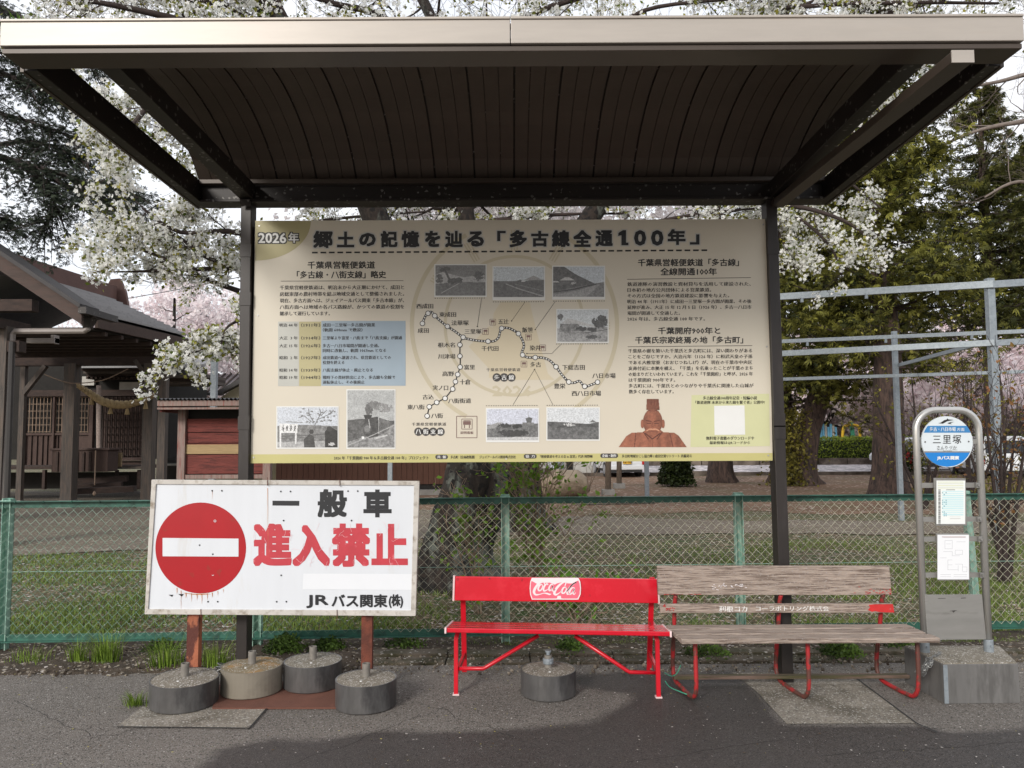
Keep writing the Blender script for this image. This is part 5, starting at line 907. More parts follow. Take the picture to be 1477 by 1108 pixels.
b = MB(); b.tube([at(138, 650, 18.2), at(136.5, 700, 18.2)], .013, 6); b.lathe(at(136.5, 700, 18.2).x, 18.2, [(.01, .38), (.04, .33), (.04, .30), (.01, .27)], 8); build('ladle', b, m_pale, label='thin white handled ladle hanging beside the porch post', cat='ladle')
b = MB(); q0, q1 = at(161, 674, 19.6), at(175, 653, 19.6); b.box(q0.x, q1.x, 19.6, 19.66, q0.z, q1.z); build('wooden_plaque', b, mat('plaque_wood', s(150, 128, 96, .8), var=.2, vs=8), label='small upright wooden plaque standing against the brown lattice', cat='plaque')
b = MB(); q = at(60, 492, 12.6); b.box(q.x-.25, q.x+.22, 12.6, 12.72, q.z-.03, q.z+.05); b.box(q.x+.16, q.x+.22, 12.58, 12.72, q.z-.04, q.z+.1); build('strip_lamp', b, m_gp, label='grey strip lamp fixed under the pavilion eave', cat='lamp')
# (3) red plank notice board
NY = 9.5; m_redpl = mat('flaking_red_planks', s(142, 72, 64, .6), rough=.85, var=.2, vs=4, stretch=(1.5, 14, 14), bump=.9, bs=10, col2=s(112, 58, 52, .6), amt=.42, c2s=3, soft=.05)
m_bare = mat('bare_yellow_wood', s(186, 158, 116, .7), rough=.85, var=.15, vs=6, stretch=(1.5, 12, 12))
m_gw = mat('grey_pink_timber', s(150, 130, 122, .8), rough=.9, var=.25, vs=4, stretch=(8, 8, .8), col2=s(128, 74, 66), amt=.36, c2s=5)
nb = thing('notice_board', at(310, 800, NY), 'roofed red plank notice board with a bare yellow patch, behind the fence', 'notice board')
def nbox(nm, x0, y0, x1, y1, dy0, dy1, m_, bev=.003, lab=None):
    a, c_ = at(x0, y1, NY+dy0), at(x1, y0, NY+dy0); b = MB(); b.box(a.x, c_.x, NY+dy0, NY+dy1, a.z, c_.z); return build(nm, b, m_, nb, bevel=bev, label=lab)
for x0, x1 in ((256.5, 267.5), (380, 391)):
    a = at(x0, 600, NY).x; c_ = at(x1, 600, NY).x; b = MB(); b.box(a, c_, NY, NY+.09, -.05, at(260, 590, NY).z); build('post', b, m_gw, nb, bevel=.003)
yy_ = [603.5, 624, 639.5, 655.5, 684]
for i in range(4): nbox('plank', 267, yy_[i], 381, yy_[i+1]-.25, .04+.004*(i % 2), .075, m_redpl, lab='red plank')
nbox('bare_strip', 267.5, 641, 345, 655, .034, .0385, m_bare, 0)
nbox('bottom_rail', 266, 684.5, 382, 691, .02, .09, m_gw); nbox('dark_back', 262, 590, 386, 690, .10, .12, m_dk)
nbox('fascia_beam', 226.5, 577, 404, 586, -.32, -.27, m_gw); nbox('lower_fascia', 226.5, 587, 404, 591, -.30, -.26, m_gw)
a = at(226, 575, NY-.3); c_ = at(405, 575, NY-.3); b = MB()
Vr = []; 
for i in range(120): x = a.x+(c_.x-a.x)*i/119; dz = .012*math.sin(i*1.57); Vr += [(x, NY-.36, a.z-.01+dz), (x, NY+.62, a.z+.02+dz)]
b.add(Vr, [(i*2, i*2+2, i*2+3, i*2+1) for i in range(119)]); build('corrugated_roof', b, m_dbronze, nb)
b = MB(); b.slab([(a.x+.02, NY-.26, a.z-.16), (a.x+.02, NY+.55, a.z-.16), (a.x+.02, NY+.55, a.z-.03), (a.x+.02, NY-.26, a.z-.03)], (.03, 0, 0)); build('end_board', b, m_redpl, nb)
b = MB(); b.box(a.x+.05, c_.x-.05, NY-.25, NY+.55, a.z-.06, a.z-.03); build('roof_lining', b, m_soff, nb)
# (4) low house behind with seamed metal roof, cream gable, slatted wall
hs = thing('low_house', (-10, 27, 0), 'low house with seamed metal roof, cream gable and slatted grey wall behind notice board', 'house')
HYY = 26.0; m_metalr = mat('grey_metal_roof', s(150, 144, 146, .8), rough=.45, metal=.3, var=.1, vs=2); m_creamw = mat('cream_wall', s(206, 192, 158, .8), rough=.9, var=.08)
def hb(nm, x0, y0, x1, y1, dy, dep, m_, lab=None):
    a, c_ = at(x0, y1, HYY+dy), at(x1, y0, HYY+dy); b = MB(); b.box(a.x, c_.x, HYY+dy, HYY+dy+dep, a.z, c_.z); return build(nm, b, m_, hs, label=lab)
hb('wall', 238, 600, 262, 700, .0, 4, m_blackpipe)
for i in range(9): hb('wall_board', 238, 602+i*8, 262, 608.5+i*8, -.03, .03, mat('slate_grey_boards', s(84, 84, 82, .8), rough=.8, var=.15, vs=4))
hb('ledge', 236, 669, 262, 672, -.2, .2, m_plast); hb('wall', 262, 575, 345, 700, .1, 4, m_creamw)
qa, qb, qc, qd = at(238, 566, HYY-.5), at(322, 566, HYY-.5), at(352, 540, HYY+4), at(252, 540, HYY+4)
b = MB(); b.slab([qa, qb, qc, qd], (0, 0, -.08)); build('roof', b, m_metalr, hs)
for i in range(12):
    t = i/11; b = MB(); b.bar(qa.lerp(qb, t)+Vector((0, 0, .02)), qd.lerp(qc, t)+Vector((0, 0, .02)), .06, .06); build('roof_seam', b, m_owd, hs)
b = MB(); b.bar(at(238, 568.5, HYY-.6), at(322, 568.5, HYY-.6), .12, .1); build('gutter', b, m_blackpipe, hs)
b = MB(); b.slab([at(314, 577, HYY-.2), at(352, 577, HYY-.2), at(352, 549, HYY-.2)], (0, .2, 0)); build('gable', b, m_creamw, hs)
b = MB(); b.bar(at(318, 566.5, HYY-.4), at(356, 546, HYY-.4), .3, .14); build('verge', b, m_blackpipe, hs)
b = MB(); b.box(at(345, 600, HYY).x, at(400, 600, HYY).x, HYY+.1, HYY+4, -.02, 2.6); build('wall', b, m_creamw, hs)
# (5) long building with brown vertical boards
bw = thing('boarded_building', (-4, 23, 0), 'long low building clad in brown vertical boards behind the big cherry trunk', 'building')
m_bb = mat('brown_vertical_boards', s(112, 74, 58, .6), rough=.85, var=.25, vs=3, stretch=(6, 6, .6), col2=s(84, 54, 42), amt=.45, c2s=3)
xa0, xb0 = at(398, 690, 22).x, at(700, 690, 22).x; zb = at(500, 699, 22).z
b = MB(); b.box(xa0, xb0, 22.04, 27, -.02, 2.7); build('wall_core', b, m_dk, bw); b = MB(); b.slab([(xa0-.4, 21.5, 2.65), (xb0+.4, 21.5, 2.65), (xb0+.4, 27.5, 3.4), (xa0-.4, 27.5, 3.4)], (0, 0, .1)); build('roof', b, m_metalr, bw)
x = xa0; i = 0
while x < xb0: b = MB(); b.box(x, x+.148, 22.0+.01*(i % 2), 22.035, zb, 2.65); build('board', b, m_bb, bw); x += .155; i += 1
b = MB(); b.box(xa0, xb0, 21.7, 22.1, -.02, .12); build('plinth', b, m_stone, bw)
# (6) pale building beyond the pavilion posts, posts with concrete footings, boulder
wbld = thing('white_building', (3, 36, 0), 'white walled building with dark doorway seen under the information board', 'building')
for nm, x0, x1, y0, y1, dy, m_ in (('wall', 768, 862, 560, 676, 0, m_plast), ('doorway', 817, 826, 640, 675, -.05, m_dk), ('shutter', 789, 801, 640, 674, -.06, mat('white_shutter', s(214, 216, 220, .85), var=.05)), ('grey_wall_panel', 802, 813, 640, 676, -.06, m_galv)):
    a, c_ = at(x0, y1, 34+dy), at(x1, y0, 34+dy); b = MB(); b.box(a.x, c_.x, 34+dy, 34+dy+(5 if nm == 'wall' else .04), -.02, c_.z); build(nm, b, m_, wbld)
a, c_ = at(760, 560, 33.6), at(870, 560, 33.6); b = MB(); b.box(a.x, c_.x, 33.5, 39.5, a.z, a.z+.2); build('roof', b, m_metalr, wbld)
bz = at(812, 712, 20.5); b = MB(); nlat, nlon = 12, 18; V = []
for i in range(nlat):
    for j in range(nlon):
        th, ph = math.pi*i/(nlat-1), 2*math.pi*j/nlon; d = Vector((math.sin(th)*math.cos(ph), math.sin(th)*math.sin(ph), math.cos(th))); k = 1+.22*mnoise.noise(d*1.7+Vector((3, 1, 5)))+.06*mnoise.noise(d*6)
        V.append((bz.x+d.x*.72*k, 20.8+d.y*.6*k, .32+d.z*.42*k))
b.add(V, [(i*nlon+j, i*nlon+(j+1) % nlon, (i+1)*nlon+(j+1) % nlon, (i+1)*nlon+j) for i in range(nlat-1) for j in range(nlon)]); build('boulder', b, mat('tan_rock', s(158, 142, 122, .8), rough=.95, var=.25, vs=3, bump=.8, bs=8, col2=s(110, 96, 78), amt=.4, c2s=2), label='large tan boulder beside the grey footed posts beyond the fence', cat='boulder', smooth=True)
m_tp = mat('grey_round_post', s(128, 114, 100, .8), rough=.9, var=.3, vs=6, stretch=(4, 4, 1))
for px, Y, lb, hh in ((877, 21.5, 'pale grey timber post with a concrete footing, nearer of the pair by the kei van', 2.4), (893, 24.2, 'brown timber post with a concrete footing, farther of the pair by the kei van', 2.4)):
    x = at(px, 700, Y).x; t = thing('timber_post', (x, Y, 0), lb, 'post', 'timber posts with concrete footings')
    b = MB(); b.tube([(x, Y, .05), (x+.02, Y, 1.2), (x, Y, hh)], .085, 10); build('shaft', b, m_tp, t, smooth=True); b = MB(); b.box(x-.17, x+.17, Y-.17, Y+.17, -.03, .13); build('footing', b, m_stone, t, bevel=.01)
# stone edging round the path island
b = MB(); se = bpy.data.objects.new('stone_edging', None); COL.objects.link(se); se['kind'] = 'structure'; se.location = (2.3, 17.5, 0)
for i in range(12):
    q = gr(835+i*9.5, 727.5-i*.2, 0); b = MB(); r_ = np.random.default_rng(i); b.lathe(q.x, q.y, [(.05, -.03), (.10, .02), (.085, .07), (.03, .09)], 8); build('edging_stone', b, m_stone, se, smooth=True)
# ---------------------------------------------------------------- hedge, play equipment, cars beyond the road
leafq = np.array([(0, 0, 0), (.32, .45, .05), (0, 1, 0), (-.32, .45, .05)]); leaff = np.array([(0, 1, 2, 3)])
m_leaf = mat('leaves', (1, 1, 1), rough=.6, var=.25, vs=1.3, attr='col', spec=.3)
def leafmass(name, P, sz, c0, c1, par=None, kind=None, cp=1.0, seed=0, **kw):
    r = np.random.default_rng(seed); n = len(P); u = r.random((n, 1))**cp; C = np.array(c0)*(1-u)+np.array(c1)*u
    v, f, c = scatter(leafq, leaff, P, rand_rot(n, r), sz*(.6+.8*r.random(n)), C); b = MB(); b.add(v, f, None); b.c[-1] = c; return build(name, b, m_leaf, par, kind=kind, colors=True, **kw)
xh0, xh1 = at(1130, 640, 43.3).x, at(1345, 640, 43.3).x
def hedge(x0, x1, y, h, lab):
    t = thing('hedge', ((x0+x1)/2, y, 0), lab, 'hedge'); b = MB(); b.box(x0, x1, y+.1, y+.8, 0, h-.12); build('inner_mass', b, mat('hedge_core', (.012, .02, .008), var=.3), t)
    n = int((x1-x0)*900); r = np.random.default_rng(3); side = r.random(n) < .7; P = np.stack([r.uniform(x0, x1, n), np.where(side, y+r.normal(0, .06, n), r.uniform(y, y+.9, n)), np.where(side, r.uniform(.02, h, n), h+r.normal(0, .05, n))], 1)
    leafmass('foliage', P, .10, s(74, 90, 30, .75), s(168, 184, 72, .9), t, seed=5)
hedge(xh0, xh1, 43.2, 1.42, 'clipped green hedge along the far side of the parking road')
hedge(xh1+.4, xh1+12, 43.6, 1.5, 'darker stretch of clipped hedge behind the parked white car')
py_ = thing('climbing_frame', (at(1235, 640, 50).x, 50, 0), 'yellow and green metal climbing frame rising behind the hedge', 'play equipment')
m_yel = mat('yellow_paint', s(216, 176, 40, .85), var=.1); m_teal = mat('teal_paint', s(60, 140, 110, .8), var=.1)
for x0, x1, m_ in ((1215, 1227, m_yel), (1241, 1229, m_yel)): q0, q1, q2 = at(x0, 640, 50), at(x0+(2 if x1 > x0 else -2), 617, 50), at(x1, 613, 50); b = MB(); b.tube(catmull([(q0.x, 50, 0), q0, q1, q2], 4), .10, 8); build('hoop', b, m_, py_, smooth=True)
b = MB(); b.bar(at(1228, 610, 50), (at(1233, 640, 50).x, 50, 0), .25, .08, up=(0, 1, 0)); build('slide', b, m_teal, py_)
cb = thing('play_house', (at(1190, 630, 52).x, 52, 0), 'pale blue and white slatted play structure behind the hedge', 'play equipment')
m_lb = mat('light_blue_paint', s(120, 190, 226, .85), var=.1)
for i in range(9): x = at(1176+i*3.6, 630, 52).x; b = MB(); b.box(x, x+.13, 52, 52.1, 0, 2.35-.1*(i % 3)); build('slat', b, m_lb if i % 3 != 1 else m_plast, cb)
b = MB(); b.box(at(1174, 630, 52).x, at(1208, 630, 52).x, 52.1, 52.2, .9, 1.7); build('panel', b, m_plast, cb)
m_carw = mat('white_car_paint', s(226, 228, 230, .9), rough=.25, var=.02, coat=.5); m_glass = mat('dark_car_glass', (.02, .025, .03), rough=.08, var=.0); m_tyre = mat('tyre_rubber', (.02, .02, .02), rough=.8); m_rim = mat('wheel_rim', (.4, .4, .42), rough=.4, metal=.5); m_tail = mat('tail_lamp_red', (.45, .02, .02), rough=.2, var=.05); m_trimb = mat('black_trim', (.03, .03, .03), rough=.5); m_silver = mat('silver_car_paint', s(150, 152, 156, .85), rough=.3, metal=.3, var=.02, coat=.4)
def car(x, y, rz, L, Wd, H, label, m_, tall=False, plate=None, platec=None, cargo=None):
    """local frame: rear of the car at y=0 facing -Y, car extends +Y"""
    t = thing('parked_car', (0, 0, 0), label, 'car', 'cars parked beyond the lawn')
    hb_ = .52*H; prof = [(0, .32), (-.02, .55), (.03, hb_+.05), (.22 if not tall else .08, H-.12), (.45, H), (L*.52, H+.0), (L*.72, H-.1), (L*.84, hb_+.12), (L*.97, hb_-.08), (L, .55), (L-.03, .30)]
    b = MB(); n = len(prof); V = []
    for sx in (-1, -.82, .82, 1):
        for (yy, z) in prof:
            taper = 1.0 if z < hb_+.06 else .86; e = .96 if abs(sx) == 1 else 1; V.append((sx*Wd/2*taper, L/2+(yy-L/2)*e, z if abs(sx) < 1 else (z-.04 if z > .4 else z)))
    fs = [(a*n+i, a*n+(i+1) % n, (a+1)*n+(i+1) % n, (a+1)*n+i) for a in range(3) for i in range(n)]+[tuple(range(n))[::-1], tuple(3*n+i for i in range(n))]
    b.add(V, fs); build('body', b, m_, t, bevel=.03)
    b = MB(); w2 = Wd/2*.80; b.slab([(-w2, .05 if tall else .10, hb_+.12), (w2, .05 if tall else .10, hb_+.12), (w2*.94, .10 if tall else .22, H-.16), (-w2*.94, .10 if tall else .22, H-.16)], (0, -.05, 0)); build('rear_window', b, m_glass, t)
    for sx in (-1, 1):
        q = MB(); xx_ = sx*Wd/2*.865; q.slab([(xx_, .45, hb_+.10), (xx_, L*.80, hb_+.12), (xx_*.99, L*.68, H-.17), (xx_*.99, .5, H-.14)], (sx*.02, 0, 0)); build('side_window', q, m_glass, t)
        q = MB(); q.box(sx*(Wd/2-.02)-.09, sx*(Wd/2-.02)+.09, -.03, .1, hb_-.28 if not tall else .5, hb_+.04); build('tail_lamp', q, m_tail, t, bevel=.02)
        q = MB(); q.box(sx*(Wd/2+.08)-.08, sx*(Wd/2+.08)+.08, L*.73, L*.78, hb_+.08, hb_+.24); build('mirror', q, m_, t, bevel=.02)
        for yy in (.72, L-.78):
            q = MB(); q.tube([(sx*(Wd/2-.17), yy, .3), (sx*(Wd/2+.0), yy, .3)], .3, 20); wh = build('wheel', q, m_tyre, t); q = MB(); q.tube([(sx*(Wd/2), yy, .3), (sx*(Wd/2+.012), yy, .3)], .19, 16); build('rim', q, m_rim, wh)
    q = MB(); q.box(-Wd/2+.04, Wd/2-.04, -.07, .05, .30, .48); build('bumper', q, m_, t, bevel=.03); q = MB(); q.box(-Wd/2+.1, Wd/2-.1, -.02, L-.1, .2, .32); build('underbody', q, m_trimb, t)
    zc_ = .62 if tall else hb_-.12; q = MB(); q.box(-.17, .17, -.095, -.065, zc_-.085, zc_+.085); pl_ = build('number_plate', q, platec or m_plast, t)
    if plate:
        cu = bpy.data.curves.new('t', 'FONT'); cu.body = plate; cu.size = .16; cu.align_x = 'CENTER'; cu.offset = .004; o = bpy.data.objects.new('t', cu); COL.objects.link(o); me = bpy.data.meshes.new_from_object(o.evaluated_get(bpy.context.evaluated_depsgraph_get())); bpy.data.objects.remove(o)
        for v in me.vertices: v.co = Vector((v.co.x, -.0965, zc_-.05+v.co.y))
        me.materials.clear(); me.materials.append(m_ink); o = bpy.data.objects.new('plate_number', me); COL.objects.link(o); o.parent = pl_
    t.location = (x, y, -.02); t.rotation_euler = (0, 0, rz); return t
q = at(1452, 660, 27.8); car(q.x+.1, 27.9, rad(-14), 4.3, 1.72, 1.55, 'white estate car with dark rear window and white number plate, parked at far right', m_carw, plate='15-16')
q = at(905, 680, 30.2); car(q.x, 30.4, rad(6), 3.3, 1.46, 1.85, 'white kei van with a yellow number plate, under the information board', m_carw, tall=True, plate='52-35', platec=mat('yellow_plate', s(230, 180, 50, .9), var=.03))
q = at(1384, 660, 39.5); car(q.x, 39.5, rad(84), 4.2, 1.7, 1.5, 'white car half hidden behind the cypress trunk on the road', m_carw)
q = at(1404, 668, 35.3); car(q.x, 35.3, rad(72), 4.1, 1.7, 1.45, 'silver car mostly hidden behind the bus stop sign disc', m_silver)
# ---------------------------------------------------------------- grass, litter, weeds
blade = np.array([(-.5, 0, 0), (.5, 0, 0), (.28, .12, .55), (-.28, .12, .55), (0, .5, 1.)]); 
def blades(name, P, H, Wd, c0, c1, par=None, lean=.35, seed=0, fan=None, **kw):
    r = np.random.default_rng(seed); n = len(P); az = r.uniform(0, 2*math.pi, n); ln = r.random(n)*lean
    if fan is not None: az = np.arctan2(-(P[:, 0]-fan[0]), P[:, 1]-fan[1])+r.normal(0, .6, n)
    ca, sa = np.cos(az), np.sin(az)
    R = np.zeros((n, 3, 3)); R[:, 0, 0] = ca; R[:, 0, 1] = -sa; R[:, 1, 0] = sa; R[:, 1, 1] = ca; R[:, 2, 2] = 1
    h = H*(.5+.8*r.random(n)); sc = np.stack([np.full(n, Wd), ln*h*2.2, h], 1); tv = blade
    V = np.einsum('nij,nkj->nki', R, tv[None]*sc[:, None, :])+P[:, None, :]; k = 5; base = (np.arange(n)*k)[:, None]
    q = base+np.array([[0, 1, 2, 3]]); t = base+np.array([[3, 2, 4]]); u = r.random((n, 1)); C = np.array(c0)*(1-u)+np.array(c1)*u
    b = MB(); b.add(V.reshape(-1, 3), q, None); b.c[-1] = np.repeat(C, k, 0); b.f.append(t); return build(name, b, m_leaf, par, colors=True, **kw)
r = np.random.default_rng(11)
def gnoise(x, y, sc, o=0): return np.array([mnoise.noise(Vector((a*sc, b_*sc, o))) for a, b_ in zip(x, y)])
n = 150000; yy = 6.0+8.5*r.random(n)**1.9; xx = r.uniform(-1, 1, n)*(yy*.78+.6); k = gnoise(xx, yy, .9)+.5*gnoise(xx, yy, 3.5, 4)
keep = (k+r.normal(0, .16, n) > np.where((xx > -1) & (xx < 3.2), .18, -.12)) & ~((yy > 11) & (xx < -3.6)) & ~((yy > 12)); P = np.stack([xx, yy, np.full(n, -.03)], 1)[keep]
blades('grass', P, .055, .009, s(84, 104, 42, .75), s(146, 168, 82, .85), lean=.9, kind='stuff', seed=1)
n = 52000; yy = 5.95+12*r.random(n)**1.5; xx = r.uniform(-1, 1, n)*(yy*.78+.6); kp = ~((yy > 11) & (xx < -3.6)); P = np.stack([xx, yy, -.022+.012*r.random(n)], 1)[kp]
nn = len(P); R = rand_rot(nn, r); R[:, 2, :] *= .25; u = r.random((nn, 1)); C = np.array(s(96, 72, 52, .7))*(1-u)+np.array(s(196, 178, 150, .8))*u; C[r.random(nn) < .12] = (.6, .55, .54)
v, f, c = scatter(leafq-np.array([0, .5, 0]), leaff, P, R, .025+.03*r.random(nn), C); b = MB(); b.add(v, f, None); b.c[-1] = c; build('leaf_litter', b, m_leaf, kind='stuff', colors=True)
# petals and crumbs over the asphalt and verge
n = 8500; P = np.stack([r.uniform(-4.5, 4.5, n), 5.45-4.*r.random(n)**1.2, np.full(n, .0035)], 1); P[: n//2, 1] = r.uniform(5.2, 6.1, n//2); P[: n//2, 2] = .02+.01*r.random(n//2)
R = rand_rot(n, r); R[:, 2, :] *= .1; C = np.tile((.62, .58, .54), (n, 1)); C[r.random(n) < .2] = s(200, 190, 110, .8); C[r.random(n) < .25] = s(120, 96, 70, .8)
v, f, c = scatter((leafq-np.array([0, .5, 0]))*np.array([1.3, 1, 1]), leaff, P, R, .006+.013*r.random(n)**2, C); b = MB(); b.add(v, f, None); b.c[-1] = c; build('fallen_petals', b, m_leaf, kind='stuff', colors=True)
# pebbles and clods in the verge
n = 2600; P = np.stack([r.uniform(-5.2, 5.2, n), r.uniform(5.28, 5.95, n), .012+.01*r.random(n)], 1)
ov = np.array([(1, 0, 0), (-1, 0, 0), (0, 1, 0), (0, -1, 0), (0, 0, .7), (0, 0, -.7)], float); of = np.array([(0, 2, 4), (2, 1, 4), (1, 3, 4), (3, 0, 4), (2, 0, 5), (1, 2, 5), (3, 1, 5), (0, 3, 5)])
u = r.random((n, 1)); C = np.array(s(70, 56, 44, .7))*(1-u)+np.array(s(170, 158, 142, .8))*u; v, f, c = scatter(ov, of, P, rand_rot(n, r), .005+.014*r.random(n)**2, C); b = MB(); b.add(v, f, None); b.c[-1] = c; build('verge_pebbles', b, m_leaf, kind='stuff', colors=True)
tn = 0
def tuft(px, py, nb, H, spread, lab, c0=s(70, 96, 30, .7), c1=s(160, 188, 76, .85), Wd=.006, flat=False):
    nb = int(nb*1.7); q = gr(px, py, .01); rr = np.random.default_rng(int(px)); P = np.stack([q.x+rr.normal(0, spread, nb), q.y+rr.normal(0, spread*.5, nb), np.full(nb, .005)], 1)
    blades('grass_tuft', P, H*1.5, Wd, c0, c1, lean=.8 if not flat else 1.2, fan=(q.x, q.y), seed=int(px), label=lab, cat='grass tuft', group='grass tufts along the fence')
tuft(152, 956, 150, .13, .045, 'bright green grass tuft left of the no entry sign, tallest in the verge'); tuft(112, 955, 60, .10, .03, 'thin grass tuft second from the left fence post'); tuft(240, 962, 110, .12, .06, 'grass tuft just left of the rusty sign post'); tuft(312, 962, 120, .11, .05, 'grass tuft between rusty sign post and dark shelter post')
tuft(45, 955, 60, .07, .08, 'low sparse grass tuft beside the leftmost fence post'); tuft(195, 1016, 60, .05, .035, 'low green tuft growing at the edge of the left concrete slab', flat=True)
def weedpatch(px0, px1, py, n_, H, lab, c0=s(46, 66, 24, .6), c1=s(110, 140, 58, .8), yd=.13):
    a, c_ = gr(px0, py, 0), gr(px1, py, 0); rr = np.random.default_rng(int(px0)); k = (rr.random(n_)+rr.random(n_))/2; x = a.x+(c_.x-a.x)*k; env = np.clip(1-((k-.5)*2)**2, .1, 1)
    P = np.stack([x, a.y+rr.normal(0, yd*.5, n_), .01+H*env*rr.random(n_)], 1)
    leafmass('weed_patch', P, .022, c0, c1, None, seed=int(px0)); o = bpy.context.scene.collection.objects[-1]; tag(o, lab, 'weeds', 'leafy weeds along the fence', 'stuff')
def last(): return COL.objects[-1]
def weedp(px0, px1, py, n_, H, lab, **k_):
    weedpatch(px0, px1, py, n_, H, lab, **k_)
weedp(378, 440, 942, 1500, .12, 'ferny dark green weed patch behind the taupe weight'); weedp(446, 500, 938, 900, .08, 'low green weed patch behind the rear steel banded weight'); weedp(800, 845, 942, 700, .09, 'feathery weed patch beneath the red bench, right of the clamp fitted weight'); weedp(1182, 1245, 948, 1500, .13, 'dense green weed patch beneath the wooden bench right of the dark post'); weedp(980, 1060, 946, 700, .06, 'thin weed patch behind the left end of the wooden bench'); weedp(548, 620, 935, 600, .06, 'scattered low weeds right of the right sign post'); weedp(1262, 1340, 936, 700, .08, 'weed patch behind the bus stop block'); weedp(205, 262, 940, 500, .09, 'leafy weed patch at the foot of the fence left of the sign post')
q = at(33, 24, YF+.05); rr = np.random.default_rng(9); nb = 60; P = np.stack([q.x+rr.normal(0, .03, nb), YF+.06+rr.normal(0, .015, nb), np.full(nb, 3.325)], 1)
blades('roof_weed', P, .075, .012, s(90, 130, 40, .8), s(140, 180, 70, .85), lean=.8, seed=4, label='small bright green weed growing on the left end of the shelter roof', cat='weed')
# ---------------------------------------------------------------- trees
def bark(name, c, c2, **k_): return mat(name, c, rough=.95, var=.35, vs=5, stretch=(3, 3, .8), bump=1, bs=12, col2=c2, amt=.45, c2s=4, **k_)
m_cbark = mat('cherry_bark', s(58, 47, 40, .5), rough=.95, var=.5, vs=7, stretch=(2.2, 2.2, .9), bump=1, bs=16, col2=s(112, 116, 108, .6), amt=.46, c2s=1.6, soft=.05, speck=[(s(30, 24, 22, .4), .3, 22, .2)])
m_twig = mat('dark_twig', s(62, 50, 46, .75), rough=.9, var=.25, vs=6)
m_ybark = bark('cypress_bark', s(88, 70, 62, .75), s(52, 42, 38, .7))
m_gtwig = mat('grey_branch', s(128, 116, 108, .8), rough=.9, var=.25, vs=5)
flow = []; fcs = []; k = 0
for i in range(5):
    a = 2*math.pi*i/5; ca, sa = math.cos(a), math.sin(a); px_, py2 = -sa, ca
    flow += [(0, 0, 0), (ca*.55+px_*.34, sa*.55+py2*.34, .14), (ca, sa, .30), (ca*.55-px_*.34, sa*.55-py2*.34, .14)]; fcs.append((k, k+1, k+2, k+3)); k += 4
flow = np.array(flow); fcs = np.array(fcs); m_petal = mat('cherry_petals', (1, 1, 1), rough=.6, var=.06, vs=2, attr='col', spec=.3)

def translucent(m, k):
    t = m.node_tree; b = t.nodes['Principled BSDF']; tr_ = t.nodes.new('ShaderNodeBsdfTranslucent'); mi = t.nodes.new('ShaderNodeMixShader'); mi.inputs[0].default_value = k
    t.links.new(b.inputs['Base Color'].links[0].from_socket, tr_.inputs[0]); t.links.new(b.outputs[0], mi.inputs[1]); t.links.new(tr_.outputs[0], mi.inputs[2]); t.links.new(mi.outputs[0], t.nodes['Material Output'].inputs[0])
translucent(m_petal, .5); translucent(m_leaf, .3); CONV = True
def tubes_fast(polys, sides=4):
    """many thin branches at once: list of (pts array k x 3, radii k)"""
    b = MB()
    for pts, rd in polys: b.tube([Vector(p) for p in pts], list(rd), sides, cap=False)
    return b
class Tree:
    def __init__(self, seed): self.r = np.random.default_rng(seed); self.tw = []; self.br = []; self.tips = []; self.dirs = []
    def grow(self, p, d, L, rad_, lv, kids, droop=0., spread=.9, curl=.25, minr=.002, up=0.):
        r = self.r; n = 5 if lv else 4; pts = [np.array(p, float)]; d = np.array(d, float); d /= np.linalg.norm(d); rs = [rad_]
        for i in range(n):
            d = d+r.normal(0, curl, 3)*.6+np.array([0, 0, up-droop])*.25; d /= np.linalg.norm(d); pts.append(pts[-1]+d*L/n); rs.append(max(minr, rad_*(1-.8*(i+1)/n)))
        (self.br if rad_ > .012 else self.tw).append((np.array(pts), rs))
        if lv == 0:
            for i in range(1, n+1): self.tips.append(pts[i]); self.dirs.append(d)
            return
        for j in range(kids[-lv]):
            t = .2+.8*(j+r.random())/kids[-lv]; i = min(n-1, int(t*n)); q = pts[i]+(pts[i+1]-pts[i])*(t*n-i); dd = d+r.normal(0, spread, 3); dd[2] += up*.3-droop*.3
            self.grow(q, dd, L*(.45+.25*r.random()), rs[i]*.5, lv-1, kids, droop, spread, curl, minr, up)
    def limb(self, pts, r0, r1, nk, L, kids, droop=0., up=0., t0=.15, spread=1., rk=.35, wood=None):
        P = catmull([tuple(p) for p in pts], 5); k = len(P); rs = [r0+(r1-r0)*(i/(k-1)) for i in range(k)]; (wood if wood is not None else self.br).append((np.array(P), rs)); r = self.r
        for j in range(nk):
            t = t0+(1-t0)*(j+r.random()*.8)/nk; i = min(k-2, int(t*(k-1))); d = P[i+1]-P[i]; d = d/np.linalg.norm(d)*.5+r.normal(0, spread, 3)*.7; self.grow(P[i], d, L*(.6+.7*r.random()), max(.007, rs[i]*rk), len(kids), kids, droop, up=up)
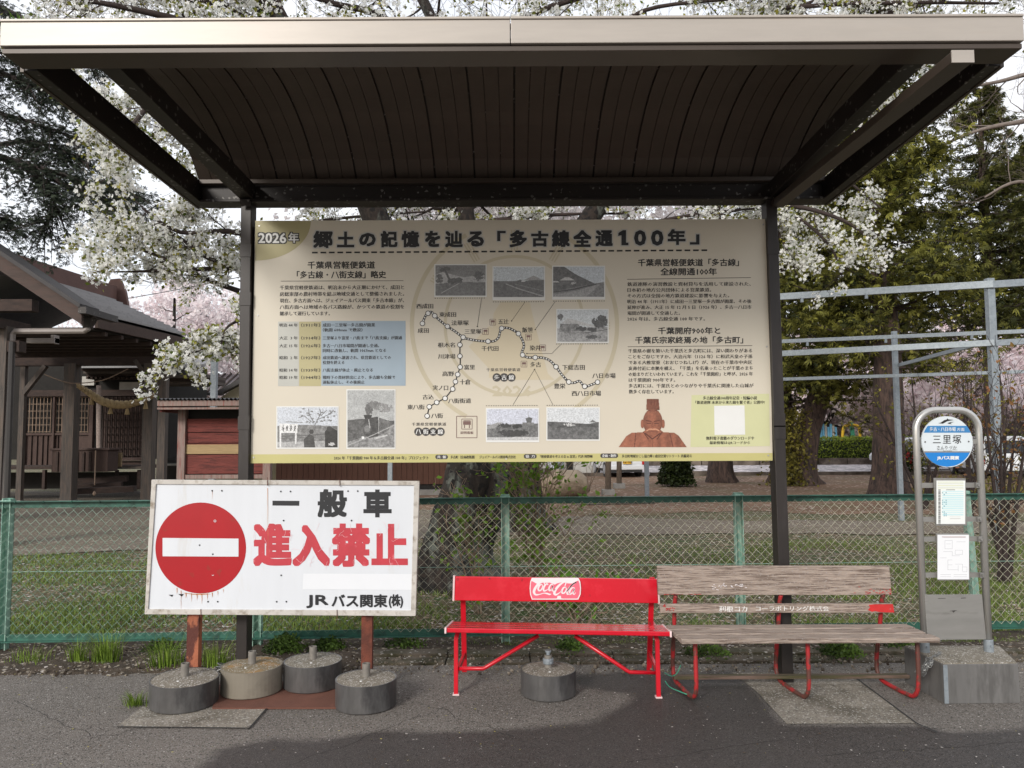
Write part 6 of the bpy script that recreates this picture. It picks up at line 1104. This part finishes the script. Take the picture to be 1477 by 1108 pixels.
def blossom_mesh(name, tips, parent, nf, rad_, fs, pet, leafn=1.2, seed=0, density=1., lf0=s(96, 110, 30, .8), lf1=s(150, 140, 60, .85), leafsz=.045, q=True):
    r = np.random.default_rng(seed); T = np.array(tips); T = T[r.random(len(T)) < density]; n = len(T); cnt = nf
    C = np.repeat(T, cnt, 0)+r.normal(0, rad_, (n*cnt, 3)); m = len(C); u = r.random((m, 1)); col = np.array(pet[0])*(1-u)+np.array(pet[1])*u
    tv, tf = (flow, fcs) if q else (np.array([(-1, -1, 0), (1, -1, .2), (1, 1, 0), (-1, 1, .2)])*.8, np.array([(0, 1, 2, 3)]))
    v, f, c = scatter(tv, tf, C, rand_rot(m, r), fs*(.75+.5*r.random(m)), col); b = MB(); b.add(v, f, None); b.c[-1] = c; o = build(name, b, m_petal, parent, colors=True)
    ln = int(n*leafn)
    if ln: Pl = T[r.integers(0, n, ln)]+r.normal(0, rad_*1.2, (ln, 3)); leafmass('young_leaves', Pl, leafsz, lf0, lf1, parent, seed=seed+1)
    return o
# --- the big old cherry behind the fence
ct = thing('cherry_tree', (gr(645, 872).x, 8.6, 0), 'big old white blossoming cherry with thick dark trunk behind the fence', 'tree')
def trunk_mesh(axis, rads, n=40, m_=64, lob=((1.0, 0),), seed=0):
    P = catmull(axis, 9); k = len(P); R = np.interp(np.linspace(0, 1, k), np.linspace(0, 1, len(rads)), rads); V = []
    for i in range(k):
        for j in range(m_):
            a = 2*math.pi*j/m_; h = P[i][2]; f_ = 1+.16*math.sin(3*a+seed+h*.8)+.10*math.sin(5*a+1.3+h*1.3)*max(0, 1-h*.4)+.09*mnoise.noise(Vector((math.cos(a)*5, math.sin(a)*5, h*2+seed)))+.06*abs(mnoise.noise(Vector((math.cos(a)*9, math.sin(a)*9, h*1.5))))+.04*mnoise.noise(Vector((math.cos(a)*16, math.sin(a)*16, h*5)))
            rr = R[i]*f_*(1+.5*math.exp(-max(0, h)*5)*(1+.5*math.sin(4*a))); V.append((P[i][0]+math.cos(a)*rr, P[i][1]+math.sin(a)*rr*.9, h))
    b = MB(); i0 = (np.arange(k-1)[:, None]*m_+np.arange(m_)[None]).ravel(); i1 = (np.arange(k-1)[:, None]*m_+(np.arange(m_)+1)[None] % m_).ravel(); b.add(V, np.stack([i0, i1, i1+m_, i0+m_], 1)); return b
TY = 8.6; ax = [at(645, 885, TY), at(650, 800, TY), at(672, 740, TY), at(690, 680, TY), at(686, 600, TY), at(660, 520, TY)]
tb = trunk_mesh([tuple(v) for v in ax], [.36, .33, .36, .37, .26, .16], seed=1)
build('trunk', tb, m_cbark, ct, smooth=True)
W = lambda L: [tuple(at(x, y, Y)) for x, y, Y in L]
T = Tree(5); wood = []
T.limb(W([(672, 640, 8.6), (600, 480, 8.5), (540, 310, 8.3), (470, 150, 8.1), (390, 20, 7.8), (330, -90, 7.7)]), .19, .09, 8, 1.5, [4, 4, 3], droop=.1, t0=.55, wood=wood)
T.limb(W([(680, 640, 8.7), (676, 450, 8.9), (672, 300, 9), (650, 100, 9.2), (590, -40, 9.5)]), .13, .06, 8, 1.5, [4, 4, 3], t0=.5, wood=wood)
T.limb(W([(700, 650, 8.6), (800, 400, 8.8), (900, 250, 9), (1050, 80, 9.2), (1190, -30, 9.3)]), .16, .06, 9, 1.6, [4, 4, 3], t0=.45, wood=wood)
T.limb(W([(600, 480, 8.5), (480, 390, 8.2), (350, 337, 8), (260, 335, 7.8), (205, 300, 7.7)]), .05, .012, 8, .5, [4, 3, 3], t0=.45)
T.limb(W([(560, 380, 8.4), (450, 400, 8.4), (345, 388, 8.2), (250, 390, 8), (190, 392, 7.9), (135, 392, 7.8)]), .045, .003, 9, .40, [3, 3, 3], t0=.35, up=.5)
T.limb(W([(345, 388, 8.2), (300, 372, 8), (262, 345, 7.9), (240, 330, 7.9)]), .03, .010, 7, .45, [3, 3, 2])
T.limb(W([(345, 420, 8.3), (290, 400, 8.1), (230, 370, 8.0), (170, 350, 7.9)]), .03, .010, 8, .42, [4, 3, 3])
T.limb(W([(530, 290, 8.2), (430, 250, 7.9), (345, 190, 7.5), (270, 175, 7.2), (215, 200, 7.0), (185, 235, 6.9)]), .05, .012, 11, .42, [3, 3, 3], t0=.35, droop=.1)
T.limb(W([(440, 100, 7.9), (330, 110, 7.3), (240, 130, 6.9), (200, 170, 6.7), (165, 215, 6.6)]), .05, .012, 11, .45, [4, 3, 3], t0=.3, droop=.2)
T.limb(W([(440, 90, 7.9), (300, 40, 7.2), (150, 5, 6.8), (30, -12, 6.6)]), .05, .014, 13, .55, [4, 3, 3], t0=.1)
T.limb(W([(420, 60, 7.9), (330, 10, 7.6), (240, -5, 7.4), (130, -30, 7.2)]), .04, .012, 12, .9, [4, 3, 3], t0=.1, droop=.3)
T.limb(W([(600, 520, 8.5), (450, 490, 7.9), (350, 490, 7.4), (290, 505, 7.1), (232, 528, 6.9)]), .03, .004, 9, .19, [3, 3, 3], t0=.62, up=.2)
T.limb(W([(440, 470, 7.9), (370, 460, 7.4), (330, 470, 7.2), (318, 500, 7.1)]), .02, .008, 5, .25, [4, 3, 2], t0=.3)
T.limb(W([(650, 100, 9.2), (760, 25, 8), (870, -12, 7.2)]), .05, .02, 9, 1.0, [4, 4, 3])
T.limb(W([(640, 120, 9.1), (560, 30, 8.4), (480, 5, 8.0), (420, -15, 8)]), .05, .02, 9, 1.0, [4, 4, 3])
T.limb(W([(900, 250, 9), (990, 280, 8.9), (1080, 290, 8.7), (1160, 300, 8.5), (1220, 320, 8.4), (1260, 350, 8.3)]), .05, .010, 7, .38, [3, 3, 3], t0=.35)
T.limb(W([(1100, 290, 8.7), (1160, 320, 8.6), (1200, 360, 8.5), (1215, 400, 8.5)]), .025, .008, 6, .3, [3, 3, 2])
T.limb(W([(1100, 300, 8.7), (1130, 350, 8.6), (1150, 400, 8.6)]), .02, .008, 6, .3, [4, 3, 3])
T.limb(W([(900, 330, 9.1), (1000, 310, 9), (1100, 300, 8.9)]), .03, .010, 8, .7, [4, 3, 3], t0=.0)
T.limb(W([(450, 320, 8.6), (520, 312, 8.7), (620, 305, 8.9)]), .02, .010, 6, .5, [4, 3, 3], t0=.0)
T.limb(W([(690, 320, 8.9), (800, 310, 9), (900, 308, 9.1)]), .03, .012, 10, .55, [4, 3, 3], t0=.0)
T.limb(W([(1050, 80, 9.2), (1150, 60, 8.8), (1280, 20, 8.6), (1400, -10, 8.5), (1500, -20, 8.4)]), .05, .018, 14, 1.0, [4, 4, 3])
T.limb(W([(1000, 120, 9.2), (1060, 30, 8.6), (1180, 8, 8.2), (1320, 4, 8.0), (1440, 5, 7.9)]), .04, .015, 16, .75, [4, 4, 3], t0=.1)
T.limb(W([(860, 60, 8.8), (930, 15, 8.4), (1040, 0, 8.2), (1120, -5, 8.1)]), .03, .012, 12, .75, [4, 4, 3], t0=.0)
T.limb(W([(1150, 60, 8.8), (1230, 130, 8.6), (1290, 170, 8.5), (1330, 140, 8.4)]), .03, .012, 9, .4, [4, 3, 3])
T.limb(W([(1060, 160, 9.0), (1150, 220, 8.8), (1220, 260, 8.7), (1270, 300, 8.6)]), .03, .01, 8, .38, [3, 3, 3], t0=.2)
for a_ in range(5):  # limbs at the back and overhead that other viewpoints see
    az = 1.0+a_*.5; p0 = np.array(at(670, 300, 9)); T.limb([tuple(p0), tuple(p0+np.array([math.cos(az)*1.6, math.sin(az)*1.6, 1.0])), tuple(p0+np.array([math.cos(az)*3.6, math.sin(az)*3.6, 1.8]))], .08, .02, 5, 1.5, [4, 3, 3])
build('limbs', tubes_fast(wood, 14), m_cbark, ct, smooth=True); build('branches', tubes_fast(T.br, 6), m_twig, ct, smooth=True); build('twigs', tubes_fast(T.tw, 3), m_twig, ct)
print('CHERRY tips', len(T.tips), 'twigs', len(T.tw), len(T.br))
NT = len(T.tips); blossom_mesh('blossoms', T.tips, ct, 7, .034, .0215, ((.90, .91, .86), (.95, .93, .91)), leafn=3.4, density=min(1, 8000/NT), seed=3, leafsz=.042, lf0=s(84, 104, 32, .75), lf1=s(158, 150, 66, .85))
# --- far pink cherries
def far_cherry(px, Y, h, rad_, lab, seed, pet=((.84, .74, .75), (.95, .90, .90)), n_=9, blo=.10, dens=14000, nm='pink_cherry_tree', tr_=.22, low=.35):
    x = at(px, 600, Y).x; t = thing(nm, (x, Y, 0), lab, 'tree', 'pink cherry trees in the distance'); T2 = Tree(seed); w2 = []; rr = T2.r
    w2.append((np.array([(x, Y, -.05), (x+.1, Y, h*.18), (x, Y, h*.3)]), [tr_*1.4, tr_, tr_*.9]))
    for i in range(n_):
        az = 2*math.pi*i/n_+rr.random(); e = rad_*(.75+.35*rr.random()); zt_ = h*(low+.5*rr.random()); T2.limb([(x, Y, h*.26), (x+math.cos(az)*e*.45, Y+math.sin(az)*e*.45, h*.26+(zt_-h*.26)*.7), (x+math.cos(az)*e, Y+math.sin(az)*e, zt_)], tr_*.5, .04, 5, rad_*.38, [4, 4], wood=w2, up=.15, t0=.3, rk=.4)
    for i in range(3): az = rr.random()*6.28; T2.limb([(x, Y, h*.28), (x+math.cos(az)*rad_*.2, Y+math.sin(az)*rad_*.2, h*.6), (x+math.cos(az)*rad_*.35, Y+math.sin(az)*rad_*.35, h*.88)], tr_*.5, .04, 6, rad_*.38, [4, 4], wood=w2, t0=.3)
    build('trunk_and_limbs', tubes_fast(w2, 8), m_cbark, t, smooth=True); build('branches', tubes_fast(T2.br+T2.tw, 3), m_twig, t)
    nf = max(1, int(dens/max(1, len(T2.tips)))); blossom_mesh('blossoms', T2.tips, t, nf, blo*2.2, blo, pet, leafn=0, seed=seed, q=False); return t
far_cherry(248, 29, 7.8, 4.0, 'pale pink cherry rising behind the shrine roof', 21, dens=13000, blo=.065)
far_cherry(345, 34, 7.2, 4.0, 'pink cherry farther back, just left of the dark shelter post', 22, dens=10000, blo=.07)
for px, Y, h, R_, lb, sd in ((1190, 54, 8.6, 6.6, 'pink cherry behind the left part of the hedge', 23), (1262, 62, 9.5, 7, 'pink cherry behind the cypress trunk, farthest of all', 24), (1345, 55, 8.2, 6, 'pink cherry above the bus stop sign hoop', 25), (1432, 46, 7.4, 5.0, 'pink cherry with dark trunk behind the white estate car', 26), (1530, 56, 9, 6.5, 'pink cherry at the far right edge', 27), (1120, 64, 9, 7, 'pink cherry just beyond the right shelter post', 28)):
    far_cherry(px, Y, h, R_, lb, sd, dens=34000, blo=.12, low=.2)
# --- conifers: hanging sprays of scale leaves
spray = []; sf = []; k = 0
for a, l_ in ((-.95, .6), (-.45, .85), (0, 1.), (.45, .85), (.95, .6)):
    dx, dy = math.sin(a), math.cos(a); w_ = .10; z = -.18*abs(a); spray += [(dx*.08, dy*.08, 0), (dx*l_*.55+dy*w_, dy*l_*.55-dx*w_, z*.5), (dx*l_, dy*l_, z-.1), (dx*l_*.55-dy*w_, dy*l_*.55+dx*w_, z*.5)]; sf.append((k, k+1, k+2, k+3)); k += 4
spray = np.array(spray); sf = np.array(sf); m_con = mat('conifer_leaves', (1, 1, 1), rough=.7, var=.35, vs=.9, attr='col', spec=.25)
translucent(m_con, .35)
def sprays(name, P, D, sz, c0, c1, par, seed=0, roll=.5):
    rr = np.random.default_rng(seed); n = len(P); u = rr.random((n, 1))**1.3; C = np.array(c0)*(1-u)+np.array(c1)*u; v, f, c = scatter(spray, sf, P, basis(D, rr, roll), sz*(.6+.7*rr.random(n)), C); b = MB(); b.add(v, f, None); b.c[-1] = c; return build(name, b, m_con, par, colors=True)
def conifer(px, Y, h, rad_, z0, tr_, lab, seed, c0=s(46, 54, 26, .6), c1=s(148, 146, 68, .9), sz=.21, nb=110, lean=0., stems=None, nsp=14, group='cypress trees on the brown ground'):
    x = at(px, 650, Y).x; t = thing('cypress_tree', (x, Y, 0), lab, 'tree', group); rr = np.random.default_rng(seed)
    ax_ = stems or [(x, Y, -.1), (x+lean*.3, Y, h*.25), (x+lean, Y, h*.6), (x+lean*1.2, Y, h)]
    b = trunk_mesh(ax_, [tr_, tr_*.8, tr_*.5, .04], m_=28, seed=seed); build('trunk', b, m_ybark, t, smooth=True)
    AX = np.array(catmull(ax_, 12)); brs = []; P = []; D = []
    for i in range(nb):
        u = rr.random()**1.15; zz_ = z0+(h*.98-z0)*u; j = np.argmin(abs(AX[:, 2]-zz_)); c_ = AX[j]; az = rr.random()*2*math.pi; R_ = rad_*(1-u**1.6*.85)*(.55+.55*rr.random()); d = np.array([math.cos(az), math.sin(az), .25]); pts = [c_.copy()]
        for k_ in range(7): d = d+rr.normal(0, .12, 3)+np.array([0, 0, -.10+.04*k_]); d /= np.linalg.norm(d); pts.append(pts[-1]+d*R_/7)
        brs.append((np.array(pts), np.linspace(.045, .008, 8)))
        for k_ in range(2, 8):
            for m_ in range(int(nsp*(.5+k_/8))): dd = d*.6+rr.normal(0, .55, 3)+np.array([0, 0, -.25]); P.append(pts[k_]+rr.normal(0, .16, 3)*(R_/2.2)); D.append(dd)
    build('branches', tubes_fast(brs, 4), m_twig, t); sprays('foliage', np.array(P), np.array(D), sz, c0, c1, t, seed); return t
conifer(1283, 21.0, 15, 3.1, 3.3, .42, 'tall cypress with a thick straight furrowed trunk behind the near galvanised post', 31, nb=180, nsp=16)
xq = at(1165, 650, 25.5).x; conifer(1165, 25.5, 15, 3.2, 2.6, .5, 'cypress with a leaning flared trunk just right of the dark shelter post', 32, stems=[(xq-.35, 25.5, -.1), (xq-.1, 25.5, 1.6), (xq+.75, 25.5, 4.2), (xq+1.0, 25.5, 9), (xq+1, 25.5, 15)], nb=150)
conifer(1128, 26.5, 15.5, 2.8, 3.2, .40, 'cypress half hidden behind the dark shelter post', 33, nb=130)
conifer(1437, 29, 15, 3.4, 4.9, .34, 'cypress with olive foliage behind the tall galvanised post', 34, nb=190, c0=s(54, 62, 26, .6), c1=s(126, 126, 66, .7), nsp=11)
conifer(1500, 31, 13.5, 3.4, 5.6, .34, 'cypress at the right edge with gaps of sky', 35, nb=130, nsp=12)
conifer(1290, 33, 15, 3.4, 5.0, .4, 'shaded cypress farthest back between the trunks', 36, nb=120)
conifer(1040, 27, 15, 3.0, 4, .4, 'cypress hidden mostly by the information board', 37, nb=80)
# leafy regrowth around the leaning cypress trunk
xq = at(1140, 690, 24.6).x; rr = np.random.default_rng(3); n = 2200; P = np.stack([xq+rr.normal(0, .32, n), 24.8+rr.normal(0, .3, n), rr.random(n)*2.4], 1); leafmass('ivy', P, .11, s(84, 80, 34, .6), s(150, 140, 60, .75), None, seed=5); tag(last(), 'brownish green ivy climbing round the leaning cypress trunk', 'ivy')
# --- dark cedar boughs at the upper left
cd = thing('cedar_tree', (-11.5, 14.0, 0), 'dark cedar reaching its flat drooping boughs in from upper left', 'tree'); b = trunk_mesh([(-11.5, 14, -.1), (-11.4, 14, 3), (-11.3, 14, 8), (-11.2, 14, 14)], [.5, .42, .3, .06], m_=24, seed=8); build('trunk', b, m_ybark, cd, smooth=True)
rr = np.random.default_rng(41); brs = []; P = []; D = []
BG = [[(-260, 60, 14), (-60, 90, 13.4), (20, 112, 13), (70, 134, 12.8), (120, 150, 12.6)], [(-260, 200, 14), (-60, 215, 13.2), (10, 230, 12.8), (60, 244, 12.6), (100, 256, 12.5), (150, 290, 12.4), (185, 315, 12.3)], [(-200, 130, 14), (-20, 160, 13), (50, 178, 12.7), (110, 200, 12.6)], [(20, 232, 12.8), (52, 255, 12.7), (78, 292, 12.6), (64, 330, 12.5)], [(60, 244, 12.6), (110, 275, 12.5), (150, 262, 12.4), (186, 285, 12.3)], [(-260, -60, 14), (-60, -10, 13.4), (30, 25, 13), (90, 60, 12.8), (130, 90, 12.7)], [(-200, 40, 14), (-40, 60, 13.2), (20, 80, 12.9), (60, 90, 12.8)], [(-40, 220, 13.2), (20, 205, 12.9), (70, 210, 12.7), (110, 225, 12.6)], [(-60, 300, 13), (-30, 310, 12.9), (0, 316, 12.8)]]
for i, L in enumerate(BG):
    C_ = catmull([tuple(at(*q)) for q in L], 9); k = len(C_); brs.append((np.array(C_), np.linspace(.085 if i in (0, 1, 5) else .05, .012, k)))
    for j in range(int(k*.25), k):
        for m_ in range(3):
            d = (C_[min(k-1, j+1)]-C_[j-1]); d /= np.linalg.norm(d); d = d*.8+rr.normal(0, .7, 3); d[2] = d[2]*.45-.22; d /= np.linalg.norm(d); Ls = .25+.6*rr.random(); pts = [C_[j]+d*Ls*t-np.array([0, 0, .12])*t*t for t in (0, .35, .7, 1)]; brs.append((np.array(pts), [.012, .009, .006, .003]))
            for t in (1, 2, 3):
                for _ in range(9): P.append(pts[t]+rr.normal(0, .07, 3)); D.append(d*.8+rr.normal(0, .45, 3)+np.array([0, 0, -.1]))
for i in range(26):  # the rest of the tree, mostly out of frame
    az = rr.random()*6.28; zz_ = 3+rr.random()*10; d = np.array([math.cos(az), math.sin(az), .0]); 
    if d[0] > -.3: continue
    pts = [np.array([-11.3, 14, zz_])+d*t*3.2-np.array([0, 0, .3])*t*t for t in (0, .3, .6, 1)]; brs.append((np.array(pts), [.06, .05, .03, .01]))
    for t in range(1, 4):
        for _ in range(90): P.append(pts[t]+rr.normal(0, .4, 3)*np.array([1, 1, .3])); D.append(d+rr.normal(0, .6, 3))
build('branches', tubes_fast(brs, 5), mat('cedar_branch', s(72, 62, 60, .75), rough=.9, var=.2), cd); sprays('foliage', np.array(P), np.array(D), .075, s(36, 44, 38, .6), s(88, 98, 80, .75), cd, 7, roll=.25)
# --- bare grey branched tree at the upper right
bt = thing('bare_tree', (at(1640, 600, 24).x, 24, 0), 'bare grey branched tree reaching in at the upper right corner', 'tree'); T3 = Tree(51); w3 = [(np.array([(at(1640, 600, 24).x, 24, -.1), (at(1630, 400, 24).x, 24, 4), (at(1610, 200, 24).x, 24, 9)]), [.3, .25, .18])]
for L in ([(1620, 150, 24), (1520, 105, 23.5), (1440, 118, 23), (1390, 128, 23)], [(1620, 230, 24), (1530, 175, 23.5), (1460, 178, 23), (1400, 192, 23), (1350, 215, 23)], [(1620, 150, 24), (1540, 60, 24), (1480, 20, 24)], [(1610, 300, 24), (1540, 280, 24), (1470, 262, 24), (1420, 285, 24)]): T3.limb(W(L), .12, .025, 9, 2.0, [4, 3, 3], wood=w3, up=.3, spread=.8)
build('trunk_and_limbs', tubes_fast(w3, 8), m_gtwig, bt, smooth=True); build('branches', tubes_fast(T3.br+T3.tw, 3), m_gtwig, bt)
# --- second trunk behind and shrubs
t2 = thing('cherry_tree', (at(752, 700, 13.5).x, 13.5, 0), 'second cherry with a rough brown trunk right behind the big one', 'tree'); x = at(752, 700, 13.5).x
build('trunk', trunk_mesh([(x+.1, 13.5, -.1), (x, 13.5, 1.2), (x-.2, 13.5, 2.6), (x-.2, 13.5, 4.2)], [.34, .29, .24, .15], m_=30, seed=5), m_cbark, t2, smooth=True); T4 = Tree(61)
for i in range(8): az = i*.8; T4.limb([(x-.2, 13.5, 3.4), (x-.2+math.cos(az)*1.5, 13.5+math.sin(az)*1.5, 5), (x-.2+math.cos(az)*3, 13.5+math.sin(az)*3, 6.2+.3*(i % 3))], .09, .02, 6, 1.3, [4, 3])
build('branches', tubes_fast(T4.br+T4.tw, 4), m_twig, t2); blossom_mesh('blossoms', T4.tips, t2, 8, .12, .045, ((.75, .70, .70), (.84, .80, .80)), leafn=.5, seed=9, q=False)
def shrub(px, py, Y, h, nst, spread, nl, lsz, lab, c0, c1, seed, stem=.010, mt=None, kids=[4, 3], nm='shrub'):
    q = at(px, py, Y); t = thing(nm, (q.x, Y, 0), lab, 'shrub'); T5 = Tree(seed); rr = T5.r
    for i in range(nst):
        az = rr.random()*6.28; e = spread*rr.random(); T5.limb([(q.x+rr.normal(0, .05), Y+rr.normal(0, .05), -.04), (q.x+math.cos(az)*e*.5, Y+math.sin(az)*e*.3, h*.5), (q.x+math.cos(az)*e, Y+math.sin(az)*e*.5, h*(.7+.35*rr.random()))], stem, .003, 6, h*.28, kids, up=.4, t0=.25, rk=.5, spread=.6)
    build('stems', tubes_fast(T5.br+T5.tw, 4), mt or m_twig, t); T_ = np.array(T5.tips); P = T_[rr.integers(0, len(T_), nl)]+rr.normal(0, .02, (nl, 3)); leafmass('leaves', P, lsz, c0, c1, t, seed=seed); return t
m_tan = mat('tan_stem', s(150, 128, 108, .8), rough=.9, var=.2)
shrub(775, 800, 7.6, 1.55, 11, .75, 900, .055, 'young shrub with thin tan stems and fresh green leaves behind the fence', s(90, 130, 30, .8), s(140, 176, 60, .9), 71, mt=m_tan, kids=[3, 2])
shrub(690, 820, 7.3, .95, 5, .5, 260, .055, 'small sapling with fresh leaves at the right foot of the big cherry trunk', s(90, 130, 30, .8), s(140, 176, 60, .9), 72, mt=m_tan, kids=[3, 2])
shrub(835, 860, 6.7, .42, 9, .5, 420, .05, 'low leafy regrowth behind the top of the red bench', s(74, 120, 24, .8), s(120, 170, 50, .9), 73, mt=m_tan, kids=[3, 2])
shrub(1448, 830, 8.6, 2.1, 6, .8, 500, .05, 'twiggy shrub with dark lichened stems and bronze leaves right of the bus stop', s(112, 104, 44, .8), s(168, 110, 78, .8), 74, stem=.035, kids=[4, 3])
shrub(1395, 660, 15.5, 3.2, 5, 1.6, 700, .07, 'open shrub with olive leaves behind the bus stop sign', s(104, 108, 36, .75), s(170, 158, 66, .85), 75, stem=.04, kids=[4, 3])
shrub(1330, 690, 17, 3.3, 4, 1.9, 600, .08, 'taller olive shrub behind the left side of the hoop', s(96, 96, 34, .75), s(150, 142, 60, .85), 76, stem=.05, kids=[4, 4])
q = at(962, 698, 25); rr = np.random.default_rng(5); n = 6000; hh = rr.random(n); rd = .62*(1-hh*.55)*np.sqrt(rr.random(n)); az = rr.random(n)*6.28; P = np.stack([q.x+.3+np.cos(az)*rd, 25+np.sin(az)*rd, .05+hh*1.5], 1); leafmass('evergreen_shrub', P, .10, s(30, 40, 18, .6), s(78, 92, 42, .7), None, seed=8); tag(last(), 'dense dark conical evergreen shrub right of the yellow plated van', 'shrub')
q = gr(1400, 712, 0); n = 2600; P = np.stack([rr.uniform(at(1330, 700, 20).x, at(1500, 700, 20).x, n), 20+rr.normal(0, .7, n), rr.random(n)**2*.5], 1); leafmass('low_bushes', P, .08, s(96, 92, 40, .7), s(160, 150, 76, .8), None, kind='stuff', seed=8)
b_ = at(1310, 668, 30); P = np.stack([b_.x+rr.normal(0, .25, 900), 30+rr.normal(0, .25, 900), .2+rr.random(900)*.9], 1); leafmass('camellia_bush', P, .12, s(34, 50, 22, .6), s(80, 96, 44, .7), None, seed=9); o = last(); tag(o, 'small dark bush with red flowers right of the cypress trunk', 'bush')
P = np.stack([b_.x-.1+rr.normal(0, .12, 60), 29.7+rr.normal(0, .06, 60), .75+rr.normal(0, .15, 60)], 1); leafmass('red_flowers', P, .11, (.5, .02, .03), (.6, .05, .05), o, seed=9)
# distant woods beyond everything
n = 46000; az = rr.uniform(-1.15, 1.15, n); R_ = rr.uniform(85, 110, n); hgt = rr.random(n)*(6.5+3*np.sin(az*23)+2*np.sin(az*51+1)); P = np.stack([np.sin(az)*R_, np.cos(az)*R_, hgt], 1)
pk = np.sin(az*17+2)+rr.normal(0, .5, n) > .2; C = np.where(pk[:, None], np.array([(.55, .45, .46)]), np.array([s(70, 80, 44, .7)]))*(.7+.5*rr.random((n, 1)))
v, f, c = scatter(leafq-np.array([0, .5, 0]), leaff, P, rand_rot(n, rr), .9+.9*rr.random(n), C); b = MB(); b.add(v, f, None); b.c[-1] = c; build('distant_woods', b, m_leaf, kind='stuff', colors=True)
# one thin overhead wire behind the blossoms
b = MB(); b.tube([tuple(v) for v in catmull([at(190, 432, 24), at(345, 402, 24)], 4)], .012, 4); b = MB(); P = [at(-100, 470, 26), at(150, 436, 24), at(345, 400, 22), at(560, 350, 20)]; b.tube(catmull([tuple(v) for v in P], 5), .012, 5)
build('overhead_wire', b, m_trimb, label='thin black overhead wire crossing the sky behind the blossoms', cat='wire')
sc_tris = sum(len(o.data.polygons) for o in bpy.data.objects if o.type == 'MESH'); print('POLYS', sc_tris, 'OBJS', len(bpy.data.objects))
